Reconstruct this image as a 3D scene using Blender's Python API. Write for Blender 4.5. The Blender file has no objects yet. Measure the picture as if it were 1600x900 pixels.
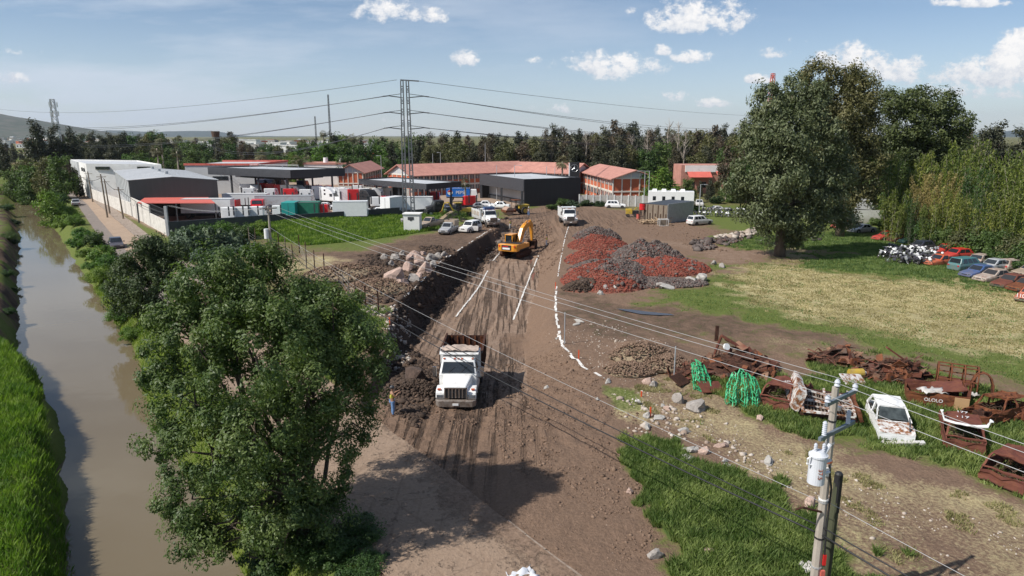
import bpy, bmesh, math, random
import numpy as np
from mathutils import Vector, Matrix, noise as mnoise

# ------------------------------------------------------------------ camera, sky, sun, exposure
S = bpy.context.scene
COL = S.collection
PITCH = math.radians(12.6); CAMH = 15.0; FPX = 1067.0
CP, SP = math.cos(PITCH), math.sin(PITCH)
cam_d = bpy.data.cameras.new("camera"); cam = bpy.data.objects.new("camera", cam_d); COL.objects.link(cam)
cam.location = (0, 0, CAMH); cam.rotation_euler = (math.pi/2 - PITCH, 0, 0)
cam_d.sensor_width = 36.0; cam_d.lens = 36.0*FPX/1600.0; cam_d.clip_start = 0.5; cam_d.clip_end = 60000
S.camera = cam
S.view_settings.view_transform = 'Standard'; S.view_settings.look = 'None'
S.view_settings.gamma = 1.0; S.view_settings.exposure = 0.14; S.view_settings.use_curve_mapping = False

SUN_EL = math.radians(47); SUN_DIR = math.radians(24)      # shadows fall towards +X, a little towards +Y
sun_from = Vector((-math.cos(SUN_EL)*math.cos(SUN_DIR), -math.cos(SUN_EL)*math.sin(SUN_DIR), math.sin(SUN_EL)))
sd = bpy.data.lights.new("sun", 'SUN'); sd.energy = 5.0; sd.angle = math.radians(0.55); sd.color = (1.0, 0.955, 0.89)
sun = bpy.data.objects.new("sun", sd); COL.objects.link(sun)
sun.rotation_euler = (-sun_from).to_track_quat('-Z', 'Y').to_euler()

# ---- pixel of the photograph -> point of the place
def G(px, py, z=0.0):
    u = (px-800)/FPX; v = (450-py)/FPX
    t = (CAMH-z)/(SP - v*CP)
    return Vector((u*t, t*(CP+v*SP), z))
def XO(px, Y, z=0.0):
    return (px-800)/FPX*(Y*CP+(CAMH-z)*SP)
def ZO(py, Y):
    v = (450-py)/FPX
    return CAMH + Y*(v*CP-SP)/(CP+v*SP)
def AT(px, py, Y):
    z = ZO(py, Y); return Vector((XO(px, Y, z), Y, z))

def make_world():
    w = bpy.data.worlds.new("World"); S.world = w; w.use_nodes = True
    nt = w.node_tree; N = nt.nodes; L = nt.links; N.clear()
    def nd(t, **k):
        n = N.new(t)
        for a, b in k.items(): setattr(n, a, b)
        return n
    def math_(op, a, b=None, c=None):
        n = nd('ShaderNodeMath', operation=op)
        for i, x in enumerate((a, b, c)):
            if x is None: continue
            if isinstance(x, (int, float)): n.inputs[i].default_value = x
            else: L.new(x, n.inputs[i])
        return n.outputs[0]
    out = nd('ShaderNodeOutputWorld'); bg = nd('ShaderNodeBackground'); L.new(bg.outputs[0], out.inputs[0])
    sky = nd('ShaderNodeTexSky', sky_type='NISHITA', sun_disc=False)
    sky.sun_elevation = SUN_EL
    sky.sun_rotation = math.atan2(sun_from.x, sun_from.y)
    sky.altitude = 1800; sky.air_density = 1.0; sky.dust_density = 1.2; sky.ozone_density = 1.5
    tc = nd('ShaderNodeTexCoord'); sep = nd('ShaderNodeSeparateXYZ'); L.new(tc.outputs['Generated'], sep.inputs[0])
    x, y, z = sep.outputs
    ys = math_('MAXIMUM', y, 0.05)
    a = math_('DIVIDE', x, ys); e = math_('DIVIDE', z, ys)
    comb = nd('ShaderNodeCombineXYZ'); L.new(a, comb.inputs[0]); L.new(e, comb.inputs[1])
    def noise(scale, vec, detail=6, rough=0.6, sx=1, sy=1, off=0):
        mp = nd('ShaderNodeMapping'); mp.inputs['Scale'].default_value = (sx, sy, 1); mp.inputs['Location'].default_value = (off, off*.7, off)
        L.new(vec, mp.inputs[0])
        n = nd('ShaderNodeTexNoise'); n.inputs['Scale'].default_value = scale; n.inputs['Detail'].default_value = detail
        n.inputs['Roughness'].default_value = rough; L.new(mp.outputs[0], n.inputs['Vector']); return n.outputs['Fac']
    # thin veil, denser on the left
    veil = noise(1.7, comb.outputs[0], 7, .6, 1.0, 6.0)
    vs = nd('ShaderNodeMapRange'); L.new(veil, vs.inputs[0]); vs.inputs[1].default_value = .43; vs.inputs[2].default_value = .60
    leftw = nd('ShaderNodeMapRange'); L.new(a, leftw.inputs[0]); leftw.inputs[1].default_value = .45; leftw.inputs[2].default_value = -.5
    leftw.inputs[3].default_value = .08; leftw.inputs[4].default_value = .8
    vfac = math_('MULTIPLY', vs.outputs[0], leftw.outputs[0])
    hz = nd('ShaderNodeMapRange'); L.new(e, hz.inputs[0]); hz.inputs[1].default_value = .17; hz.inputs[2].default_value = 0.0
    hz.inputs[3].default_value = 0; hz.inputs[4].default_value = .42
    vfac = math_('MAXIMUM', vfac, hz.outputs[0])
    mixv = nd('ShaderNodeMixRGB'); L.new(vfac, mixv.inputs[0]); L.new(sky.outputs[0], mixv.inputs[1])
    mixv.inputs[2].default_value = (6.0, 6.7, 7.7, 1)
    # cumulus
    cl = [(602,14,46,20),(683,24,16,11),(728,91,20,13),(1085,25,84,27),(985,14,14,8),(962,98,66,24),(1085,86,30,14),(1035,78,12,9),
          (1200,80,26,10),(1183,122,22,8),(1345,92,46,26),(1395,106,48,24),(1290,95,28,14),(1545,105,68,32),(1590,85,40,34),(1520,2,58,9),(1500,140,60,20),
          (30,72,60,12),(10,118,30,12),(1112,159,26,9),(835,92,12,8),(865,102,20,9),(880,168,60,10),(600,184,40,9),(1600,135,40,26),(1250,60,16,6),(1060,150,40,10)]
    def two(off): return math_('ADD', math_('MULTIPLY', noise(15, comb.outputs[0], 6, .6, 1, 1.4, off), .5), math_('MULTIPLY', noise(46, comb.outputs[0], 9, .68, 1, 1.3, off), .5))
    n1 = two(0); n2 = two(.006)
    total = None; shade = None
    for i, (px, py, rx, ry) in enumerate(cl):
        u = (px-800)/FPX; v = (450-py)/FPX; yy = CP+v*SP; a0 = u/yy; e0 = (v*CP-SP)/yy
        ra = rx/FPX*1.25; re = ry/FPX*1.3
        da = math_('MULTIPLY', math_('SUBTRACT', a, a0), 1/ra); de = math_('MULTIPLY', math_('SUBTRACT', e, e0-re*.25), 1/re)
        # flat bottoms: below the middle the cloud ends sooner
        low = math_('MULTIPLY', math_('MINIMUM', de, 0.0), 1.9); hi = math_('MAXIMUM', de, 0.0)
        d2 = math_('ADD', math_('MULTIPLY', da, da), math_('ADD', math_('MULTIPLY', low, low), math_('MULTIPLY', hi, hi)))
        val = math_('MAXIMUM', math_('SUBTRACT', 1.0, math_('MULTIPLY', d2, .62)), 0.0)
        amp = (.55 if i in (8, 13, 16, 17, 18, 21, 22, 23, 24, 25, 26) else 1.0)*(1 if i not in (14,13) else 1.7)
        if amp != 1: val = math_('MULTIPLY', val, amp)
        hv = math_('MULTIPLY', val, math_('ADD', math_('MULTIPLY', de, .5), .5)); shade = hv if shade is None else math_('MAXIMUM', shade, hv)
        total = val if total is None else math_('MAXIMUM', total, val)
    front = math_('GREATER_THAN', y, 0.05)
    dens = math_('ADD', total, math_('MULTIPLY', math_('SUBTRACT', n1, .50), 4.4))
    dens = math_('MULTIPLY', dens, math_('GREATER_THAN', total, 0.001))
    cf = nd('ShaderNodeMapRange', interpolation_type='SMOOTHSTEP'); L.new(dens, cf.inputs[0]); cf.inputs[1].default_value = .42; cf.inputs[2].default_value = 1.0
    edge = nd('ShaderNodeMapRange', interpolation_type='SMOOTHSTEP'); L.new(total, edge.inputs[0]); edge.inputs[1].default_value = 0; edge.inputs[2].default_value = .35
    cfac = math_('MULTIPLY', math_('MULTIPLY', cf.outputs[0], edge.outputs[0]), front)
    cfac = math_('MULTIPLY', cfac, .93)
    relief = nd('ShaderNodeMapRange'); L.new(math_('SUBTRACT', n1, n2), relief.inputs[0]); relief.inputs[1].default_value = -.06; relief.inputs[2].default_value = .06
    ccol = nd('ShaderNodeMixRGB'); cl_ = nd('ShaderNodeClamp'); L.new(math_('ADD', math_('MULTIPLY', relief.outputs[0], .45), math_('MULTIPLY', shade, .8)), cl_.inputs[0]); L.new(cl_.outputs[0], ccol.inputs[0]); ccol.inputs[1].default_value = (5.0, 5.6, 6.6, 1); ccol.inputs[2].default_value = (10.2, 9.9, 9.6, 1)
    mixc = nd('ShaderNodeMixRGB'); L.new(cfac, mixc.inputs[0]); L.new(mixv.outputs[0], mixc.inputs[1]); L.new(ccol.outputs[0], mixc.inputs[2])
    L.new(mixc.outputs[0], bg.inputs[0]); bg.inputs[1].default_value = 0.1
make_world()

# ------------------------------------------------------------------ materials
def node_mat(name):
    m = bpy.data.materials.new(name); m.use_nodes = True
    nt = m.node_tree; return m, nt, nt.nodes, nt.links, nt.nodes['Principled BSDF']
_mats = {}
def mat(name, c, rough=.6, metal=0.0, var=.12, scale=2.0, bump=0.0, bscale=20, c2=None, c2amt=.5, low=0, coat=0, spec=.5, det=5, c2sharp=.12, stretch=(1,1,1)):
    if name in _mats: return _mats[name]
    m, nt, N, L, P = node_mat(name)
    tc = N.new('ShaderNodeTexCoord'); mp = N.new('ShaderNodeMapping'); mp.inputs['Scale'].default_value = stretch
    L.new(tc.outputs['Object'], mp.inputs[0])
    n = N.new('ShaderNodeTexNoise'); n.inputs['Scale'].default_value = scale; n.inputs['Detail'].default_value = det; n.inputs['Roughness'].default_value = .65
    L.new(mp.outputs[0], n.inputs['Vector'])
    mr = N.new('ShaderNodeMapRange'); mr.inputs[1].default_value = .3; mr.inputs[2].default_value = .7
    mr.inputs[3].default_value = 1-var; mr.inputs[4].default_value = 1+var; L.new(n.outputs['Fac'], mr.inputs[0])
    mul = N.new('ShaderNodeVectorMath'); mul.operation = 'SCALE'; mul.inputs[0].default_value = c[:3]; L.new(mr.outputs[0], mul.inputs['Scale'])
    colr = mul.outputs[0]
    if c2:
        n2 = N.new('ShaderNodeTexNoise'); n2.inputs['Scale'].default_value = scale*1.7; n2.inputs['Detail'].default_value = 8; n2.inputs['Roughness'].default_value = .7
        L.new(mp.outputs[0], n2.inputs['Vector'])
        r2 = N.new('ShaderNodeMapRange'); r2.inputs[1].default_value = (1-c2amt)-c2sharp; r2.inputs[2].default_value = (1-c2amt)+c2sharp
        L.new(n2.outputs['Fac'], r2.inputs[0])
        mx = N.new('ShaderNodeMixRGB'); L.new(r2.outputs[0], mx.inputs[0]); L.new(colr, mx.inputs[1]); mx.inputs[2].default_value = (*c2, 1)
        colr = mx.outputs[0]
    if low:
        sz_ = N.new('ShaderNodeSeparateXYZ'); L.new(tc.outputs['Object'], sz_.inputs[0])
        lr = N.new('ShaderNodeMapRange'); L.new(sz_.outputs[2], lr.inputs[0]); lr.inputs[1].default_value = low; lr.inputs[2].default_value = .1
        ml = N.new('ShaderNodeMath'); ml.operation = 'MULTIPLY'; L.new(lr.outputs[0], ml.inputs[0]); L.new(n.outputs['Fac'], ml.inputs[1])
        mx = N.new('ShaderNodeMixRGB'); L.new(ml.outputs[0], mx.inputs[0]); L.new(colr, mx.inputs[1]); mx.inputs[2].default_value = (.20, .145, .10, 1); colr = mx.outputs[0]
    L.new(colr, P.inputs['Base Color'])
    P.inputs['Roughness'].default_value = rough; P.inputs['Metallic'].default_value = metal
    P.inputs['Specular IOR Level'].default_value = spec
    if coat: P.inputs['Coat Weight'].default_value = coat; P.inputs['Coat Roughness'].default_value = .12
    if bump:
        nb = N.new('ShaderNodeTexNoise'); nb.inputs['Scale'].default_value = bscale; nb.inputs['Detail'].default_value = 6
        L.new(mp.outputs[0], nb.inputs['Vector'])
        b = N.new('ShaderNodeBump'); b.inputs['Strength'].default_value = 1; b.inputs['Distance'].default_value = bump
        L.new(nb.outputs['Fac'], b.inputs['Height']); L.new(b.outputs[0], P.inputs['Normal'])
    _mats[name] = m
    return m
def paint(name, c, dirt=.35):
    return mat(name, c, rough=.32, var=.06, scale=1.3, c2=(.22, .17, .13), c2amt=dirt, c2sharp=.2, coat=.25, spec=.4, low=1.5)
def leafmat(name, c, c2, rough=.55, trans=.28):
    if name in _mats: return _mats[name]
    m, nt, N, L, P = node_mat(name)
    g = N.new('ShaderNodeNewGeometry'); oi = N.new('ShaderNodeObjectInfo'); tc = N.new('ShaderNodeTexCoord')
    n = N.new('ShaderNodeTexNoise'); n.inputs['Scale'].default_value = .7; n.inputs['Detail'].default_value = 3; L.new(tc.outputs['Object'], n.inputs['Vector'])
    mr = N.new('ShaderNodeMapRange'); mr.inputs[1].default_value = .42; mr.inputs[2].default_value = .64; L.new(n.outputs['Fac'], mr.inputs[0])
    mm = N.new('ShaderNodeMath'); mm.operation = 'MULTIPLY_ADD'; L.new(g.outputs['Random Per Island'], mm.inputs[0]); mm.inputs[1].default_value = .45
    m3 = N.new('ShaderNodeMath'); m3.operation = 'MULTIPLY'; L.new(mr.outputs[0], m3.inputs[0]); m3.inputs[1].default_value = .6; L.new(m3.outputs[0], mm.inputs[2])
    mx = N.new('ShaderNodeMixRGB'); L.new(mm.outputs[0], mx.inputs[0]); mx.inputs[1].default_value = (*c, 1); mx.inputs[2].default_value = (*c2, 1)
    hv = N.new('ShaderNodeHueSaturation'); L.new(mx.outputs[0], hv.inputs['Color'])
    h1 = N.new('ShaderNodeMapRange'); L.new(oi.outputs['Random'], h1.inputs[0]); h1.inputs[3].default_value = .475; h1.inputs[4].default_value = .52; L.new(h1.outputs[0], hv.inputs['Hue'])
    h2 = N.new('ShaderNodeMapRange'); L.new(oi.outputs['Random'], h2.inputs[0]); h2.inputs[3].default_value = 1.2; h2.inputs[4].default_value = .8; L.new(h2.outputs[0], hv.inputs['Value'])
    L.new(hv.outputs[0], P.inputs['Base Color']); P.inputs['Roughness'].default_value = rough; P.inputs['Specular IOR Level'].default_value = .35
    tr = N.new('ShaderNodeBsdfTranslucent')
    mu = N.new('ShaderNodeMixRGB'); mu.blend_type = 'MULTIPLY'; mu.inputs[0].default_value = 1; L.new(hv.outputs[0], mu.inputs[1]); mu.inputs[2].default_value = (1.25, 1.5, .6, 1)
    L.new(mu.outputs[0], tr.inputs[0])
    ms = N.new('ShaderNodeMixShader'); ms.inputs[0].default_value = trans
    L.new(P.outputs[0], ms.inputs[1]); L.new(tr.outputs[0], ms.inputs[2]); L.new(ms.outputs[0], N['Material Output'].inputs['Surface'])
    _mats[name] = m; return m

M = {}
M['white'] = paint('white_paint', (.78, .78, .76), .27)
M['white_clean'] = mat('white_clean', (.8, .8, .79), rough=.35, var=.05, coat=.2)
M['dkgrey'] = mat('dark_grey_paint', (.045, .047, .052), rough=.45)
M['black'] = mat('black_plastic', (.018, .018, .02), rough=.6)
M['blackclad'] = mat('black_cladding', (.022, .022, .026), rough=.5, var=.2, stretch=(1, 1, .1))
M['blackclad_lit'] = mat('black_cladding_lit', (.05, .05, .055), rough=.5, var=.2)  # black cladding with sunlight put into its colour, for the left fascias
M['rubber'] = mat('rubber', (.022, .021, .02), rough=.85, c2=(.12, .09, .07), c2amt=.42)
M['steel'] = mat('steel', (.45, .46, .47), rough=.4, metal=.8, var=.15)
M['peel'] = mat('peeling_paint', (.42, .38, .33), rough=.6, var=.15, scale=1.5, c2=(.20, .09, .045), c2amt=.46, c2sharp=.18)
M['pylon'] = mat('pylon_steel', (.20, .205, .21), rough=.5, metal=.3, var=.15)
M['galv'] = mat('galvanised', (.42, .43, .44), rough=.5, metal=.35, var=.15)
M['chrome'] = mat('chrome', (.6, .6, .6), rough=.22, metal=.95)
M['glass'] = mat('dark_glass', (.02, .024, .028), rough=.07, var=.2, spec=.8)
M['winglass'] = mat('window_glass', (.10, .12, .14), rough=.1, var=.5, scale=.7, spec=.8)
M['rust'] = mat('rust', (.115, .042, .024), rough=.85, var=.35, scale=3, c2=(.20, .075, .03), c2amt=.46, bump=.01, bscale=14, spec=.2)
M['rustdark'] = mat('rust_dark', (.045, .022, .016), rough=.9, var=.4, scale=4, c2=(.10, .045, .028), c2amt=.45, bump=.02, bscale=12, spec=.2)
M['rustred'] = mat('rust_red', (.13, .045, .032), rough=.8, var=.22, scale=2, c2=(.17, .065, .035), c2amt=.42, bump=.006, bscale=14, spec=.25)
M['rustwhite'] = mat('rusty_white', (.62, .60, .57), rough=.6, var=.1, scale=2.2, c2=(.22, .085, .03), c2amt=.5, c2sharp=.06, spec=.3)
M['burntwhite'] = mat('burnt_white', (.74, .74, .73), rough=.5, var=.06, scale=1.6, c2=(.13, .10, .08), c2amt=.36, c2sharp=.07, spec=.3)
M['yellow'] = paint('machine_yellow', (.72, .30, .03), .27)
M['yellow2'] = paint('loader_yellow', (.62, .42, .03), .36)
M['red'] = paint('red_paint', (.55, .02, .02), .2)
M['rednew'] = mat('red_new', (.62, .02, .025), rough=.3, var=.05, coat=.4)
M['blue'] = paint('blue_paint', (.03, .10, .28), .35)
M['teal'] = paint('teal_paint', (.05, .20, .22), .33)
M['navy'] = paint('navy_paint', (.02, .03, .06), .25)
M['silver'] = paint('silver_paint', (.42, .44, .46), .3)
M['beige'] = paint('beige_paint', (.42, .33, .25), .35)
M['orange'] = paint('orange_paint', (.58, .10, .03), .36)
M['green'] = mat('green_container', (.015, .15, .09), rough=.5, var=.15)
M['tealbox'] = mat('teal_box', (.02, .30, .27), rough=.45, var=.1)
M['concrete'] = mat('concrete', (.40, .38, .35), rough=.9, var=.18, scale=1.5, c2=(.26, .24, .21), c2amt=.42, bump=.01)
M['poleconc'] = mat('pole_concrete', (.36, .32, .27), rough=.9, var=.2, scale=3, bump=.006, bscale=40, stretch=(1, 1, .3))
M['wood'] = mat('weathered_wood', (.20, .16, .12), rough=.9, var=.3, scale=4, stretch=(1, 1, .15), bump=.006)
M['woodgreen'] = mat('mossy_wood', (.06, .065, .035), rough=.9, var=.35, scale=4, stretch=(1, 1, .15), bump=.01)
M['wooddark'] = mat('dark_wood', (.10, .06, .04), rough=.9, var=.3, scale=4)
M['plank'] = mat('pale_planks', (.42, .30, .19), rough=.85, var=.25, scale=3)
M['brickred'] = mat('brick_red', (.50, .13, .06), rough=.85, var=.15, scale=1.2)
M['roofred'] = mat('roof_red', (.46, .22, .17), rough=.85, var=.15, scale=.5, c2=(.36, .16, .13), c2amt=.42)
M['redsheet'] = mat('red_sheet_roof', (.55, .12, .09), rough=.7, var=.12, scale=.8)
M['creamtrim'] = mat('cream_trim', (.68, .62, .54), rough=.8)
M['wallwhite'] = mat('white_wall', (.74, .73, .70), rough=.85, var=.08, scale=.6, c2=(.52, .48, .42), c2amt=.32)
M['blockwall'] = mat('pale_block_wall', (.60, .57, .52), rough=.9, var=.12, scale=.8, c2=(.45, .42, .37), c2amt=.42)
M['metalwall'] = mat('metal_wall', (.48, .49, .49), rough=.55, var=.08, scale=.5)
M['metalroof'] = mat('metal_roof', (.50, .51, .52), rough=.5, var=.1, scale=.3, stretch=(1, .2, 1))
M['bark'] = mat('bark', (.13, .095, .07), rough=.9, var=.35, scale=3, stretch=(1, 1, .25), bump=.02, bscale=12)
M['paletrunk'] = mat('pale_trunk', (.34, .29, .24), rough=.85, var=.3, scale=2, stretch=(1, 1, .25))
M['chalk'] = mat('chalk', (.70, .68, .64), rough=.95, var=.1, scale=3, c2=(.25, .19, .15), c2amt=.43, c2sharp=.05, det=8)
M['cardboard'] = mat('cardboard', (.42, .26, .13), rough=.85, var=.12)
M['wire'] = mat('pale_wire', (.40, .40, .40), rough=.5, var=.05)
M['cable'] = mat('black_cable', (.02, .02, .022), rough=.6, var=.05)
M['skin'] = mat('skin', (.30, .16, .10), rough=.6)
M['porcelain'] = mat('grey_porcelain', (.55, .57, .62), rough=.3, var=.08)
M['ltgrey'] = mat('light_grey_enamel', (.62, .64, .68), rough=.35, var=.06)
M['pinkrock'] = mat('pale_pink_rock', (.46, .33, .27), rough=.95, var=.25, scale=1.6, c2=(.22, .16, .13), c2amt=.42, bump=.04, bscale=4)
M['greyrock'] = mat('grey_rock', (.33, .30, .27), rough=.95, var=.25, scale=2.5, c2=(.20, .17, .15), c2amt=.42, bump=.03, bscale=6)
M['earth'] = mat('dark_earth', (.075, .05, .038), rough=1, var=.35, scale=3, bump=.06, bscale=5)
M['strawearth'] = mat('root_matted_earth', (.20, .15, .10), rough=1, var=.35, scale=4, c2=(.34, .27, .17), c2amt=.45, bump=.05, bscale=8)

# ------------------------------------------------------------------ mesh builder
class MB:
    def __init__(s): s.v = []; s.f = []
    def add(s, vs, fs):
        o = len(s.v); s.v.extend([tuple(x) for x in vs]); s.f.extend([tuple(i+o for i in f) for f in fs]); return s
    def hexa(s, p):          # 8 corners: bottom 4 ccw, top 4 ccw
        return s.add(p, [(3,2,1,0),(4,5,6,7),(0,1,5,4),(1,2,6,5),(2,3,7,6),(3,0,4,7)])
    def box(s, x0, x1, y0, y1, z0, z1):
        return s.hexa([(x0,y0,z0),(x1,y0,z0),(x1,y1,z0),(x0,y1,z0),(x0,y0,z1),(x1,y0,z1),(x1,y1,z1),(x0,y1,z1)])
    def taper(s, x0, x1, y0, y1, z0, X0, X1, Y0, Y1, z1):
        return s.hexa([(x0,y0,z0),(x1,y0,z0),(x1,y1,z0),(x0,y1,z0),(X0,Y0,z1),(X1,Y0,z1),(X1,Y1,z1),(X0,Y1,z1)])
    def rbox(s, c, size, rot):   # rotated box, rot = Matrix or euler tuple
        from mathutils import Euler
        R = Euler(rot).to_matrix() if isinstance(rot, tuple) else rot
        c = Vector(c); hx, hy, hz = size[0]/2, size[1]/2, size[2]/2
        return s.hexa([c+R@Vector(q) for q in ((-hx,-hy,-hz),(hx,-hy,-hz),(hx,hy,-hz),(-hx,hy,-hz),(-hx,-hy,hz),(hx,-hy,hz),(hx,hy,hz),(-hx,hy,hz))])
    def beam(s, a, b, w, h, up=(0,0,1)):
        a = Vector(a); b = Vector(b); d = (b-a); l = d.length; d.normalize(); u = Vector(up)
        if abs(d.dot(u)) > .98: u = Vector((0,1,0))
        r = d.cross(u).normalized(); u = r.cross(d)
        p = []
        for q in (a, b):
            pass
        c = [(-1,-1),(1,-1),(1,1),(-1,1)]
        A = [a+r*(x*w/2)+u*(y*h/2) for x, y in c]; B = [b+r*(x*w/2)+u*(y*h/2) for x, y in c]
        return s.add(A+B, [(3,2,1,0),(4,5,6,7),(0,1,5,4),(1,2,6,5),(2,3,7,6),(3,0,4,7)])
    def cyl(s, a, b, r0, r1=None, n=12, caps=True):
        if r1 is None: r1 = r0
        a = Vector(a); b = Vector(b); d = (b-a).normalized(); u = Vector((0,0,1)) if abs(d.z) < .9 else Vector((1,0,0))
        r = d.cross(u).normalized(); u = r.cross(d)
        vs = []
        for q, rr in ((a, r0), (b, r1)):
            for i in range(n):
                t = 2*math.pi*i/n; vs.append(q+r*(math.cos(t)*rr)+u*(math.sin(t)*rr))
        fs = [(i, (i+1) % n, n+(i+1) % n, n+i) for i in range(n)]
        if caps: fs += [tuple(range(n-1, -1, -1)), tuple(range(n, 2*n))]
        return s.add(vs, fs)
    def tube(s, pts, r, n=6):
        pts = [Vector(p) for p in pts]; rs = r if isinstance(r, (list, tuple)) else [r]*len(pts)
        vs = []; k = len(pts)
        for i, p in enumerate(pts):
            d = (pts[min(i+1, k-1)]-pts[max(i-1, 0)]).normalized(); u = Vector((0,0,1)) if abs(d.z) < .9 else Vector((1,0,0))
            e = d.cross(u).normalized(); u = e.cross(d)
            for j in range(n):
                t = 2*math.pi*j/n; vs.append(p+e*(math.cos(t)*rs[i])+u*(math.sin(t)*rs[i]))
        fs = [(i*n+j, i*n+(j+1) % n, (i+1)*n+(j+1) % n, (i+1)*n+j) for i in range(k-1) for j in range(n)]
        fs += [tuple(range(n-1, -1, -1)), tuple((k-1)*n+j for j in range(n))]
        return s.add(vs, fs)
    def prism(s, prof, a0, a1, axis='y'):   # profile (p,q) extruded along axis
        k = len(prof)
        def mk(p, q, a): return {'y': (p, a, q), 'x': (a, p, q), 'z': (p, q, a)}[axis]
        vs = [mk(p, q, a0) for p, q in prof]+[mk(p, q, a1) for p, q in prof]
        fs = [(i, (i+1) % k, k+(i+1) % k, k+i) for i in range(k)]+[tuple(range(k-1, -1, -1)), tuple(range(k, 2*k))]
        return s.add(vs, fs)
    def loft(s, rings, closed=True):
        n = len(rings[0]); o = []
        for r in rings: o.extend(r)
        fs = []
        for i in range(len(rings)-1):
            for j in range(n if closed else n-1):
                fs.append((i*n+j, i*n+(j+1) % n, (i+1)*n+(j+1) % n, (i+1)*n+j))
        if closed: fs += [tuple(range(n-1, -1, -1)), tuple((len(rings)-1)*n+j for j in range(n))]
        return s.add(o, fs)
    def quad(s, a, b, c, d, t=0.012):    # thin plate with thickness t along its normal
        a, b, c, d = map(Vector, (a, b, c, d)); nn = (b-a).cross(d-a).normalized()*t
        return s.hexa([a, b, c, d, a+nn, b+nn, c+nn, d+nn])
    def build(s, name, m, parent=None, smooth=False, bevel=0, sub=0):
        me = bpy.data.meshes.new(name); me.from_pydata(s.v, [], s.f)
        bm = bmesh.new(); bm.from_mesh(me); bmesh.ops.recalc_face_normals(bm, faces=bm.faces); bm.to_mesh(me); bm.free()
        me.materials.append(m if not isinstance(m, str) else M[m])
        if smooth:
            me.polygons.foreach_set('use_smooth', [True]*len(me.polygons))
        o = bpy.data.objects.new(name, me); COL.objects.link(o)
        if parent: o.parent = parent
        if bevel:
            b = o.modifiers.new('bevel', 'BEVEL'); b.width = bevel; b.segments = 2; b.limit_method = 'ANGLE'; b.angle_limit = math.radians(35)
        if sub:
            q = o.modifiers.new('sub', 'SUBSURF'); q.levels = sub; q.render_levels = sub
        return o
def tag(o, label=None, cat=None, group=None, kind=None):
    if label: o['label'] = label
    if cat: o['category'] = cat
    if group: o['group'] = group
    if kind: o['kind'] = kind
    return o
def thing(name, label, cat, loc=(0,0,0), rz=0.0, group=None, rx=0.0, ry=0.0):
    o = bpy.data.objects.new(name, None); COL.objects.link(o); o.location = loc; o.rotation_euler = (rx, ry, rz)
    o.empty_display_size = .3
    return tag(o, label, cat, group)
def dup(root, loc=None, rz=None, label=None, group=None, scale=None, rot=None):
    r = root.copy(); COL.objects.link(r)
    if loc is not None: r.location = loc
    if rz is not None: r.rotation_euler = (root.rotation_euler[0], root.rotation_euler[1], rz)
    if rot is not None: r.rotation_euler = rot
    if scale is not None: r.scale = (scale,)*3 if isinstance(scale, (int, float)) else scale
    if label: r['label'] = label
    if group: r['group'] = group
    for c in list(root.children):
        k = c.copy(); COL.objects.link(k); k.parent = r
        for g in list(c.children):
            h = g.copy(); COL.objects.link(h); h.parent = k
    return r
def recolour(root, old, new):
    """give a copied thing its own paint: the copied parts get their own mesh data with the new material"""
    for c in list(root.children)+[g for c in root.children for g in c.children]:
        if c.type == 'MESH' and any(m == old for m in c.data.materials):
            c.data = c.data.copy()
            for i, m in enumerate(c.data.materials):
                if m == old: c.data.materials[i] = new
def np_mesh(name, V, F, m, parent=None, smooth=False):
    """V (n,3), F (k,3|4) numpy"""
    me = bpy.data.meshes.new(name); k = F.shape[1]
    me.vertices.add(len(V)); me.vertices.foreach_set('co', V.astype(np.float32).ravel())
    me.loops.add(F.size); me.loops.foreach_set('vertex_index', F.astype(np.int32).ravel())
    me.polygons.add(len(F)); me.polygons.foreach_set('loop_start', np.arange(0, F.size, k, dtype=np.int32))
    me.polygons.foreach_set('loop_total', np.full(len(F), k, dtype=np.int32))
    if smooth: me.polygons.foreach_set('use_smooth', np.ones(len(F), dtype=bool))
    me.update(calc_edges=True); me.materials.append(m if not isinstance(m, str) else M[m])
    o = bpy.data.objects.new(name, me); COL.objects.link(o)
    if parent: o.parent = parent
    return o
# ---- numpy value noise
def _hash(ix, iy, s):
    h = (ix.astype(np.int64)*374761393 + iy.astype(np.int64)*668265263 + s*974634777) & 0xffffffff
    h = ((h ^ (h >> 13))*1274126177) & 0xffffffff
    return ((h ^ (h >> 16)) & 0xffff)/65535.0
def vnoise(x, y, s=0):
    ix = np.floor(x); iy = np.floor(y); fx = x-ix; fy = y-iy; fx = fx*fx*(3-2*fx); fy = fy*fy*(3-2*fy)
    ix = ix.astype(np.int64); iy = iy.astype(np.int64)
    a = _hash(ix, iy, s); b = _hash(ix+1, iy, s); c = _hash(ix, iy+1, s); d = _hash(ix+1, iy+1, s)
    return (a*(1-fx)+b*fx)*(1-fy)+(c*(1-fx)+d*fx)*fy
def fbm(x, y, o=4, s=0):
    r = 0; a = .5; t = 0
    for i in range(o):
        r = r+a*vnoise(x*2**i, y*2**i, s+i*17); t += a; a *= .55
    return r/t
def sstep(a, b, x):
    t = np.clip((x-a)/(b-a), 0, 1); return t*t*(3-2*t)
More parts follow.
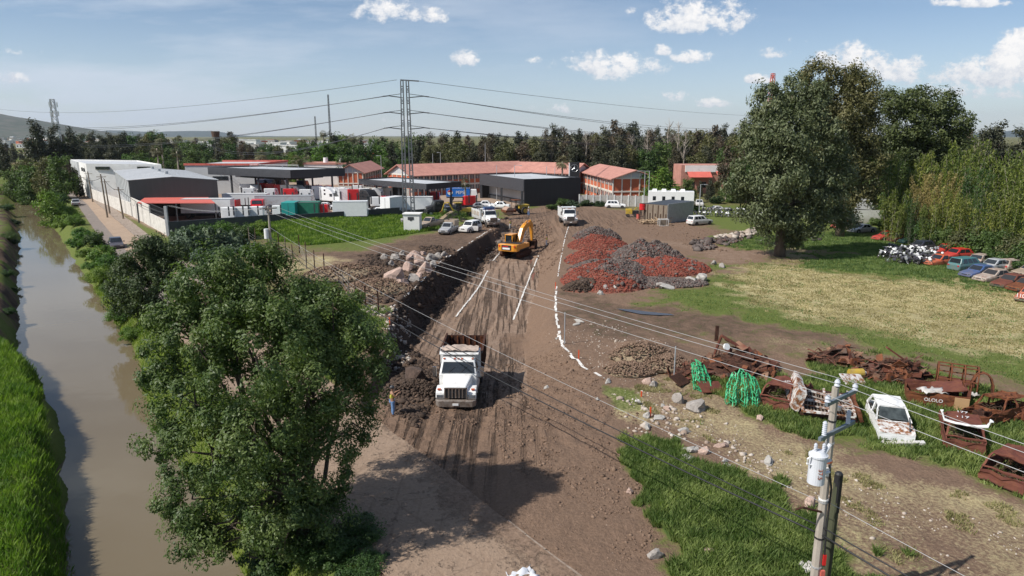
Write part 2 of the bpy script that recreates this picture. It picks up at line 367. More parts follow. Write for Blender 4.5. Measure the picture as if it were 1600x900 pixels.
# ------------------------------------------------------------------ terrain
RD = np.array([-.573, .819]); RR = np.array([.819, .573])      # along the canal road, and across it
def sq(x, y): return x*RD[0]+y*RD[1], x*RR[0]+y*RR[1]
def edge(pts, z):
    a = [sq(*G(px, py, z)[:2]) for px, py in pts]; a.sort(); return np.array([p[0] for p in a]), np.array([p[1] for p in a])
WZ = -2.0
CL = edge([(116,900),(98,700),(78,600),(30,560),(30,500),(25,420),(30,370),(18,330),(22,300)], WZ)       # canal, left edge
CR = edge([(370,900),(225,640),(205,550),(160,480),(118,415),(85,360),(62,325),(46,300)], WZ)             # canal, right edge
ROADL = edge([(600,900),(510,809),(183,407),(150,362),(122,320),(100,300)], 0)
ROADR = edge([(905,900),(830,845),(620,680),(560,632),(207,367),(165,330),(128,300)], 0)
def ip(e, s): return np.interp(s, e[0], e[1])
FLL = [G(*p, -2.2) for p in ((655,545),(668,520),(735,435),(780,388),(800,372))]
FLR = [G(*p, -2.2) for p in ((815,545),(822,492),(838,440),(842,402),(850,375))]
TPL = [G(*p) for p in ((600,560),(610,487),(695,404),(767,361),(790,350))]
TPR = [G(*p) for p in ((935,587),(905,565),(880,540),(870,500),(868,450),(872,430),(885,365),(890,352))]
def ipY(pts, Y, side):
    a = sorted([(p.y, p.x) for p in pts]); return np.interp(Y, [q[0] for q in a], [q[1] for q in a])
def cut_depth(Y): return np.interp(Y, [30, 34, 40, 50, 60, 90, 104, 118, 124], [0, .12, .75, 1.7, 2.5, 2.75, 2.1, .35, 0])
def cut_u(X, Y):
    """(0 outside .. 1 on the floor), and the sides"""
    tl = ipY(TPL, Y, 0); tr = ipY(TPR, Y, 0); fl = ipY(FLL, Y, 0)-1.2; fr = ipY(FLR, Y, 0)
    w = .35*(fbm(X*.5, Y*.5, 3, 5)-.5)*2
    ul = np.clip((X+w-tl)/np.maximum(np.minimum(fl-tl, 1.8), .4), 0, 1); ur = np.clip((tr-X-w*.6)/np.maximum(tr-fr, .5), 0, 1)
    ur = ur*ur*(3-2*ur)*.6+ur*.4
    return ul, ur
WALLP = [(-52.2, 103.2), (-38, 114.5), (-21, 127.5), (-8, 138)]
MOUNDS = [  # px, py, rx, ry, h : earth heaps that are part of the ground
    (560, 425, 5.5, 5, 1.0), (585, 440, 3, 4, .8), (650, 388, 6, 3, .5), (1010, 545, 2.6, 2.2, .7), (1040, 560, 2.4, 2.0, .55), (985, 570, 2.0, 1.8, .3),
    (640, 610, 2.2, 2.6, .75), (650, 650, 2.0, 1.6, .35), (845, 505, 1.6, 1.8, .4), (870, 328, 5, 2, .7), (660, 575, 2.0, 2.0, .5)]
MOUNDS = [(G(a, b), c, d, e) for a, b, c, d, e in MOUNDS]
def height(X, Y, fine=True):
    X = np.asarray(X, float); Y = np.asarray(Y, float)
    s, q = sq(X, Y)
    h = .22*(fbm(X*.12, Y*.12, 3, 1)-.5)
    near = (Y < 160) & (np.abs(X) < 90)
    # field in front of the yard wall is a little raised
    wy = np.interp(X, [p[0] for p in WALLP], [p[1] for p in WALLP])
    hh = np.interp(X, [-54, -47, -38, -21, -8], [0, .3, 1.0, .45, 0])
    h = h+hh*sstep(22, 4, wy-Y)*(Y < wy+.4)
    for c, rx, ry, mh in MOUNDS:
        d = ((X-c.x)/rx)**2+((Y-c.y)/ry)**2
        h = h+mh*np.exp(-d*1.6)*(.75+.5*fbm(X*1.3, Y*1.3, 3, 9))
    # the cut
    ul, ur = cut_u(X, Y); dep = cut_depth(Y)
    c = np.minimum(ul, ur); incut = dep*c
    h = np.where(incut > .01, h*(1-c*.7)-incut, h)
    clod = (fbm(X*1.6, Y*1.6, 4, 3)-.5)
    slope = np.where((ur > .02) & (ur < .97) & (ul > .9), 1., 0.)*(dep > .05)
    h = h+clod*(.28*slope)
    # loose earth where the ramp spills on to the road
    spill = np.exp(-(((X+4.5)/4.5)**2+((Y-38)/6.0)**2))
    h = h+clod*.55*spill*(1-sstep(.0, .2, 0))
    # canal
    l = ip(CL, s); r = ip(CR, s)
    wob = .5*(fbm(s*.35, q*.1, 3, 21)-.5)*2
    dl = (l+wob)-q; dr = q-(r+wob*.6)
    bankr = np.clip(dr/2.4, 0, 1)**.8; bankl = np.clip(dl/1.3, 0, 1)**.7
    inside = (dl < 0) & (dr < 0)
    wat = WZ-.5
    h = np.where(inside, wat, np.where(dr >= 0, np.minimum(h, wat+(h-wat)*bankr+ .12*(fbm(X, Y, 3, 31)-.5)), wat+(h+.1-wat)*bankl))
    # far relief
    h = np.where(Y > 1200, h, h)
    return h
def gz(x, y): return float(height(np.array([x]), np.array([y]))[0])
def GG(px, py, dz=0.0):
    """point of the real terrain seen at this pixel"""
    z = 0.
    for _ in range(6):
        p = G(px, py, z); z = gz(p.x, p.y)
    return Vector((p.x, p.y, z+dz))

def axis(segs):
    out = [segs[0][0]]
    for a, b, d0, d1 in segs:
        x = a; n = 0
        while x < b-1e-6:
            t = (x-a)/(b-a); x = min(b, x+d0+(d1-d0)*t); out.append(x)
    return np.array(out)
xs = axis([(-9000, -400, 900, 60), (-400, -130, 40, 3), (-130, -45, 1.4, .7), (-45, -14, .45, .28), (-14, 16, .17, .17), (16, 30, .22, .3), (30, 65, .45, 1.2), (65, 150, 2, 8), (150, 9000, 40, 900)])
ys = axis([(-300, 0, 40, 8), (0, 16, 4, .5), (16, 50, .15, .18), (50, 80, .25, .33), (80, 130, .4, .7), (130, 220, .9, 3), (220, 800, 15, 60), (800, 14000, 150, 900)])
gx, gy = np.meshgrid(xs, ys)
Zg = height(gx, gy)
# fine clods and ruts in the geometry close by
def seg_field(X, Y, poly):
    """signed distance (positive inside) to a polygon"""
    d = np.full(X.shape, 1e9); ins = np.zeros(X.shape, bool); n = len(poly)
    for i in range(n):
        ax, ay = poly[i]; bx, by = poly[(i+1) % n]
        vx, vy = bx-ax, by-ay; L2 = vx*vx+vy*vy+1e-9
        t = np.clip(((X-ax)*vx+(Y-ay)*vy)/L2, 0, 1)
        d = np.minimum(d, (X-ax-t*vx)**2+(Y-ay-t*vy)**2)
        c = ((ay > Y) != (by > Y)) & (X < (bx-ax)*(Y-ay)/(by-ay+1e-12)+ax); ins ^= c
    d = np.sqrt(d); return np.where(ins, d, -d)
def zone(pts, feather=1.5, amp=1.0, nsc=.5, seed=0, z=0):
    poly = [tuple(G(px, py, z)[:2]) for px, py in pts]
    f = seg_field(gx, gy, poly)
    return np.clip(.5+(f+(fbm(gx*nsc, gy*nsc, 4, seed)-.5)*2*amp*2)/(2*feather), 0, 1)
s_, q_ = sq(gx, gy)
n_big = fbm(gx*.09, gy*.09, 4, 51); n_mid = fbm(gx*.4, gy*.4, 4, 52)
grass = np.full(gx.shape, .85); dry = np.zeros(gx.shape); mud = np.zeros(gx.shape); pale = np.zeros(gx.shape); rut = np.zeros(gx.shape); redd = np.zeros(gx.shape)
def put(z, **k):
    global grass, dry, mud, pale, rut, redd
    g = globals()
    for nme in ('grass', 'dry', 'mud', 'pale', 'rut', 'redd'):
        g[nme] = g[nme]*(1-z)+k.get(nme, 0.0)*z
put((gy > 150)*1.0, grass=.55, mud=.42)
# everything near is soil first
put(zone([(560,460),(660,385),(760,352),(800,330),(860,322),(1010,322),(1100,350),(1180,380),(1130,440),(1180,470),(1330,500),(1620,560),(1700,900),(1300,1500),(500,1500),(420,700)], 3, 2.0, .3, 1))
put(zone([(280,420),(300,372),(500,372),(620,352),(660,372),(560,430),(600,560),(500,640),(300,560)], 2.5, 1.5, .4, 2), grass=.5, mud=.15)
put(zone([(300,345),(452,339),(630,331),(700,330),(745,334),(690,356),(640,372),(560,392),(470,380),(380,370)], 2.0, 1.2, .4, 3), grass=1)
put(zone([(430,400),(560,392),(640,372),(700,356),(760,345),(790,352),(700,405),(640,440),(600,480),(560,470),(500,430)], 2.0, 1.5, .4, 33), mud=.52, dry=.05)
put(zone([(420,395),(520,400),(560,440),(500,450),(430,420)], 2.0, 1.5, .4, 34), dry=.5, grass=.4)
put(zone([(520,470),(590,480),(612,540),(640,600),(560,620),(450,560)], 1.2, 1.0, .7, 35), grass=.95)
put(zone([(740,335),(790,338),(770,352),(735,350)], 1.5, 1, .4, 36), grass=.9)
# right field
put(zone([(1100,372),(1180,362),(1330,368),(1700,440),(1700,640),(1500,585),(1380,560),(1200,545),(1060,520),(1000,480),(980,462),(1060,450),(1130,430),(1110,400)], 2.2, 2.2, .35, 4), grass=.95)
put(zone([(1150,415),(1300,425),(1560,445),(1620,470),(1620,540),(1500,520),(1400,510),(1290,500),(1180,465)], 3.0, 3.6, .28, 5), dry=.88, grass=.5)
put(zone([(1180,455),(1400,470),(1640,500),(1640,560),(1500,540),(1350,520)], 3.0, 3.5, .25, 6), dry=.62, grass=.55)
put(zone([(880,455),(1000,470),(1150,490),(1350,545),(1330,570),(1180,560),(1060,525),(980,540),(900,530),(872,500)], 2.0, 2.0, .4, 7), mud=.5, grass=.22)
put(zone([(1180,515),(1400,560),(1600,600),(1600,640),(1380,585),(1180,540)], 1.2, 1.2, .4, 8), mud=.28, dry=.2, grass=.3)
put(zone([(1140,395),(1250,388),(1330,395),(1240,415),(1160,412)], 1.5, 1.5, .4, 37), dry=.3, grass=.4)
put(zone([(1000,370),(1110,385),(1190,395),(1140,425),(1110,405)], 1.6, 1.5, .4, 38), pale=.3)
# grass round the wrecks and the near green patch
put(zone([(1050,590),(1100,580),(1250,590),(1320,560),(1440,575),(1620,640),(1640,800),(1500,740),(1400,710),(1280,690),(1190,655),(1100,640)], 1.1, .8, .6, 9), grass=1.0, dry=.12)
put(zone([(975,690),(1040,680),(1080,705),(1160,745),(1260,800),(1320,830),(1390,850),(1430,900),(1400,980),(1060,940),(1030,830),(1000,770)], .8, .6, .7, 10), grass=1.0)
put(zone([(1035,575),(1080,600),(1180,650),(1340,720),(1620,800),(1700,950),(1440,920),(1300,820),(1120,710),(985,640),(960,600)], .8, 1.0, .6, 11), dry=.42, grass=.12)
put(zone([(945,600),(1000,610),(1010,640),(960,640)], .5, .4, .9, 12), grass=.9, dry=.3)
put(zone([(1290,790),(1420,850),(1500,900),(1340,900)], .8, .8, .7, 13), dry=.45, grass=.3, mud=.2)
# access road behind the shed
put(zone([(900,330),(1040,312),(1060,318),(1010,330),(920,342)], 2.0, 1.0, .3, 14), grass=.5)
put(zone([(870,326),(940,316),(1060,310),(1060,316),(950,324),(880,334)], 2.0, .5, .3, 15), mud=.1, pale=.25)
put(zone([(262,372),(452,342),(633,331),(700,333),(745,330),(800,326),(830,322),(905,322),(905,300),(640,262),(300,262),(200,285),(130,300)], .6, .3, .4, 43), pale=.75)
# the cut
ul, ur = cut_u(gx, gy); dep = cut_depth(gy); incut = np.minimum(ul, ur)*(dep > .04)
floor_ = ((gx > ipY(FLL, gy, 0)-.3) & (gx < ipY(FLR, gy, 0)+.2) & (dep > .3)).astype(float)
side = (incut > .02)*1.0
put(side)
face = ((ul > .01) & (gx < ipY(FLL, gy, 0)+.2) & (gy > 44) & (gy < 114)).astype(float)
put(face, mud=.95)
put(floor_*.95, pale=.40, rut=.9)
put(np.clip(np.exp(-(((gx+3.5)/3.6)**2+((gy-34)/5.5)**2))*1.6, 0, 1), rut=1.0, mud=.18)
put(np.clip(np.exp(-(((gx+8.5)/2.5)**2+((gy-44)/6)**2))*1.3, 0, 1), mud=.42)
put(zone([(840,520),(820,560),(800,560),(790,530),(800,515)], .8, .6, .6, 41, -2), mud=.25)
put(zone([(740,352),(860,322),(1000,330),(1040,345),(960,352),(900,365),(880,380),(800,372)], 1.5, 1.2, .4, 42), pale=.12, mud=.12, rut=.35)
# banks of the canal
rb = (q_ > ip(CR, s_)-.3) & (q_ < ip(ROADL, s_)); put(rb*1.0, grass=.95)
lb = (q_ < ip(CL, s_)+.3); put(lb*(gy < 700), grass=1.0)
lbf = lb & (q_ > ip(CL, s_)-3.5) & (gy > 48); put(lbf*np.clip(.5+(n_mid-.5)*5, 0, 1), mud=.75)
rs = (q_ > ip(ROADL, s_)-.2) & (q_ < ip(ROADR, s_)+np.where(gy < 60, .1, 1.8)); put(rs*np.clip(.7+(n_mid-.5)*3, 0, 1), pale=.55)
# ruts carved in the geometry
ang = .10
uu = (gx-ang*gy)
rutn = fbm(uu*1.7, gy*.06, 3, 71)
nearm = (gy < 130)*(np.abs(gx) < 60)
Zg = Zg-rut*.20*np.clip((rutn-.5)*5, 0, 1)*nearm
Zg = Zg+nearm*(1-pale)*(.10*(fbm(gx*2.3, gy*2.3, 3, 72)-.5))*(1+1.2*side)
Zg = Zg+face*.8*(fbm(gx*1.1, gy*.8, 4, 73)-.5)
nyg, nxg = gx.shape
Vg = np.stack([gx.ravel(), gy.ravel(), Zg.ravel()], 1)
idx = np.arange(nyg*nxg).reshape(nyg, nxg)
Fg = np.stack([idx[:-1, :-1].ravel(), idx[:-1, 1:].ravel(), idx[1:, 1:].ravel(), idx[1:, :-1].ravel()], 1)

def ground_mat():
    m, nt, N, L, P = node_mat('ground_soil_and_grass')
    def nd(t, **k):
        n = N.new(t)
        for a, b in k.items(): setattr(n, a, b)
        return n
    def mth(op, a, b=None):
        n = nd('ShaderNodeMath', operation=op)
        for i, x in enumerate((a, b)):
            if x is None: continue
            if isinstance(x, (int, float)): n.inputs[i].default_value = x
            else: L.new(x, n.inputs[i])
        return n.outputs[0]
    geo = nd('ShaderNodeNewGeometry'); pos = geo.outputs['Position']
    def noise(scale, detail=5, rough=.6, st=(1,1,1), rot=0):
        mp = nd('ShaderNodeMapping'); mp.inputs['Scale'].default_value = st; mp.inputs['Rotation'].default_value = (0,0,rot); L.new(pos, mp.inputs[0])
        n = nd('ShaderNodeTexNoise'); n.inputs['Scale'].default_value = scale; n.inputs['Detail'].default_value = detail; n.inputs['Roughness'].default_value = rough
        L.new(mp.outputs[0], n.inputs['Vector']); return n.outputs['Fac']
    a1 = nd('ShaderNodeAttribute', attribute_name='zones'); a2 = nd('ShaderNodeAttribute', attribute_name='zones2')
    s1 = nd('ShaderNodeSeparateXYZ'); L.new(a1.outputs['Vector'], s1.inputs[0]); s2 = nd('ShaderNodeSeparateXYZ'); L.new(a2.outputs['Vector'], s2.inputs[0])
    fine = noise(7, 6, .7); mid = noise(1.1, 5, .6); big = noise(.16, 4, .55); hf = noise(26, 4, .7)
    def fac(w, k=1.3, sh=2.2, nz=None):
        nn = mth('MULTIPLY', mth('SUBTRACT', mth('ADD', mth('MULTIPLY', fine, .5), mth('MULTIPLY', nz or mid, .5)), .5), k*2)
        v = mth('ADD', mth('MULTIPLY', mth('ADD', mth('SUBTRACT', w, .5), nn), sh), .5)
        n = nd('ShaderNodeClamp'); L.new(v, n.inputs[0])
        # nothing where the weight is nil
        g = nd('ShaderNodeMapRange'); L.new(w, g.inputs[0]); g.inputs[2].default_value = .12
        return mth('MULTIPLY', n.outputs[0], g.outputs[0])
    def ramp(c, f, lo, hi):
        mr = nd('ShaderNodeMapRange'); L.new(f, mr.inputs[0]); mr.inputs[1].default_value = .3; mr.inputs[2].default_value = .7
        mx = nd('ShaderNodeMixRGB'); L.new(mr.outputs[0], mx.inputs[0]); mx.inputs[1].default_value = (*lo, 1); mx.inputs[2].default_value = (*hi, 1); return mx.outputs[0]
    def mix(f, a, b):
        mx = nd('ShaderNodeMixRGB'); L.new(f, mx.inputs[0]); L.new(a, mx.inputs[1]); L.new(b, mx.inputs[2]); return mx.outputs[0]
    soil = mix(mid, ramp(0, fine, (.095, .060, .041), (.29, .195, .135)), ramp(0, hf, (.14, .09, .063), (.22, .145, .10)))
    soil = mix(mth('MULTIPLY', big, .5), soil, ramp(0, fine, (.19, .125, .085), (.25, .17, .12)))
    gr = mix(mid, ramp(0, fine, (.050, .082, .016), (.14, .18, .04)), ramp(0, hf, (.08, .10, .024), (.19, .21, .06)))
    dr = mix(mid, ramp(0, fine, (.33, .26, .12), (.62, .54, .31)), ramp(0, hf, (.34, .30, .14), (.58, .50, .30)))
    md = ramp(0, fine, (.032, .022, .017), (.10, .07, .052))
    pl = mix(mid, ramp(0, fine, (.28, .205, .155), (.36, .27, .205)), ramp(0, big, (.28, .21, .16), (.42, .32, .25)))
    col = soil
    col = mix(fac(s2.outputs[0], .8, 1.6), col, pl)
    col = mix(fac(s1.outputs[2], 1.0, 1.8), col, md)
    col = mix(fac(s1.outputs[0], 1.0, 2.2), col, gr)
    col = mix(fac(s1.outputs[1], 1.1, 1.8, big), col, dr)
    # ruts: streaks along the ramp
    st = noise(1.0, 6, .65, (2.6, .07, 1), .10)
    rr = nd('ShaderNodeMapRange'); L.new(st, rr.inputs[0]); rr.inputs[1].default_value = .52; rr.inputs[2].default_value = .60
    rf = mth('MULTIPLY', mth('MULTIPLY', rr.outputs[0], s2.outputs[1]), mth('MULTIPLY', mid, 1.7))
    col = mix(rf, col, md)
    # pale pebbles and crumbs
    vo = nd('ShaderNodeTexVoronoi'); vo.inputs['Scale'].default_value = 3.2; L.new(pos, vo.inputs['Vector'])
    pb = nd('ShaderNodeMapRange'); L.new(vo.outputs['Distance'], pb.inputs[0]); pb.inputs[1].default_value = .10; pb.inputs[2].default_value = .06
    sepc = nd('ShaderNodeSeparateXYZ'); L.new(vo.outputs['Color'], sepc.inputs[0])
    pick = mth('GREATER_THAN', sepc.outputs[0], .82)
    pf = mth('MULTIPLY', mth('MULTIPLY', pb.outputs[0], pick), mth('SUBTRACT', 1.0, s1.outputs[0]))
    cr = nd('ShaderNodeRGB'); cr.outputs[0].default_value = (.45, .38, .31, 1)
    col = mix(mth('MULTIPLY', pf, .7), col, cr.outputs[0])
    # far land: muted woods and roofs
    L.new(col, P.inputs['Base Color']); P.inputs['Roughness'].default_value = .95; P.inputs['Specular IOR Level'].default_value = .15
    rough = mth('SUBTRACT', 1.0, mth('MULTIPLY', s2.outputs[0], .8))
    hgt = mth('MULTIPLY', mth('ADD', mth('MULTIPLY', fine, .10), mth('ADD', mth('MULTIPLY', hf, .035), mth('MULTIPLY', mid, .22))), rough)
    hgt = mth('SUBTRACT', hgt, mth('MULTIPLY', rf, .3))
    b = nd('ShaderNodeBump'); b.inputs['Strength'].default_value = .9; b.inputs['Distance'].default_value = 1.0; L.new(hgt, b.inputs['Height'])
    L.new(b.outputs[0], P.inputs['Normal'])
    return m
M['ground'] = ground_mat()
ground = np_mesh('ground', Vg, Fg, 'ground', smooth=True); tag(ground, kind='structure')
def vattr(o, name, arr):
    a = o.data.attributes.new(name, 'FLOAT_VECTOR', 'POINT'); a.data.foreach_set('vector', arr.astype(np.float32).ravel())
vattr(ground, 'zones', np.stack([grass.ravel(), dry.ravel(), mud.ravel()], 1))
vattr(ground, 'zones2', np.stack([pale.ravel(), rut.ravel(), redd.ravel()], 1))

# ---- water
def water_mat():
    m, nt, N, L, P = node_mat('canal_water')
    P.inputs['Base Color'].default_value = (.155, .122, .075, 1); P.inputs['Roughness'].default_value = .045; P.inputs['IOR'].default_value = 1.33
    P.inputs['Specular IOR Level'].default_value = .5
    tc = N.new('ShaderNodeTexCoord'); n = N.new('ShaderNodeTexNoise'); n.inputs['Scale'].default_value = .8; n.inputs['Detail'].default_value = 4
    L.new(tc.outputs['Object'], n.inputs['Vector']); b = N.new('ShaderNodeBump'); b.inputs['Distance'].default_value = .012; b.inputs['Strength'].default_value = .5
    L.new(n.outputs['Fac'], b.inputs['Height']); L.new(b.outputs[0], P.inputs['Normal']); return m
M['water'] = water_mat()
ss = np.arange(-20, 260, 2.0); wl = ip(CL, ss)-2.2; wr = ip(CR, ss)+2.2
Vw = np.concatenate([np.stack([RD[0]*ss+RR[0]*wl, RD[1]*ss+RR[1]*wl, ss*0+WZ], 1), np.stack([RD[0]*ss+RR[0]*wr, RD[1]*ss+RR[1]*wr, ss*0+WZ], 1)])
k = len(ss); Fw = np.stack([np.arange(k-1), np.arange(k-1)+k, np.arange(1, k)+k, np.arange(1, k)], 1)
tag(np_mesh('water', Vw, Fw, 'water'), kind='structure')

# ---- sheets laid on the ground (road, kerb, chalk lines)
def strip(name, pl, pr, m, lift=.03, kind='structure', step=None, thick=0):
    """pl, pr: matched lists of (x,y)"""
    V = []; F = []
    nn = 7
    for (a, b) in zip(pl, pr):
        for j in range(nn):
            t = j/(nn-1); V.append((a[0]*(1-t)+b[0]*t, a[1]*(1-t)+b[1]*t))
    V = np.array(V); z = height(V[:, 0], V[:, 1])
    return V, z, nn
def road_strip(name, e0, e1, off0, off1, m, s0, s1, ds, lift, smooth_z=True):
    ss = np.arange(s0, s1, ds); nn = 9; V = []
    a = ip(e0, ss)+off0; b = ip(e1, ss)+off1
    for i, s in enumerate(ss):
        for j in range(nn):
            q = a[i]*(1-j/(nn-1))+b[i]*j/(nn-1); V.append((RD[0]*s+RR[0]*q, RD[1]*s+RR[1]*q))
    V = np.array(V); z = height(V[:, 0], V[:, 1])
    k = len(ss); ix = np.arange(k*nn).reshape(k, nn)
    F = np.stack([ix[:-1, :-1].ravel(), ix[:-1, 1:].ravel(), ix[1:, 1:].ravel(), ix[1:, :-1].ravel()], 1)
    return tag(np_mesh(name, np.column_stack([V, z+lift]), F, m, smooth=True), kind='structure')
def road_mat():
    m, nt, N, L, P = node_mat('dusty_concrete_road')
    geo = N.new('ShaderNodeNewGeometry')
    def noise(sc, det=6, st=(1,1,1), rot=0):
        mp = N.new('ShaderNodeMapping'); mp.inputs['Scale'].default_value = st; mp.inputs['Rotation'].default_value = (0,0,rot); L.new(geo.outputs['Position'], mp.inputs[0])
        n = N.new('ShaderNodeTexNoise'); n.inputs['Scale'].default_value = sc; n.inputs['Detail'].default_value = det; n.inputs['Roughness'].default_value = .65; L.new(mp.outputs[0], n.inputs[0]); return n.outputs['Fac']
    def ramp(f, lo, hi, a=.32, b=.68):
        mr = N.new('ShaderNodeMapRange'); L.new(f, mr.inputs[0]); mr.inputs[1].default_value = a; mr.inputs[2].default_value = b
        x = N.new('ShaderNodeMixRGB'); L.new(mr.outputs[0], x.inputs[0]); x.inputs[1].default_value = (*lo, 1); x.inputs[2].default_value = (*hi, 1); return x.outputs[0]
    def mix(f, a, b):
        x = N.new('ShaderNodeMixRGB'); L.new(f, x.inputs[0]); L.new(a, x.inputs[1]); L.new(b, x.inputs[2]); return x.outputs[0]
    def mth(op, a, b):
        n = N.new('ShaderNodeMath'); n.operation = op; n.use_clamp = op == 'ADD'
        for i, v in enumerate((a, b)):
            if isinstance(v, (int, float)): n.inputs[i].default_value = v
            else: L.new(v, n.inputs[i])
        return n.outputs[0]
    fine = noise(6); big = noise(.4); mid = noise(1.6, 8)
    conc = mix(big, ramp(mid, (.30,.215,.15), (.42,.32,.24)), ramp(fine, (.34,.25,.18), (.40,.30,.22)))
    dirt = mix(mid, ramp(fine, (.12,.078,.054), (.24,.165,.118)), ramp(fine, (.19,.13,.09), (.29,.205,.15)))
    at = N.new('ShaderNodeAttribute'); at.attribute_name = 'dirt'
    nz = mth('MULTIPLY', mth('SUBTRACT', mth('ADD', mth('MULTIPLY', fine, .5), mth('MULTIPLY', mid, .5)), .5), 2.6)
    f = mth('ADD', mth('MULTIPLY', mth('ADD', mth('SUBTRACT', at.outputs['Fac'], .5), nz), 2.2), .5)
    g = N.new('ShaderNodeMapRange'); L.new(at.outputs['Fac'], g.inputs[0]); g.inputs[2].default_value = .2; f = mth('MULTIPLY', f, g.outputs[0])
    col = mix(f, conc, dirt)
    tr = noise(1, 6, (2.6, .12, 1), -.62); t2 = N.new('ShaderNodeMapRange'); L.new(tr, t2.inputs[0]); t2.inputs[1].default_value = .56; t2.inputs[2].default_value = .68; t2.inputs[4].default_value = .5
    dk = N.new('ShaderNodeRGB'); dk.outputs[0].default_value = (.16, .11, .078, 1); col = mix(t2.outputs[0], col, dk.outputs[0])
    vo = N.new('ShaderNodeTexVoronoi'); vo.feature = 'DISTANCE_TO_EDGE'; vo.inputs['Scale'].default_value = .22; L.new(geo.outputs['Position'], vo.inputs['Vector'])
    ck = N.new('ShaderNodeMapRange'); L.new(vo.outputs['Distance'], ck.inputs[0]); ck.inputs[1].default_value = .012; ck.inputs[2].default_value = .004; ck.inputs[4].default_value = .7
    col = mix(mth('MULTIPLY', ck.outputs[0], mid), col, dk.outputs[0])
    L.new(col, P.inputs['Base Color']); P.inputs['Roughness'].default_value = .93; P.inputs['Specular IOR Level'].default_value = .15
    h = mth('ADD', mth('MULTIPLY', fine, .05), mth('MULTIPLY', mth('MULTIPLY', f, mid), .18)); bp = N.new('ShaderNodeBump'); bp.inputs['Strength'].default_value = .9; bp.inputs['Distance'].default_value = 1; L.new(h, bp.inputs['Height']); L.new(bp.outputs[0], P.inputs['Normal'])
    return m
M['road'] = road_mat()
M['roadside'] = mat('dusty_asphalt', (.20, .165, .14), rough=.95, var=.15, scale=.6, bump=.01)
M['kerb'] = mat('kerb_concrete', (.34, .28, .23), rough=.9, var=.2, scale=2, c2=(.2, .145, .105), c2amt=.5)
road_o = road_strip('road', ROADL, ROADR, 0, 0, 'road', 4, 235, .6, .085)
_rv = np.empty(len(road_o.data.vertices)*3); road_o.data.vertices.foreach_get('co', _rv); _rv = _rv.reshape(-1, 3)
_pp = [tuple(G(a, b)[:2]) for a, b in ((590,640),(640,725),(700,800),(790,880),(860,930),(1000,900),(760,640))]
_d = np.clip(.5+(seg_field(_rv[:, 0], _rv[:, 1], _pp)+(fbm(_rv[:, 0]*.5, _rv[:, 1]*.5, 4, 3)-.5)*2.5)/2.4, 0, 1)
_d = np.maximum(_d, .35*(_rv[:, 1] < 60))
_da = road_o.data.attributes.new('dirt', 'FLOAT', 'POINT'); _da.data.foreach_set('value', _d.astype(np.float32))
road_strip('road_shoulder', ROADL, ROADL, -.1, 1.7, 'roadside', 60, 235, 1, .10)
def kerb(name, s0, s1, off, w, h):
    mb = MB(); ss = np.arange(s0, s1, 1.2); prev = None
    for a, b in zip(ss[:-1], ss[1:]):
        q0 = ip(ROADR, a)+off; q1 = ip(ROADR, b)+off
        p = [RD*a+RR*q0, RD*(b-.02)+RR*q1, RD*(b-.02)+RR*(q1+w), RD*a+RR*(q0+w)]
        z = gz(*p[0])+.05
        mb.hexa([(x, y, z-.15) for x, y in p]+[(x, y, z+h) for x, y in p])
    return tag(mb.build(name, 'kerb'), kind='structure')
kerb('kerb', 13, 20.5, 0, .10, .01); kerb('kerb', 60, 215, 0, .2, .14)
road_strip('sidewalk', ROADR, ROADR, .2, 1.9, 'kerb', 62, 215, 1.2, .17)
# paved slab joints are left to the material

def chalk_line(pts, w=.16, z=None, seed=1, name='chalk_line', wob=.05, gaps=0.0):
    rnd = random.Random(seed); P = [GG(*p) for p in pts]; mb = MB(); prev = None
    out = []
    for a, b in zip(P[:-1], P[1:]):
        n = max(2, int((b-a).length/.6))
        for i in range(n): out.append(a.lerp(b, i/n))
    out.append(P[-1])
    prevr = None
    for i in range(len(out)-1):
        if rnd.random() < gaps: continue
        a, b = out[i], out[i+1]; d = (b-a); d.z = 0; d.normalize(); r = Vector((d.y, -d.x, 0))
        w0 = w*rnd.uniform(.75, 1.15)/2
        oa = r*rnd.uniform(-wob, wob); pts4 = [a-r*w0+oa, a+r*w0+oa, b+r*w0+oa, b-r*w0+oa]
        v = []
        for p in pts4:
            j = int(np.searchsorted(xs, p.x))-1; k2 = int(np.searchsorted(ys, p.y))-1
            v.append(Vector((p.x, p.y, float(Zg[k2:k2+2, j:j+2].max())+.02)))
        mb.add(v, [(0,1,2,3)])
    return tag(mb.build(name, 'chalk'), kind='structure')
chalk_line([(712,495),(748,449),(762,423)], .17, seed=1, wob=.02); chalk_line([(770,408),(783,393)], .17, seed=2, wob=.02)
chalk_line([(802,500),(815,466),(828,430),(841,400)], .17, seed=3, wob=.02)
chalk_line([(889,352),(884,368),(880,385),(876,405),(872,432)], .11, seed=4, gaps=.2, wob=.04)
chalk_line([(870,448),(868,470),(868,495),(872,515),(878,540),(892,556),(910,572),(938,588)], .2, seed=5, gaps=.08, wob=.06)
chalk_line([(604,487),(620,474),(655,444),(690,408),(730,385),(767,362)], .16, seed=6, gaps=.55, wob=.06)
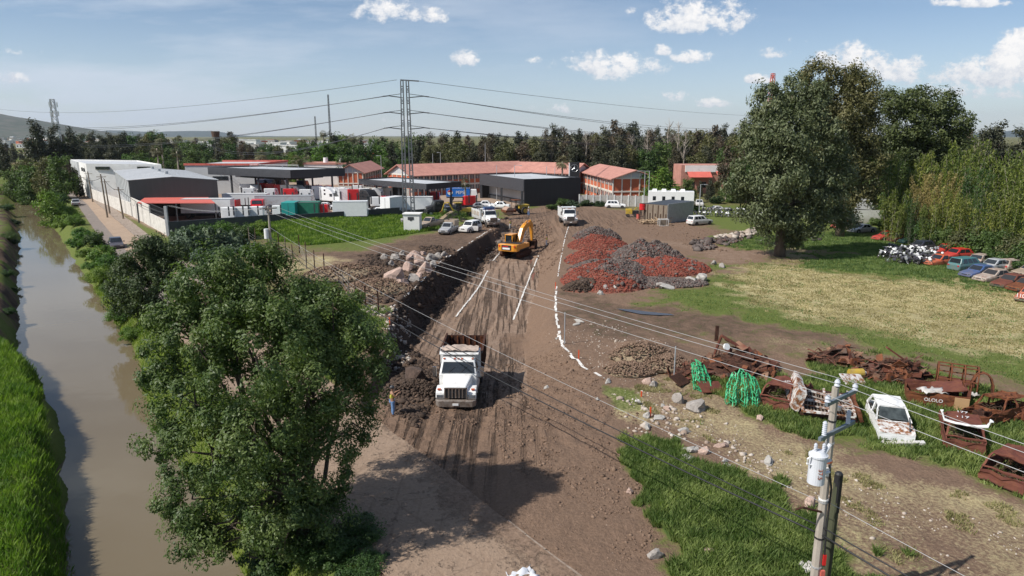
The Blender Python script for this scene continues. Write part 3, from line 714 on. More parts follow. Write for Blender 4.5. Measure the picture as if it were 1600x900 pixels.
# ------------------------------------------------------------------ hills
def hill(name, prof, Y, depth, m):
    """prof: list of (px, py) skyline; a ridge with a front slope"""
    mb = MB(); rows = []
    k = 120; pxs = np.linspace(prof[0][0], prof[-1][0], k); pys = np.interp(pxs, [p[0] for p in prof], [p[1] for p in prof])
    pys = pys-1.6*(fbm(pxs*.06, pxs*0, 4, 7)-.5)
    top = [AT(a, b, Y) for a, b in zip(pxs, pys)]
    rings = []
    for f, yy in ((0, -depth), (.35, -depth*.66), (.72, -depth*.3), (1, 0), (.5, depth*.6), (0, depth)):
        rings.append([Vector((t.x*(1+yy/Y*.9), t.y+yy, t.z*f*(1 if f in (0, 1) else .9+.25*float(fbm(np.array([t.x*.004]), np.array([yy*.004]), 3, 3)[0]))-2*(f == 0))) for t in top])
    mb.loft(rings, closed=False); return tag(mb.build(name, m, smooth=True), kind='structure')
M['hill1'] = mat('scrub_hillside', (.045, .06, .04), rough=1, var=.3, scale=.012, c2=(.12, .105, .085), c2amt=.42, det=8)
M['hill2'] = mat('far_hillside', (.035, .055, .05), rough=1, var=.2, scale=.004)
hill('hill', [(-420,212),(-300,190),(-160,172),(0,178),(60,188),(130,200),(200,211),(240,215)], 3600, 900, 'hill1')
hill('hill', [(80,212),(170,203),(230,206),(330,204),(380,212),(440,213),(560,214)], 8000, 1200, 'hill2')
hill('hill', [(1440,213),(1540,207),(1600,203),(1700,200),(1900,205),(2100,212)], 8000, 1200, 'hill2')

# distant town: small houses
def mk_house(name, w, d, h, mw, mr, label, group):
    t = thing(name, label, 'house', (0,0,0), 0, group)
    MB().box(-w/2, w/2, -d/2, d/2, 0, h).build('wall', mw, t)
    MB().box(-w/2-.2, w/2+.2, -d/2-.2, d/2+.2, h, h+.35).build('roof', mr, t)
    for i in range(3): MB().box(-w/2+w*(i+.3)/3, -w/2+w*(i+.7)/3, -d/2-.04, -d/2+.1, h*.35, h*.7).build('window', 'glass', t)
    return t
rnd = random.Random(4)
houses = []
GRP = 'small houses of the distant town'
TOWN = [('house', 12, 10, 6, 'wallwhite', 'wallwhite', 'white'), ('house', 11, 9, 5, 'brickred', 'roofred', 'terracotta'),
        ('house', 14, 10, 6, 'concrete', 'concrete', 'grey'), ('house', 10, 9, 6.5, 'beige', 'wallwhite', 'beige')]
def where(px):
    return ('below the hill at far left' if px < 120 else 'beyond the white warehouse' if px < 330 else
            'below the blue hills, left part' if px < 450 else 'below the blue hills, right part')
k = 0
for i in range(250):
    if i < 130: px = rnd.uniform(-5, 180); Y = rnd.uniform(700, 3400)
    else: px = rnd.uniform(180, 590); Y = rnd.uniform(450, 1500)
    X = XO(px, Y, 0)
    z = 0
    if px < 150 and Y > 2750: z = max(0, (Y-2750)/700*55*np.interp(px, [0, 150], [1, .25]))
    c = TOWN[rnd.choice((0,0,0,1,2,2,3))]
    lab = '%s %s house of the distant town, %s' % ('nearer' if Y < 1000 else 'far off', c[6], where(px))
    key = (c[6],)
    src = next((h for h in houses if h[0] == key), None)
    sc = rnd.uniform(.8, 1.4)
    if src is None:
        t = mk_house(*c[:6], lab, GRP); t.location = (X, Y, z-.5); t.rotation_euler[2] = rnd.uniform(-.5, .5); houses.append((key, t))
    else: dup(src[1], (X, Y, z-.5), rnd.uniform(-.6, .6), lab, GRP, sc)

# ------------------------------------------------------------------ buildings
def poly_prism(mb, pts, z0, z1): return mb.prism([(p[0], p[1]) for p in pts], z0, z1, 'z')
def V2(*a): return Vector(a)
def wallbox(name, a, b, z0, z1, t, m, parent=None):
    mb = MB(); a = Vector((a[0], a[1], 0)); b = Vector((b[0], b[1], 0)); d = (b-a).normalized(); r = Vector((-d.y, d.x, 0))*t/2
    p = [a-r, b-r, b+r, a+r]; mb.hexa([(q.x, q.y, z0) for q in p]+[(q.x, q.y, z1) for q in p]); return mb.build(name, m, parent)

# grey gabled warehouse with black front
t = thing('warehouse', 'long grey metal warehouse with black gabled front and low ridged roof', 'warehouse', (-72, 129.6, 0))
o = Vector((-72, 129.6, 0))
A = Vector((-72, 129.6, 0)); B = Vector((-56, 131, 0)); back = Vector((-22.5, 35, 0)); C_ = B+back; D_ = A+back; Mi = (A+B)/2
ez, rz_ = 6.6, 7.25
def loc(v, z): return (v.x-o.x, v.y-o.y, z)
mb = MB(); mb.add([loc(A,0),loc(B,0),loc(C_,0),loc(D_,0),loc(A,ez),loc(B,ez),loc(C_,ez),loc(D_,ez)], [(1,2,6,5),(2,3,7,6),(3,0,4,7)]); mb.build('side_wall', 'metalwall', t)
f = Vector((0, -.15, 0)); mb = MB(); mb.add([loc(A+f,0),loc(B+f,0),loc(B+f,ez+.1),loc(Mi+f,rz_+.1),loc(A+f,ez+.1),loc(A,0),loc(B,0),loc(B,ez+.1),loc(Mi,rz_+.1),loc(A,ez+.1)],
    [(0,1,2,3,4),(9,8,7,6,5),(0,5,6,1),(1,6,7,2),(2,7,8,3),(3,8,9,4),(4,9,5,0)]); mb.build('gable_front', 'blackclad', t)
ov = Vector((-.25, -.2, 0))
mb = MB()
for P0, P1 in ((A+ov, Mi), (Mi, B-ov*.8)):
    z0 = ez+.12 if P0 != Mi else rz_+.12; z1 = rz_+.12 if P1 == Mi else ez+.12
    mb.hexa([loc(P0,z0),loc(P1,z1),loc(P1+back,z1),loc(P0+back,z0),loc(P0,z0+.1),loc(P1,z1+.1),loc(P1+back,z1+.1),loc(P0+back,z0+.1)])
rfo = mb.build('roof', 'metalroof', t)
mb = MB()
for i in range(1, 16):
    b0 = back*(i/16)
    mb.beam(loc(A+ov+b0, ez+.24), loc(Mi+b0, rz_+.24), .12, .05); mb.beam(loc(Mi+b0, rz_+.24), loc(B-ov*.8+b0, ez+.24), .12, .05)
for i in (3, 7, 11): p = Mi+back*(i/13); mb.cyl(loc(p, rz_+.1), loc(p, rz_+.75), .35, n=10)
mb.build('roof_seam', 'galv', rfo)
mb = MB()
for i in range(9):
    p = A+back*(i/9+.04); mb.box(p.x-o.x-.1, p.x-o.x+.02, p.y-o.y-.12, p.y-o.y+.12, 2.2, ez)
mb.build('wall_rib', 'metalwall', t)

# white two storey warehouse behind
t = thing('warehouse', 'tall white flat roofed warehouse with dark strip windows behind the grey one', 'warehouse', (-102, 166, 0)); o = Vector((-102, 166, 0))
A = Vector((-102, 166, 0)); B = Vector((-84.5, 167, 0)); D_ = Vector((-124.5, 196, 0)); C_ = B+(D_-A)*.9
mb = MB(); mb.add([loc(A,0),loc(B,0),loc(C_,0),loc(D_,0),loc(A,8.4),loc(B,8.2),loc(C_,8.2),loc(D_,8.4)], [(0,1,5,4),(1,2,6,5),(2,3,7,6),(3,0,4,7)]); mb.build('wall', 'wallwhite', t)
mb = MB(); mb.add([loc(A,8.0),loc(B,7.9),loc(C_,7.9),loc(D_,8.0)], [(0,1,2,3)]); mb.build('roof', 'metalroof', t)
for fx in (2.2, 12.2):
    wd = MB().box(fx, fx+3.2, -.12, .3, 7.0, 7.7).build('window', 'glass', t)
mb = MB(); d = (D_-A)
mb.add([loc(A+d*.45+Vector((-.5,0,0)), 4.6), loc(A+d*.93+Vector((-.5,0,0)), 4.6), loc(A+d*.93+Vector((-.5,0,0)), 8.3), loc(A+d*.45+Vector((-.5,0,0)), 8.3),
        loc(A+d*.45, 4.6), loc(A+d*.93, 4.6), loc(A+d*.93, 8.3), loc(A+d*.45, 8.3)], [(0,1,2,3),(0,4,5,1),(3,2,6,7),(0,3,7,4),(1,5,6,2)])
mb.build('grey_panel', 'metalwall', t)
for kk in (.12, .24):
    p = A+d*kk+Vector((-.04,-.02,0)); MB().box(p.x-o.x-.06, p.x-o.x+.1, p.y-o.y-.4, p.y-o.y+.4, 6.3, 7.2).build('window', 'glass', t)
# annex
t = thing('annex_building', 'pale grey annex with red parapet behind the white warehouse', 'building', (-80, 180, 0)); o = Vector((-80, 180, 0))
MB().box(-5, 14, 0, 24, 0, 7.4).build('wall', 'metalwall', t); mb = MB(); mb.box(-5.2, 14.2, -.2, .1, 7.4, 7.9); mb.box(13.9, 14.2, .1, 24, 7.4, 7.9); mb.box(-5.2, 14.2, 24, 24.3, 7.4, 7.9); mb.build('parapet', 'redsheet', t)
MB().box(2, 6, -.08, .1, 3.6, 4.6).build('window', 'glass', t)
# low red roofed shed along the yard wall
t = thing('lean_to_shed', 'low open shed with flat red sheet roof in front of the black gable', 'shed', (-64, 112, 0))
z = 3.4
a = G(214, 318, z); b = G(336, 318, z); c = G(324, 308, z); d = G(226, 310, z)
mb = MB(); mb.hexa([(p.x+64, p.y-112, zz) for zz in (z, z+.12) for p in (a, b, c, d)]); mb.build('roof', 'redsheet', t)
for p in (a, b, c, d, (a+b)/2):
    MB().box(p.x+63.9, p.x+64.1, p.y-112-.1, p.y-112+.1, 0, z).build('post', 'dkgrey', t)
MB().hexa([(p.x+64, p.y-112+.2, zz) for zz in (0, z-.1) for p in (d, c, c+Vector((0,.2,0)), d+Vector((0,.2,0)))]).build('back_wall', 'dkgrey', t)

# walls of the yard
W0 = (-52.2, 103.2); wl0 = GG(265, 369)
t = thing('block_wall', 'pale concrete block wall with railing along the canal road sidewalk', 'wall', (W0[0], W0[1], 0))
far = (-72, 129.6)
def lw(name, a, b, z0, z1, th, m, par, org): 
    return wallbox(name, (a[0]-org[0], a[1]-org[1]), (b[0]-org[0], b[1]-org[1]), z0, z1, th, m, par)
lw('wall_panel', W0, (-60.5, 114.2), -.3, 2.3, .22, 'blockwall', t, W0)
lw('wall_panel', (-60.6, 114.3), far, -.3, 3.6, .22, 'blockwall', t, W0)
lw('wall_panel', (-72.2, 129.8), (-101.8, 166), -.3, 2.5, .25, 'blockwall', t, W0)
mb = MB()
for i in range(14):
    p = Vector((W0[0]*(1-i/14)+-60.5*i/14-W0[0]+.1, W0[1]*(1-i/14)+114.2*i/14-W0[1], 0)); mb.cyl((p.x, p.y, 2.2), (p.x, p.y, 4.0), .05, n=6)
for zz in (2.6, 3.2, 3.9): mb.cyl((0.1, 0, zz), (-60.5-W0[0]+.1, 114.2-W0[1], zz), .035, n=5)
mb.build('railing', 'dkgrey', t)
t = thing('yard_wall', 'dark low concrete wall between the truck yard and green field', 'wall', (W0[0], W0[1], 0))
for (a, b), (z0, z1) in zip(zip(WALLP[:-1], WALLP[1:]), ((0, 2.2), (0, 1.9), (0, 1.25))):
    zz = (z1 if a == WALLP[0] else z1)
    mb = MB(); lw('wall_panel', a, b, -.2, z1, .25, 'dkgrey', t, W0)
lw('corner_pillar', (-52.4, 103), (-52.0, 103), -.2, 4.6, .35, 'galv', t, W0)

# canopies: dark fascia box roofs on columns
def canopy(label, corner, lend, rend, z, fas, group=None, roofm='metalroof', cols=3):
    o = Vector((corner[0], corner[1], 0)); t = thing('canopy', label, 'canopy', o, 0, group)
    l = Vector((lend[0], lend[1], 0))-o; r = Vector((rend[0], rend[1], 0))-o; pts = [Vector((0,0,0)), r, r+l, l]
    cen = (r+l)/2
    for nm, (a, b) in zip(('fascia',)*4, ((pts[3], pts[0]), (pts[0], pts[1]), (pts[1], pts[2]), (pts[2], pts[3]))):
        wallbox(nm, a, b, z-fas, z, .2, 'blackclad_lit' if (a is pts[3]) else 'blackclad', t)
    pi = [p+(cen-p)*.02 for p in pts]
    mb = MB(); mb.hexa([(p.x, p.y, zz) for zz in (z-.45, z-.25) for p in pi]); mb.build('roof', roofm, t)
    mb = MB(); mb.hexa([(p.x, p.y, zz) for zz in (z-fas+.02, z-fas+.12) for p in pi]); mb.build('soffit', 'dkgrey', t)
    for i in range(cols):
        for side in (.08, .92):
            p = r*side+l*((i+.3)/cols); MB().box(p.x-.18, p.x+.18, p.y-.18, p.y+.18, 0, z-fas).build('column', 'dkgrey', t)
    return t
c1 = canopy('large black canopy with deep fascia over red and white tractors', (-48, 150), (-72, 164), (-38.2, 158), 7.7, 1.75, cols=3)
mb = MB(); [mb.cyl((x-14, y, 7.4), (x-14, y, 8.3), .05, n=5) for x, y in ((0, 14), (4, 14), (8, 13), (12, 12))]; mb.cyl((-14, 14, 8.2), (-2, 12, 8.2), .04, n=5); mb.build('roof_railing', 'galv', c1)
c2 = canopy('smaller black canopy with grey roof behind the lattice pylon', (-16.8, 135.5), (-33.5, 151), (-10.6, 143), 5.7, 1.15, cols=3)
c3 = canopy('far low canopy with thin white roof beside the black gabled warehouse', (-52, 158), (-68, 170), (-46, 168), 5.6, .6, cols=2)

# black workshop
t = thing('workshop', 'black clad flat roofed workshop with open service bays on its left side', 'building', (2.6, 147, 0))
u = Vector((12.6, 6.6, 0)); l = Vector((-10.4, 21, 0)); zt = 5.9
pts = [Vector((0,0,0)), u, u+l, l]
wallbox('front_wall', (0,0), u, 0, zt, .25, 'blackclad', t); wallbox('back_wall', u+l, l, 0, zt, .25, 'blackclad', t); wallbox('side_wall', u, u+l, 0, zt, .25, 'blackclad', t)
wallbox('fascia', l, (0,0), 3.3, zt-.01, .24, 'blackclad_lit', t)
inn = Vector((2.2, 1.2, 0)); wallbox('inner_wall', l+inn, inn, 0, 3.3, .2, 'metalwall', t)
mb = MB(); mb.hexa([(p.x, p.y, zz) for zz in (zt-.5, zt-.3) for p in [q+(pts[0]*.25+pts[1]*.25+pts[2]*.25+pts[3]*.25-q)*.02 for q in pts]]); mb.build('roof', 'metalroof', t)
for k in (.04, .48, .97):
    p = l*k; MB().box(p.x-.25, p.x+.25, p.y-.25, p.y+.25, 0, 3.3).build('pillar', 'dkgrey', t)
mb = MB(); p0 = l*.97+inn*.9; wallbox('skirting', l+inn*.93, inn*.93, 0, 1.0, .2, 'dkgrey', t)

# sign pylon with a three pointed star in a ring
t = thing('sign_pylon', 'tall black sign pylon with ringed three pointed star emblem and white edge', 'sign', (AT(896.5, 262, 163).x, 163, 0))
zt = ZO(253.5, 163)
MB().box(-.95, 1.3, -.3, .3, 0, zt).build('panel', 'black', t)
MB().box(-1.15, -.96, -.32, .32, 0, zt-.2).build('edge_strip', 'white_clean', t)
mb = MB(); c = Vector((.15, -.34, zt-1.35)); R_ = .85
ring = []
for i in range(24):
    a = 2*math.pi*i/24; ring.append(c+Vector((math.cos(a)*R_, 0, math.sin(a)*R_)))
mb.tube(ring+[ring[0]], .05, n=5)
for i in range(3):
    a = math.pi/2+i*2*math.pi/3; tip = c+Vector((math.cos(a), 0, math.sin(a)))*R_; s1 = c+Vector((math.cos(a+1.05), 0, math.sin(a+1.05)))*.13; s2_ = c+Vector((math.cos(a-1.05), 0, math.sin(a-1.05)))*.13
    f = Vector((0, -.05, 0)); mb.add([tip, s1, s2_, c+f*2, tip, ], [(0,1,3),(0,3,2),(1,0,2)])
mb.build('emblem', 'steel', t)

# school: brick and white two storey blocks with red roofs
def school(label, P0, P1, depth, eave, ridge, gable_end=False, nb=12, group='red roofed school blocks', flip=False):
    """P0->P1 long front (faces the camera side), ridge parallel to it"""
    o = Vector((P0[0], P0[1], 0)); d = Vector((P1[0], P1[1], 0))-o; L_ = d.length; ang = math.atan2(d.y, d.x)
    t = thing('school_building', label, 'building', o, ang, group)
    mb = MB(); mb.box(0, L_, .0, depth, 0, eave); mb.add([(0,0,eave),(0,depth,eave),(0,depth/2,ridge-.15),(L_,0,eave),(L_,depth,eave),(L_,depth/2,ridge-.15)], [(0,2,1),(3,4,5)]); mb.build('wall', 'brickred', t)
    mb = MB()
    for y0, z0, y1, z1 in ((-.8, eave-.35, depth/2, ridge), (depth+.8, eave-.35, depth/2, ridge)):
        mb.hexa([(-.8,y0,z0),(L_+.8,y0,z0),(L_+.8,y1,z1),(-.8,y1,z1),(-.8,y0,z0+.2),(L_+.8,y0,z0+.2),(L_+.8,y1,z1+.2),(-.8,y1,z1+.2)])
    mb.build('roof', 'roofred', t)
    mb = MB()
    h2 = eave/2
    for zz in (h2-.25, eave-.42): mb.box(-.1, L_+.1, -.12, 0, zz, zz+.3)
    for i in range(nb+1):
        x = L_*i/nb; mb.box(x-.14, x+.14, -.14, 0, 0, eave-.45)
    mb.build('white_frame', 'creamtrim', t)
    for st in range(2):
        for i in range(nb):
            x0 = L_*i/nb; w = L_/nb
            wn = MB().box(x0+w*.16, x0+w*.84, -.06, .02, h2*st+h2*.42, h2*st+h2*.86).build('window', 'winglass', t)
            MB().box(x0+w*.10, x0+w*.90, -.10, .02, h2*st+h2*.86, h2*st+h2*.93).build('window_head', 'creamtrim', wn)
            MB().box(x0+w*.48, x0+w*.52, -.08, .01, h2*st+h2*.42, h2*st+h2*.86).build('mullion', 'creamtrim', wn)
    for xx, sgn in ((0, -1), (L_, 1)):
        e = MB(); a0, a1 = (xx-.12, xx) if sgn < 0 else (xx, xx+.12)
        for j in range(6): y = depth*j/5; e.box(a0, a1, y-.12, y+.12, 0, eave+ (ridge-eave)*(1-abs(y/depth-.5)*2)*.85)
        for zz in (h2-.2, eave-.2): e.box(a0-.01, a1+.01, -.1, depth+.1, zz, zz+.3)
        e.build('end_frame', 'creamtrim', t)
        g = MB(); a0, a1 = (xx-.1, xx-.0) if sgn < 0 else (xx, xx+.1)
        g.add([(a0, 0, eave+.1), (a0, depth, eave+.1), (a0, depth/2, ridge-.2), (a1, 0, eave+.1), (a1, depth, eave+.1), (a1, depth/2, ridge-.2)], [(0,1,2),(3,5,4),(0,3,4,1),(1,4,5,2),(2,5,3,0)]); g.build('gable', 'metalroof', t)
    return t
def PX(px, Y, z=0): return (XO(px, Y, z), Y)
school('long red roofed school block behind the lattice pylon and black canopy', PX(644, 172), PX(828, 196), 12, 5.3, 7.6, nb=22)
school('second red roofed school block just left of the black star sign', PX(800, 188), PX(893, 178), 11, 5.6, 7.7, nb=10)
school('red roofed school block with brick gable end right of the star sign', PX(908, 184), PX(957, 152), 10, 5.8, 7.4, nb=9)
school('small brick block with white gable facing the truck yard', PX(568, 180), PX(597, 206), 6.4, 5.6, 7.5, nb=8)
# gable face of the small block : the end towards the yard
# white annex and tanks
t = thing('flat_roof_house', 'white flat roofed house with water tanks left of the small brick block', 'house', (XO(512, 215), 215, 0))
MB().box(-7, 6, 0, 10, 0, 6.2).build('wall', 'wallwhite', t); MB().box(-7.2, 6.2, -.2, 10.2, 6.2, 6.7).build('parapet', 'roofred', t)
for x in (-1, 4): MB().cyl((x, 3, 6.7), (x, 3, 8.2), .8, .7, n=12).build('water_tank', 'white_clean', t)
for x in (-5, 1): MB().box(x-.8, x+.8, -.05, .1, 3.4, 4.6).build('window', 'glass', t)
# wall in front of the school
t = thing('perimeter_wall', 'pale grey panel wall in front of the school gable', 'wall', (XO(905, 150), 150, 0))
w1 = Vector((XO(1015, 147)-XO(905, 150), -3, 0)); wallbox('wall_panel', (0,0), w1, 0, 2.3, .2, 'concrete', t)
for i in range(11): p = w1*(i/10); MB().box(p.x-.12, p.x+.12, p.y-.2, p.y+.2, 0, 2.45).build('post', 'wallwhite', t)
t = thing('perimeter_wall', 'light perimeter wall between school block and truck canopies', 'wall', (XO(530, 176), 176, 0))
w1 = Vector((XO(640, 165)-XO(530, 176), -11, 0)); wallbox('wall_panel', (0,0), w1, 0, 2.5, .2, 'concrete', t)
# orange roofed house among the trees
t = thing('house', 'house with white upper floor and orange awning roofs among the trees', 'house', (XO(1098, 182), 182, 0)); t['category'] = 'house'
MB().box(-6, 9, 0, 9, 0, 7.4).build('wall', 'roofred', t); MB().box(-5, 7.5, -.3, .0, 5.6, 7.3).build('upper_panel', 'wallwhite', t)
mb = MB(); mb.hexa([(-4.5,-2.6,4.3),(1.6,-2.6,4.3),(1.6,-.3,5.6),(-4.5,-.3,5.6),(-4.5,-2.6,4.4),(1.6,-2.6,4.4),(1.6,-.3,5.7),(-4.5,-.3,5.7)]); mb.build('awning', 'redsheet', t)
mb = MB(); mb.hexa([(3,-1.8,4.9),(8,-1.8,4.9),(8,-.3,5.7),(3,-.3,5.7),(3,-1.8,5.0),(8,-1.8,5.0),(8,-.3,5.8),(3,-.3,5.8)]); mb.build('awning', 'redsheet', t)
for x in (-3, 0, 4): MB().box(x-.7, x+.7, -.06, .05, 1.5, 3).build('window', 'glass', t)

# long white trailer office, then shed
p0 = GG(1010, 335); 
t = thing('trailer_office', 'long white trailer office with four roof air units behind the shed', 'trailer', (XO(1012, 139, 0), 139, 0), math.radians(-12))
Lt = 9.0; MB().box(0, Lt, 0, 2.6, .7, 4.0).build('body', 'white_clean', t, bevel=.05)
for i in range(4):
    a = MB(); a.taper(.7+i*1.85, 1.7+i*1.85, .7, 1.9, 4.0, .8+i*1.85, 1.6+i*1.85, .85, 1.75, 4.4); a.build('air_unit', 'white_clean', t)
    w = MB().box(.9+i*1.85, 1.5+i*1.85, -.03, .05, 2.2, 3.0).build('window', 'glass', t)
MB().box(Lt-.0, Lt+.03, .8, 1.8, 3.3, 3.6).build('vent', 'dkgrey', t)
for x in (1.2, 5.8): MB().cyl((x, .1, .45), (x, .5, .45), .45, n=12).build('wheel', 'rubber', t)
sA = GG(1007, 346); sB = GG(1042, 349); sC = GG(1082, 343)
t = thing('shed', 'shed with brown plank side and bluish corrugated metal end', 'shed', sB)
a = Vector((sA.x-sB.x, sA.y-sB.y+1, 0)); c = Vector((sC.x-sB.x, sC.y-sB.y, 0)); hh = 3.1
wallbox('plank_wall', a, (0,0), -.2, hh, .1, 'wood', t); wallbox('metal_wall', (.05,0), c, -.2, hh+.25, .08, 'galv', t)
mb = MB()
for i in range(14):
    z0 = i*.235; d = c.normalized(); r = Vector((d.y, -d.x, 0))*.09
    mb.hexa([(r.x, r.y, z0), (c.x+r.x, c.y+r.y, z0), (c.x, c.y, z0), (0,0,z0), (r.x, r.y, z0+.1), (c.x+r.x, c.y+r.y, z0+.1), (c.x, c.y, z0+.13), (0,0,z0+.13)])
mb.build('corrugation', 'galv', t)
mb = MB()
for i in range(9):
    p = a*(i/9+.05); mb.box(p.x-.14, p.x+.14, p.y-.12, p.y-.04, 0, hh-.05 if i % 2 else hh*.5)
mb.build('plank', 'wooddark', t)
q = a+c; mb = MB(); mb.hexa([(0,0,hh),(c.x,c.y,hh+.2),(q.x,q.y,hh+.2),(a.x,a.y,hh),(0,0,hh+.08),(c.x,c.y,hh+.28),(q.x,q.y,hh+.28),(a.x,a.y,hh+.08)]); mb.build('roof', 'dkgrey', t)
# white block hut
hb = GG(645, 362)
t = thing('block_hut', 'small white painted block hut with a dark vent at the field edge', 'hut', hb, math.radians(-4))
MB().box(-1.45, 1.1, 0, 1.9, -.2, 2.75).build('wall', 'wallwhite', t); MB().box(-1.6, 1.3, -.15, 2.1, 2.75, 2.9).build('roof', 'wallwhite', t)
mb = MB(); mb.box(-.75, .2, -.05, .05, 1.9, 2.35); mb.add([(-.55,-.04,1.9),(.0,-.04,1.9),(-.27,-.04,1.65)], [(0,2,1)]); mb.build('vent', 'dkgrey', t)
# corrugated white gate and screen far right
t = thing('sheet_fence', 'leaning white corrugated sheet fence behind the white sedan', 'fence', GG(1355, 350))
MB().rbox((-1.5, 1.2, 1.0), (9.5, .08, 2.6), (.1, 0, -.05)).build('sheet', 'white', t)
MB().rbox((1.2, 2.4, 3.7), (4.6, .08, 2.9), (.05, .05, 0)).build('upper_sheet', 'white', t)
for x in (-5, -1.2, 3.4): MB().cyl((x, 1.4, 0), (x, 1.4, 3.0), .07, n=6).build('post', 'galv', t)
# water tower & masts
def lattice(name, label, cat, px, Y, ytop, base_w, top_w, m, levels=9, group=None, r=.05, z0=0):
    zt = ZO(ytop, Y); t = thing(name, label, cat, (XO(px, Y, zt), Y, z0), 0.3, group); zt -= z0
    legs = [(-1,-1),(1,-1),(1,1),(-1,1)]
    for a, b in legs: MB().cyl((a*base_w/2, b*base_w/2, 0), (a*top_w/2, b*top_w/2, zt), r*1.3, n=5).build('leg', m, t)
    mb = MB()
    for i in range(levels):
        f0, f1 = i/levels, (i+1)/levels; w0 = base_w+(top_w-base_w)*f0; w1 = base_w+(top_w-base_w)*f1
        for k in range(4):
            a, b = legs[k]; c, d = legs[(k+1) % 4]
            mb.cyl((a*w0/2, b*w0/2, zt*f0), (c*w1/2, d*w1/2, zt*f1), r, n=4); mb.cyl((a*w1/2, b*w1/2, zt*f1), (c*w1/2, d*w1/2, zt*f1), r, n=4)
    mb.build('bracing', m, t); return t
lt = lattice('lattice_mast', 'tall grey lattice telecom mast with antennas above the far left trees', 'mast', 81, 330, 155, 3.4, 1.6, 'galv', 12, r=.12)
mb = MB(); [mb.box(math.cos(a)*1.8-.25, math.cos(a)*1.8+.25, math.sin(a)*1.8-.15, math.sin(a)*1.8+.15, zz, zz+2.2) for a in (0, 2.1, 4.2) for zz in (ZO(157, 330)-3, ZO(157, 330)-7)]; mb.build('antenna', 'white_clean', lt)
lattice('radio_mast', 'tall slender radio mast above the tree line left of the pylon', 'mast', 512.5, 330, 148, .9, .5, 'dkgrey', 24, 'slender radio masts', r=.08)
lattice('radio_mast', 'shorter slender radio mast left of the tallest one', 'mast', 492, 360, 182, .9, .5, 'dkgrey', 18, 'slender radio masts', r=.07)
lattice('lattice_mast', 'red and white lattice mast top showing above the big eucalyptus', 'mast', 1208, 240, 115, 2.6, .9, 'redsheet', 14, r=.1)
t = thing('water_tower', 'small water tank on a slim stand above the trees behind the warehouse', 'tower', (XO(338.5, 320, 10), 320, 0)); zt = ZO(205, 320)
MB().cyl((0,0,zt-2.6), (0,0,zt), 1.6, 1.9, n=14).build('tank', 'wooddark', t); 
for a in range(4): MB().cyl((math.cos(a*1.57)*1.3, math.sin(a*1.57)*1.3, 0), (math.cos(a*1.57)*1.2, math.sin(a*1.57)*1.2, zt-2.6), .12, n=5).build('leg', 'dkgrey', t)

# the lattice pylon with two narrow shafts
py0 = GG(638, 351); Yp = py0.y+3; Yp = 118
zt = ZO(123, Yp); xb = XO(639.5, Yp, 0)
t = thing('power_pylon', 'tall twin shaft lattice power pylon rising beside the white block hut', 'pylon', (xb, Yp, 0), math.radians(12))
for sx in (-.72, .72):
    for a, b in ((-1,-1),(1,-1),(1,1),(-1,1)):
        MB().beam((sx+a*.30, b*.45, 0), (sx*.62+a*.20, b*.3, zt-.3), .15, .15).build('leg', 'pylon', t)
    mb = MB(); nlev = 26
    for i in range(nlev):
        f0, f1 = i/nlev, (i+1)/nlev
        for k in range(4):
            q = ((-1,-1),(1,-1),(1,1),(-1,1)); a, b = q[k]; c, d = q[(k+1) % 4]
            def pp(a, b, f): return Vector((sx*(1-.38*f)+a*(.30-.10*f), b*(.45-.15*f), f*(zt-.3)))
            mb.beam(pp(a,b,f1), pp(c,d,f1), .11, .11)
            if k % 2 == i % 2: mb.beam(pp(a,b,f0), pp(c,d,f1), .07, .07)
    mb.build('bracing', 'pylon', t)
MB().beam((-.7, 0, zt-.2), (2.4, 0, zt-.35), .15, .2).build('cap_beam', 'pylon', t)
PYL = []
for i, yy in enumerate((150, 175.5, 199.5)):
    za = ZO(yy, Yp)
    for s, ln in ((-1, 2.6), (1, 3.1)):
        a = MB(); a.beam((s*.6, 0, za-.25), (s*(.9+ln*.7), 0, za), .14, .14); a.beam((s*.6, 0, za+.35), (s*(.9+ln*.7), 0, za+.05), .08, .08); ar = a.build('crossarm', 'dkgrey', t)
        ins = MB()
        for dy, k in ((-1, 0), (1, 1)):
            e = Vector((s*(.9+ln*.7), 0, za)); ins.cyl(e, e+Vector((s*.9*(1 if s > 0 else 1), dy*.25, -.1)), .09, n=6)
        ins.build('insulator', 'dkgrey', ar)
        PYL.append((s, t.matrix_world @ Vector((s*(1.8+ln*.7), 0, za))))
MB().box(-1.4, 1.4, -1.0, 1.0, -.3, .9).build('footing', 'concrete', t)
bpy.context.view_layer.update()
def wire(name, a, b, sag, r, m, label, group, n=24, cat='wire'):
    a = Vector(a); b = Vector(b); pts = []
    for i in range(n+1):
        f = i/n; p = a.lerp(b, f); p.z -= sag*4*f*(1-f); pts.append(p)
    o = a.copy(); mb = MB().tube([p-o for p in pts], r, n=5); ob = mb.build(name, m, smooth=True); ob.location = o
    return tag(ob, label, cat, group)
mw = t.matrix_world if False else Matrix.Translation((xb, Yp, 0)) @ Matrix.Rotation(math.radians(12), 4, 'Z')
hgt_names = ['upper', 'middle', 'lower']
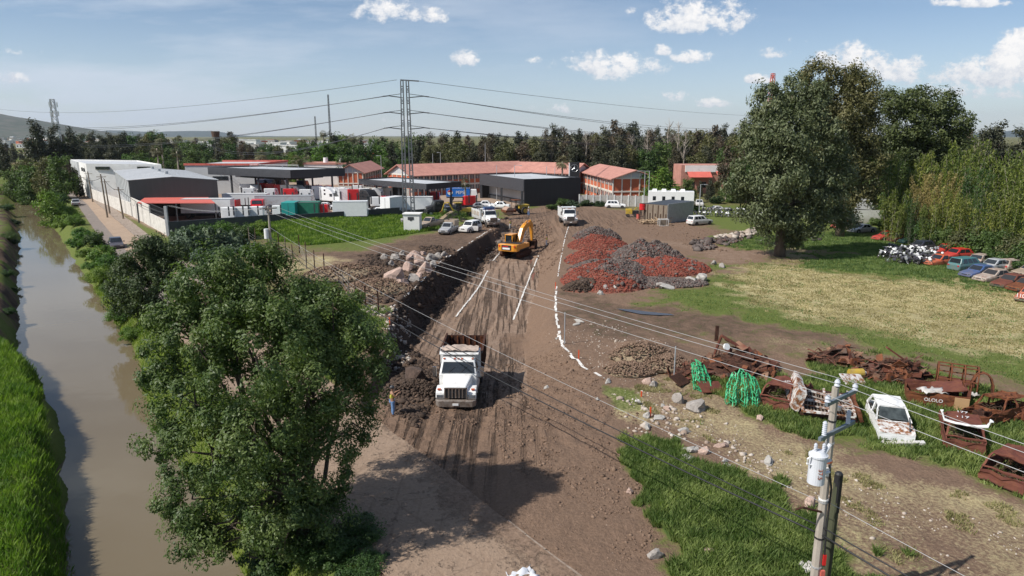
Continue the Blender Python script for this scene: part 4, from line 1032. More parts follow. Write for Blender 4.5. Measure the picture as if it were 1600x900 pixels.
for i, yy in enumerate((150, 175.5, 199.5)):
    za = ZO(yy, Yp)
    L0 = mw @ Vector((-3.6, 0, za-.1)); R0 = mw @ Vector((4.0, 0, za-.1))
    for j, dy in enumerate((0, .55)):
        wire('power_line', L0+Vector((0, dy, 0)), (XO((-60, -10, 300)[i], 330, 30), 330, ZO((187, 215, 222)[i], 330)+dy*2), 5, .045, 'dkgrey',
             '%s pair of power conductors running left from the lattice pylon' % hgt_names[i], 'power conductors left of the pylon', 30)
        Yr = 300
        wire('power_line', R0+Vector((0, dy, 0)), (XO((1130, 1150, 1180)[i], Yr, 25), Yr, ZO((205, 222, 236)[i], Yr)+dy*2), 1.5, .045, 'dkgrey',
             '%s pair of power conductors running right from the lattice pylon' % hgt_names[i], 'power conductors right of the pylon', 30)
wire('power_line', mw @ Vector((-1.3, 0, zt-.2)), (XO(-40, 330, 40), 330, ZO(166, 330)), 4, .035, 'dkgrey', 'thin earth wire running left from the pylon top', None, 30)
wire('power_line', mw @ Vector((2.4, 0, zt-.35)), (XO(1185, 300, 30), 300, ZO(181, 300)), 1.0, .035, 'dkgrey', 'thin earth wire running right from the pylon top', None, 30)

# street lamps and thin poles round the school
def lamp(px, py_top, Y, label, m='galv', arm=1.5, grp='slim lamp posts round the school'):
    zt = ZO(py_top, Y); t = thing('lamp_post', label, 'lamp post', (XO(px, Y, zt), Y, 0), 0, grp)
    MB().cyl((0,0,0), (0,0,zt), .11, .07, n=6).build('pole', m, t)
    if arm: MB().beam((0,0,zt-.05), (arm, 0, zt), .1, .08).build('arm', m, t); MB().box(arm-.1, arm+.5, -.15, .15, zt-.12, zt).build('lamp_head', m, t)
for px, pt, Y, ar, lb in ((776,258,160,0,'pale slim post in front of the long school roof'),(804,258,160,1.2,'brown lamp post beside the black workshop roof'),(827,255,200,0,'slim pale post above the middle of the school roof'),
        (595,243,190,-1.2,'lamp post with arm between small brick block and pylon'),(676,240,210,0,'slim pale post above the school roof right of pylon'),(688,238,212,-1.0,'lamp post with short arm above the school roof'),
        (758,224,215,0,'tall pale post against the dark tree line'),(854,260,165,0,'slim white post left of the star sign'),(867,262,165,0,'short white post close to the star sign'),
        (1008,268,140,0,'thin steel post left of the trailer office'),(1015,267,142,-2.5,'lamp post with long arm left of the trailer office'),(1095,288,135,.8,'grey lamp post right of the trailer office'),
        (700,255,190,0,'slim pale post above the right part of school roof'),(745,256,190,0,'slim pale post over the roof left of workshop')):
    lamp(px, pt, Y, lb, arm=ar)
# poles by the canal road
for (bx, by, tp, lb) in ((132,308,274,'far wooden pole at the white warehouse corner'),(145,316,268,'slim pole against the white warehouse side'),(168,340,272,'dark pole on the sidewalk by the grey warehouse'),
                     (172,335,280,'thicker pole close to the warehouse wall with equipment'),(193,343,292,'leaning dark pole beside the block wall')):
    b = G(bx, by); Y = b.y; t = thing('utility_pole', lb, 'pole', (b.x, b.y, 0), 0, 'poles along the canal road wall')
    ztp = ZO(tp, Y); MB().cyl((0,0,0), (-.25, 0, ztp), .17, .11, n=8).build('pole', 'wood', t)
    MB().beam((-1.1, 0, ztp-.5), (.7, 0, ztp-.5), .1, .1).build('crossarm', 'wood', t)
pl = [G(a, b) for a, b in ((132,308),(168,340),(193,343),(265,368))]
hs = [ZO(274, pl[0].y)-.4, ZO(272, pl[1].y)-.5, ZO(292, pl[2].y)-.5, 3.5]
for i in range(3): wire('cable', (pl[i].x, pl[i].y, hs[i]), (pl[i+1].x, pl[i+1].y, hs[i+1]), .8, .04, 'cable', ('sagging cable between warehouse pole and sidewalk pole', 'sagging cable along the grey warehouse wall', 'cable dropping to the corner of the block wall')[i], 'cables along the warehouse wall')
# ------------------------------------------------------------------ vegetation
def rnd_unit(rng, n):
    v = rng.normal(size=(n, 3)); return v/np.linalg.norm(v, axis=1, keepdims=True)
def leaves(name, C, out, size, aspect, m, rng, parent=None, droop=0.0, spread=1.0, tri=False):
    """C: leaf centres, out: preferred facing"""
    n = len(C); nrm = out+rnd_unit(rng, n)*spread; nrm /= np.linalg.norm(nrm, axis=1, keepdims=True)
    a = rnd_unit(rng, n); a[:, 2] -= droop; a -= nrm*(a*nrm).sum(1, keepdims=True); a /= np.linalg.norm(a, axis=1, keepdims=True)+1e-9
    b = np.cross(nrm, a); s = size*rng.uniform(.65, 1.3, (n, 1))
    V = np.empty((n, 4, 3)); V[:, 0] = C-a*s*.5; V[:, 1] = C+b*s*aspect*.5+a*s*.05; V[:, 2] = C+a*s*.5-nrm*s*.12; V[:, 3] = C-b*s*aspect*.5+a*s*.05
    F = np.arange(n*4).reshape(n, 4)
    return np_mesh(name, V.reshape(-1, 3), F, m, parent)
def crown_pts(lobes, nclump, nleaf, cr, rng, shell=.55, flat=1.0):
    """lobes: (x,y,z,rx,ry,rz)"""
    L_ = np.array(lobes, float); vol = (L_[:, 3]*L_[:, 4]*L_[:, 5])**.75; pr = vol/vol.sum()
    k = rng.choice(len(L_), nclump, p=pr); u = rnd_unit(rng, nclump); r = (shell+(1-shell)*rng.random(nclump)**.6)[:, None]
    C = L_[k, :3]+u*L_[k, 3:]*r; cc = cr*rng.uniform(.6, 1.4, nclump)
    idx = rng.integers(0, nclump, nleaf); v = rnd_unit(rng, nleaf); rr = rng.random(nleaf)**.45
    P = C[idx]+v*(rr*cc[idx])[:, None]*np.array([1, 1, flat]); out = v*.8+u[idx]*.5; out[:, 2] += .45
    return P, out, C
def limb(mb, a, b, r0, r1, rnd, segs=5, wob=.08, n=7):
    a = Vector(a); b = Vector(b); L_ = (b-a).length; pts = [a]; rs = [r0]
    for i in range(1, segs+1):
        f = i/segs; p = a.lerp(b, f)
        if i < segs: p += Vector((rnd.uniform(-1, 1), rnd.uniform(-1, 1), rnd.uniform(-.5, .5)))*wob*L_
        pts.append(p); rs.append(r0+(r1-r0)*f)
    mb.tube(pts, rs, n)
def trunk_mb(fork, tips, r0, rnd, base=(0,0,0), segs=5):
    mb = MB(); fork = Vector(fork); limb(mb, base, fork, r0, r0*.72, rnd, 4, .02, 9)
    for t in tips: limb(mb, fork+Vector((0,0,-.1)), t, r0*.45, r0*.08, rnd, segs, .06)
    return mb

LM = {
 'near': leafmat('leaf_broad_near', (.050, .090, .024), (.19, .235, .070), rough=.5, trans=.3),
 'darkbush': leafmat('leaf_dark_bush', (.022, .045, .015), (.060, .095, .028), trans=.2),
 'euca': leafmat('leaf_bluish', (.060, .082, .034), (.18, .20, .10), trans=.15),
 'olive': leafmat('leaf_olive', (.062, .068, .025), (.16, .155, .055), trans=.18),
 'dark': leafmat('leaf_dark_olive', (.035, .042, .022), (.088, .090, .050), trans=.15),
 'brown': leafmat('leaf_brownish', (.060, .048, .028), (.12, .095, .055), trans=.15),
 'green': leafmat('leaf_mid_green', (.035, .070, .016), (.10, .16, .04), trans=.25),
 'broad': leafmat('leaf_broad_olive', (.045, .062, .02), (.13, .155, .05), trans=.22),
 'lime': leafmat('leaf_bright_green', (.060, .125, .015), (.15, .24, .04), trans=.3),
 'bamboo': leafmat('leaf_bamboo', (.065, .100, .016), (.24, .27, .06), trans=.3),
 'yellow': leafmat('leaf_yellowish', (.15, .13, .035), (.30, .26, .09), trans=.2),
 'palm': leafmat('leaf_palm', (.07, .075, .03), (.16, .15, .07), trans=.1),
 'reed': leafmat('leaf_blue_green', (.06, .095, .055), (.15, .20, .12), trans=.2),
}
# ---- the big near tree
def near_tree():
    rng = np.random.default_rng(5); rnd = random.Random(5)
    base = G(462, 840); Y0 = base.y; bz = gz(base.x, base.y)
    t = thing('broadleaf_tree', 'large dark green broadleaf tree between the canal and the dirt road, nearest of all', 'tree', (base.x, base.y, bz))
    lob = []
    for px, py, dy, r, rz in ((345,470,.4,1.7,1.4),(425,465,1.0,1.7,1.3),(300,530,0,1.7,1.6),(500,510,.8,1.7,1.35),(545,545,1.2,1.65,1.5),(570,590,.9,1.15,.9),(400,560,-1.2,2.2,1.9),
                          (285,620,-.4,1.6,1.5),(330,700,-.9,1.9,1.6),(400,680,-1.5,2.0,1.7),(480,600,-.6,1.9,1.5),(300,780,-.6,1.25,1.2),(360,820,-.9,1.5,1.2),(440,770,-1.2,1.6,1.2),
                          (500,690,.6,1.5,1.0),(550,660,1.0,1.1,.7),(480,840,-.2,1.3,.8),(320,850,-.6,1.0,.8),(460,480,2.2,1.8,1.3),(380,520,2.3,2.2,1.8),(280,870,-.4,.65,.5),(255,560,.2,.9,.9),(250,690,-.2,.75,.75),(600,545,1.4,.8,.6),(365,418,.8,1.2,.9),(395,412,.9,1.1,.8),(315,455,.4,1.2,1.0),(520,480,.9,1.1,.9),(330,870,-1.0,.9,.7),(390,870,-.8,1.2,.9),(300,830,-1,.9,.9),(430,860,-1.0,1.3,.9),(500,800,-.4,1.4,1.1),(540,760,.3,1.0,.8),(450,820,-1.6,1.2,1.0),(530,850,.2,1.0,.6),(460,650,1.8,1.8,1.5)):
        p = AT(px, py, Y0+dy); lob.append((p.x-base.x, p.y-base.y, p.z-bz, r, r*.95, rz))
    P, out, Cc = crown_pts(lob, 760, 165000, .46, rng, shell=.55)
    P = P[P[:, 2] > .3] if False else P
    keep = P[:, 2] > .2; P = P[keep]; out = out[keep]
    leaves('crown', P, out, .145, .40, LM['near'], rng, t, droop=.5, spread=.75)
    mb = MB(); tips = [Vector(l[:3]) for l in lob]
    for bx, r0 in ((0, .24), (.35, .16), (-.3, .15)):
        limb(mb, (bx, 0, -.2), (bx*2.2, .1, 2.2), r0, r0*.75, rnd, 3, .02, 9)
    for i, tp in enumerate(tips):
        s = Vector(((0, .77, -.66)[i % 3], .1, 1.9+rnd.random()*.8)); limb(mb, s, tp, .10, .025, rnd, 6, .05)
    for i in range(70):
        c = Cc[rng.integers(len(Cc))]; l = min(lob, key=lambda q: (q[0]-c[0])**2+(q[1]-c[1])**2+(q[2]-c[2])**2); limb(mb, l[:3], tuple(c), .035, .008, rnd, 3, .05, 4)
    mb.build('trunk', 'bark', t, smooth=True)
near_tree()

def std_tree(name, label, lobes, fork, r0, leafm, nclump, nleaf, cr, leaf, seed, loc=(0,0,0), group=None, bark='bark', asp=.5, droop=0, cat='tree', shell=.55, flat=1.0):
    rng = np.random.default_rng(seed); rnd = random.Random(seed)
    t = thing(name, label, cat, loc, 0, group)
    P, out, Cc = crown_pts(lobes, nclump, nleaf, cr, rng, shell, flat); k = P[:, 2] > .05; leaves('crown', P[k], out[k], leaf, asp, leafm, rng, t, droop=droop)
    trunk_mb(fork, [l[:3] for l in lobes], r0, rnd).build('trunk', bark, t, smooth=True); return t
def mk_lobes(seed, H, W, n=9, low=.25, top_narrow=.5):
    r = random.Random(seed); o = []
    for i in range(n):
        f = low+(1-low)*(i+.5)/n; w = W/2*(1-top_narrow*(max(0, f-.55)/.45)**1.3)*(.75+.25*min(1, (f-low)*5+.2)); a = r.uniform(0, 6.28); d = w*.5*r.random()**.5
        rr = w*r.uniform(.42, .65); o.append((math.cos(a)*d, math.sin(a)*d, H*f-rr*.3, rr, rr, rr*r.uniform(.7, 1.1)))
    return o
# dark bush tree on the canal bank
b = G(238, 492); 
def lob_px(lst, base, bz=0):
    o = []
    for px, py, dy, rpx, rzp in lst:
        p = AT(px, py, base.y+dy); z = (base.y)*CP+8*SP; o.append((p.x-base.x, p.y-base.y, p.z-bz, rpx*z/FPX, rpx*z/FPX, rzp*z/FPX))
    return o
std_tree('bushy_tree', 'rounded very dark green tree on the canal bank behind the nearest tree', lob_px([(235,398,0,38,28),(200,430,0,30,32),(262,425,.5,34,32),(225,455,-1,42,34),(200,470,0,28,24),(265,400,0,26,22),(230,480,0,36,20),(180,455,0,14,18)], b), (0,0,1.5), .22, LM['darkbush'], 260, 34000, .55, .22, 11, loc=(b.x, b.y, gz(b.x, b.y)))
# ---- big eucalyptus right
b = GG(1218, 400)
T_E = std_tree('eucalyptus_tree', 'tall bluish green eucalyptus standing alone in the right field, trunk bare at foot', lob_px([
    (1200,165,0,26,34),(1238,150,1,24,26),(1265,175,1,30,42),(1190,215,0,30,36),(1230,220,-2,38,44),(1285,230,0,32,44),(1175,265,-1,28,34),(1215,280,-3,38,36),(1270,290,-1,40,38),(1165,315,0,20,26),(1200,335,-2,30,24),
    (1250,345,-2,34,22),(1290,320,0,28,28),(1150,290,0,12,18),(1190,370,-1,18,12),(1235,375,0,18,10),(1310,270,2,24,40),(1240,190,2,30,40),(1320,345,1,16,18)], b), (0,0,5), .75, LM['euca'], 520, 62000, 1.15, .42, 12, loc=b, asp=.4, droop=1.0, shell=.5)
b2 = G(1310, 380); b2 = Vector((XO(1312, 103, 0), 103, 0))
std_tree('eucalyptus_tree', 'tallest olive coloured eucalyptus just behind the bluish one', lob_px([
    (1280,118,0,22,20),(1320,112,0,20,24),(1345,135,0,24,28),(1290,150,0,30,30),(1330,170,0,36,36),(1300,200,0,40,40),(1345,215,0,32,36),(1360,250,0,26,32),(1320,260,0,36,36),(1345,300,0,26,30),(1310,320,0,26,24),(1365,170,0,14,22),(1262,120,0,10,12)], b2), (0,0,6), .7, LM['olive'], 420, 46000, 1.2, .44, 13, loc=b2, asp=.4, droop=.8)
b3 = Vector((XO(1440, 118, 0), 118, 0))
std_tree('broad_crown_tree', 'wide mid green tree with spreading crown above the bamboo thicket', lob_px([
    (1400,165,0,22,20),(1430,155,0,24,18),(1465,165,0,26,20),(1490,190,0,26,24),(1410,200,0,30,28),(1450,205,0,34,26),(1480,230,0,28,28),(1395,240,0,24,30),(1430,250,0,30,28),(1505,215,0,12,16),(1385,155,2,12,16)], b3), (0,0,5), .6, LM['broad'], 360, 36000, 1.2, .45, 14, loc=b3, shell=.6)
recol = LM['olive']
# ---- tree kinds for the woods (copies share their meshes)
KINDS = []
def kind(nm, word, H, W, lm, seed, n, nl, cr, leaf, tn, low=.2, bark='bark', asp=.55):
    KINDS.append([nm, word, H, lm, lambda label, loc, grp, a=(H, W, lm, seed, n, nl, cr, leaf, tn, low, bark, asp, nm): std_tree(a[12], label, mk_lobes(a[3], a[0], a[1], a[4], a[9], a[8]), (0,0,a[0]*.3), a[0]*.014+.05, LM[a[2]], a[4]*14, a[5], a[6], a[7], a[3], loc=loc, group=grp, bark=a[10], asp=a[11]), None])
kind('dark_tree', 'dark olive', 16, 9, 'dark', 21, 11, 5200, 1.15, .62, .6)
kind('dark_tree', 'dense dark', 17, 8, 'dark', 22, 10, 5000, 1.1, .60, .7, bark='paletrunk')
kind('brownish_tree', 'brownish', 15, 8, 'brown', 23, 9, 4200, 1.1, .55, .5, low=.3, bark='paletrunk')
kind('olive_tree', 'olive green', 15, 10, 'olive', 24, 11, 5000, 1.2, .62, .4)
kind('green_tree', 'mid green', 11, 9, 'green', 25, 10, 5000, 1.1, .55, .4, low=.15)
kind('bushy_tree', 'bright green bushy', 7, 7.5, 'lime', 26, 8, 4000, .9, .42, .3, low=.1)
kind('conical_tree', 'narrow pointed dark', 18, 6, 'dark', 27, 13, 4600, .85, .5, 1.0, low=.12)
kind('thin_tree', 'sparse grey brown', 17, 7, 'brown', 28, 12, 1700, 1.0, .5, .4, low=.35, bark='paletrunk')
def plant_tree(k, X, Y, H, label, grp, rng):
    K = KINDS[k]; s = H/K[2]; z = gz(X, Y)-.2
    if K[5] is None:
        K[5] = K[4](label, (X, Y, z), grp); o = K[5]
    else: o = dup(K[5], (X, Y, z), None, label, grp)
    o.rotation_euler[2] = rng.uniform(0, 6.28); w = rng.uniform(.85, 1.2); o.scale = (s*w, s*w, s); return o
rr = random.Random(77)
SKY = [(-40,232),(0,222),(40,226),(60,214),(130,214),(150,208),(200,207),(240,207),(262,216),(300,222),(345,215),(370,214),(400,228),(450,226),(480,222),(500,212),(520,206),(560,210),(600,217),(650,214),(680,211),(720,208),(760,207),
       (800,211),(830,208),(868,197),(900,200),(925,205),(960,188),(1000,203),(1040,194),(1080,204),(1110,198),(1150,192),(1200,198),(1260,195),(1400,200),(1500,198),(1560,196),(1660,196)]
def sky_at(px): return float(np.interp(px, [a for a, b in SKY], [b for a, b in SKY]))
LMK = [(-500, 'at the far left beyond the canal'), (120, 'beyond the white warehouse'), (200, 'behind the white warehouse roof'), (300, 'behind the grey warehouse'), (380, 'behind the big black canopy'), (470, 'under the radio masts'), (560, 'behind the small brick block'),
       (620, 'just left behind the power pylon'), (660, 'right behind the power pylon'), (720, 'above the long school roof'), (780, 'above the middle school roof'), (830, 'behind the black workshop'), (890, 'behind the star sign'), (930, 'above the right school block'), (990, 'behind the school gable end'),
       (1030, 'behind the trailer office'), (1080, 'above the orange roofed house'), (1130, 'left of the big eucalyptus'), (1180, 'behind the big eucalyptus'), (1400, 'behind the bamboo thicket'), (1530, 'on the far right horizon')]
def lmk(px): return [b for a, b in LMK if px >= a][-1]
ROW = {0: 'skyline', 1: 'middle', 2: 'front'}
def woods(px0, px1, step, Y, dy, kinds, row, hs):
    px = px0
    while px < px1:
        p = px+rr.uniform(-.3, .3)*step; yy = Y+rr.uniform(-dy, dy); top = sky_at(p)+dy_top(row)+rr.uniform(-2, 4)+(rr.uniform(-10, 0) if rr.random() < .18 else 0)
        H = ZO(top, yy)*hs; k = rr.choice(kinds); X = XO(p, yy, 4)
        if H > 3: plant_tree(k, X, yy, H, '%s tree, %s row of the woods, %s' % (KINDS[k][1], ROW[row], lmk(p)), 'trees of the woods behind the yards', rr)
        px += step*rr.uniform(.8, 1.2)
def dy_top(r): return (0, 12, 30)[r]
woods(655, 1210, 15, 262, 12, (0,0,1,1,3,2,6,7), 0, 1)
woods(650, 1210, 17, 238, 8, (0,1,0,2,2,3,7,3), 1, 1)
woods(940, 1200, 22, 205, 6, (0,4,2,3,3), 2, 1)
woods(470, 655, 14, 270, 15, (0,3,4,6,0,4), 0, 1)
woods(440, 650, 17, 235, 8, (4,3,4,5,0), 1, 1)
woods(540, 640, 22, 222, 6, (4,5,4), 2, 1.0)
woods(100, 480, 15, 420, 40, (0,3,4,2,1), 0, 1)
woods(-60, 130, 14, 420, 60, (0,3,4,2,1), 0, 1)
woods(-60, 100, 18, 300, 40, (3,4,0,5), 2, .8)
woods(270, 480, 17, 330, 20, (0,3,4,2), 0, 1)
woods(100, 470, 20, 290, 12, (0,3,4,0,1,4), 1, .95)
woods(200, 470, 19, 245, 8, (4,5,4,3,5), 2, .85)
woods(120, 262, 13, 300, 20, (0,0,1,3,4,6), 0, 1)
woods(1480, 1680, 22, 175, 10, (0,2,3,1), 0, 1)
woods(1180, 1500, 22, 150, 8, (3,4,0,3), 1, 1)
woods(1370, 1500, 24, 126, 6, (4,3,4), 2, 1.0)
# individual trees on the left
for px, top, Y, k, lb in ((62,188,235,0,'tall dark tree rising over the canal at the left, highest there'),(92,193,240,1,'tall dark tree beside the lattice telecom mast'),(118,200,242,0,'dark spreading tree right of the telecom mast'),(40,232,215,3,'olive tree over the far end of the canal'),
        (8,226,240,0,'dark tree at the left edge of the photo beyond the canal'),(-12,235,200,0,'shaded tree at the very left edge of the picture'),(18,248,180,4,'low green tree where the canal disappears'),(52,240,175,4,'rounded green tree right of the far canal end'),(75,243,168,3,'wide olive tree leaning over the far canal'),
        (98,240,165,4,'wide bushy tree hiding the end of the road'),(118,262,168,0,'dark tree closing the end of the road'),(108,250,185,2,'brownish tree above the end of the road'),(140,236,225,0,'dark tree left of the white warehouse roof'),(150,226,250,1,'dark narrow tree behind the left end of the warehouse'),
        (84,286,128,5,'small bright green tree on the canal bank'),(30,262,195,0,'dark low tree by the canal bend'),(1390,236,121,3,'olive tree closing the gap left of the bamboo'),(1362,262,124,0,'dark tree just right of the tallest eucalyptus'),(1404,248,118,4,'green tree over the left end of the bamboo'),
        (1135,225,158,2,'brownish bare tree left of big eucalyptus'),(1075,276,156,4,'leafy green tree right behind the trailer office'),(1040,262,150,5,'bright green tree between the lamp posts and trailer'),(1020,270,152,5,'rounded bright green tree left behind the trailer office'),
        (1078,284,170,3,'olive bush tree under the awning house, left'),(1094,282,172,0,'dark bush tree under the awning house, middle'),(1122,280,172,3,'olive bush tree under the awning house, right'),(1160,262,172,2,'brownish tree between awning house and big eucalyptus'),(1136,282,166,4,'green bush tree right of the awning house'),(1185,268,168,0,'dark tree in the shade behind the motorbikes'),(1110,278,160,0,'dark shrubby tree right of the trailer office'),(1145,276,156,4,'green bush tree left of the eucalyptus trunk'),(1170,272,154,0,'dark tree in the shade left of the eucalyptus'),(590,268,205,4,'green tree right of the small brick block'),(612,264,200,3,'olive tree left of the pylon foot'),
        (640,262,215,0,'dark tree just behind the pylon'),(320,262,215,5,'yellow green bush tree behind the grey warehouse'),(300,272,190,5,'small lime green tree right of the annex'),(230,246,235,4,'green tree above the red parapet annex')):
    H = ZO(top, Y); plant_tree(k, XO(px, Y, 3), Y, max(2.5, H), lb, 'single trees round the yards', rr)
# bare trees
def bare_tree(px, top, Y, label, seed):
    r = random.Random(seed); H = ZO(top, Y); t = thing('bare_tree', label, 'tree', (XO(px, Y, 5), Y, 0), 0, 'leafless trees in the dark woods')
    mb = MB(); limb(mb, (0,0,0), (r.uniform(-.5,.5), 0, H), .28, .04, r, 7, .015)
    MBt = MB()
    for i in range(26):
        f = r.uniform(.45, .97); a = r.uniform(0, 6.28); l = (1.15-f)*H*.42; s = Vector((0, 0, H*f)); limb(MBt, s, s+Vector((math.cos(a)*l*.6, math.sin(a)*l*.6, l*.8)), .07, .015, r, 4, .08, 4)
    mb.build('trunk', 'paletrunk', t, smooth=True); MBt.build('branches', 'paletrunk', t)
for i, (px, top, Y) in enumerate(((1043,184,225),(1058,190,228),(1010,205,222),(985,212,220),(1068,206,210),(915,205,230))): bare_tree(px, top, Y, ('leafless pale tree standing highest behind the trailer office','leafless tree right beside the highest bare tree','thin leafless tree above the right school gable','leafless pale trunk over the right end of school roof','leafless tree left of orange roofed house','leafless tree behind the star sign')[i], 90+i)
# palms
def palm(label, px, top, Y, seed, R=1.9):
    H = ZO(top, Y)-.8; r = random.Random(seed); t = thing('palm_tree', label, 'palm', (XO(px, Y, H), Y, 0), 0, 'fan palms')
    mb = MB(); limb(mb, (0,0,0), (0,0,H), .26, .2, r, 4, .004); mb.build('trunk', 'paletrunk', t, smooth=True)
    mb = MB()
    for i in range(46):
        a = r.uniform(0, 6.28); el = r.uniform(-1.0, 1.3); d = Vector((math.cos(a)*math.cos(el), math.sin(a)*math.cos(el), math.sin(el))); s = Vector((0,0,H)); e = s+d*R*r.uniform(.8, 1.1); side = d.cross(Vector((0,0,1))).normalized()
        for q in range(-3, 4):
            tip = e+side*(q*.22*R)-d*(abs(q)*.13*R)-Vector((0,0,.25*R)); mid_ = s+d*R*.45
            mb.add([mid_, mid_+(tip-mid_)*.5+side*.09*R*.5, tip, mid_+(tip-mid_)*.5-side*.09*R*.5], [(0,1,2,3)])
    o = mb.build('fronds', LM['palm'], t)
for i, a in enumerate(((880,246,170),(408,262,185),(464,246,225),(478,250,222),(247,210,235),(244,222,238),(277,228,250),(549,210,250),(501,206,262),(727,276,150),(1238,344,96))):
    pass
palm('fan palm standing just left of the star sign', 879, 247, 172, 1, 2.4); palm('fan palm between the workshop and the middle canopy', 727, 279, 152, 2, 1.6); palm('fan palm behind the left part of big canopy', 408, 238, 225, 3, 2.6)
palm('fan palm above the right part of big canopy', 463, 246, 215, 4, 2.6); palm('second fan palm above the right part of big canopy', 480, 247, 218, 5, 2.6); palm('tall fan palm with brown skirt behind the annex', 251, 213, 240, 6, 2.6)
palm('lower fan palm in front of the tall one behind annex', 245, 228, 228, 7, 2.8); palm('fan palm in the gap right of the annex', 276, 233, 235, 8, 2.6); palm('tall fan palm on the skyline right of radio masts', 550, 212, 262, 9, 2.6); palm('small fan palm on the skyline by the tallest mast', 505, 205, 275, 10, 2.0)

# ---- bamboo thicket at the right
def bamboo(label, seed, H, loc, group, lm='bamboo'):
    rng = np.random.default_rng(seed); r = random.Random(seed); t = thing('bamboo_clump', label, 'bamboo', loc, 0, group)
    mb = MB(); C = []; out = []
    for i in range(11):
        a = r.uniform(0, 6.28); d = r.uniform(.2, 1.6); h = H*r.uniform(.7, 1.0); lean = r.uniform(.5, 1.5)
        s = Vector((math.cos(a)*d, math.sin(a)*d, 0)); pts = []
        for j in range(8):
            f = j/7; pts.append(s+Vector((math.cos(a)*lean*f*f*1.6, math.sin(a)*lean*f*f*1.6, h*f)))
        mb.tube(pts, [.05*(1-.8*j/7) for j in range(8)], 4)
        for j in range(330):
            f = r.random()**.8*.97+.01; k = min(6, int(f*7)); p = pts[k].lerp(pts[k+1], f*7-k); w = .95*(1.12-f)**.6+.12
            aa = r.uniform(0, 6.28); rr_ = w*r.random()**.5; C.append((p.x+math.cos(aa)*rr_, p.y+math.sin(aa)*rr_, p.z+r.uniform(-.3, .25))); out.append((math.cos(aa), math.sin(aa), .6))
    leaves('foliage', np.array(C), np.array(out), .42, .3, LM[lm], rng, t, droop=1.2); mb.build('stems', 'plank' if lm == 'yellow' else 'paletrunk', t); return t
GB = 'bamboo clumps of the right thicket'
B0 = [bamboo('x', 300+i, 11+i, (0,0,0), GB, ('bamboo', 'bamboo', 'bamboo', 'green', 'yellow')[i]) for i in range(5)]
used = [False]*5
bl = [(1392,238,104,3),(1418,232,106,0),(1442,240,104,2),(1440,262,98,4),(1465,228,104,1),(1490,236,100,0),(1512,206,103,2),(1518,250,95,3),(1540,240,98,1),(1562,232,96,0),(1580,222,97,2),(1600,236,92,1),(1622,226,92,0),(1400,290,98,0),(1425,300,96,3),(1452,310,93,1),(1478,290,92,0),
      (1505,300,90,2),(1532,290,88,3),(1558,296,86,0),(1585,290,84,1),(1612,286,82,2),(1640,290,80,0),(1470,262,97,4),(1500,262,96,1),(1450,282,96,4)]
BPOS = ('at the left end of the thicket', 'left of the middle of the thicket', 'in the middle of the thicket', 'right of the middle of the thicket', 'at the right edge of the photo')
for i, (px, top, Y, k) in enumerate(bl):
    H = ZO(top, Y); lb = '%s bamboo clump %s, %s' % (('pale olive', 'lime tipped', 'tall feathery', 'deep green', 'dry straw coloured')[k], ('topping the skyline' if top < 240 else 'of medium height' if top < 275 else 'low in the front'), BPOS[0 if px < 1430 else 1 if px < 1470 else 2 if px < 1520 else 3 if px < 1590 else 4])
    loc_ = (XO(px, Y, 4), Y, gz(XO(px, Y, 4), Y)-.1); s = H/(11+k)
    if not used[k]:
        B0[k].location = loc_; B0[k]['label'] = lb; B0[k].scale = (s, s, s); used[k] = True
    else: o = dup(B0[k], loc_, rr.uniform(0, 6), lb, GB, s)
# shrubs
SH = []
def shrub_kind(lm, seed, leaf=.2, n=4200):
    def mk(label, grp): return std_tree('shrub', label, [(0,0,1.0,1.1,1.1,.85),(.7,.2,.7,.8,.8,.65),(-.7,-.1,.75,.8,.8,.7),(.1,-.7,.6,.8,.7,.6),(0,.6,.9,.8,.8,.7)], (0,0,.3), .07, LM[lm], 70, n, .35, leaf, seed, group=grp, cat='shrub')
    SH.append([mk, None])
shrub_kind('green', 401); shrub_kind('lime', 402); shrub_kind('darkbush', 403); shrub_kind('reed', 404, .3, 3000); shrub_kind('olive', 405); shrub_kind('green', 406, .13, 9000); shrub_kind('lime', 407, .13, 9000)
def shrub(k, px, py, wpx, label, grp, hf=1.0, at=None, wm=None):
    p = at or GG(px, py); w = wm or wpx/FPX*(p.y*CP+(CAMH-p.z)*SP); s = w/3.2
    if SH[k][1] is None: SH[k][1] = SH[k][0](label, grp); o = SH[k][1]
    else: o = dup(SH[k][1], None, None, label, grp)
    o.location = (p.x, p.y, p.z-.1); o.rotation_euler[2] = rr.uniform(0, 6.28); o.scale = (s, s, s*hf); return o
GS = 'shrubs along the canal bank'
desc = ['mid green', 'bright green', 'dark green', 'blue green', 'olive', 'leafy green', 'fresh green']
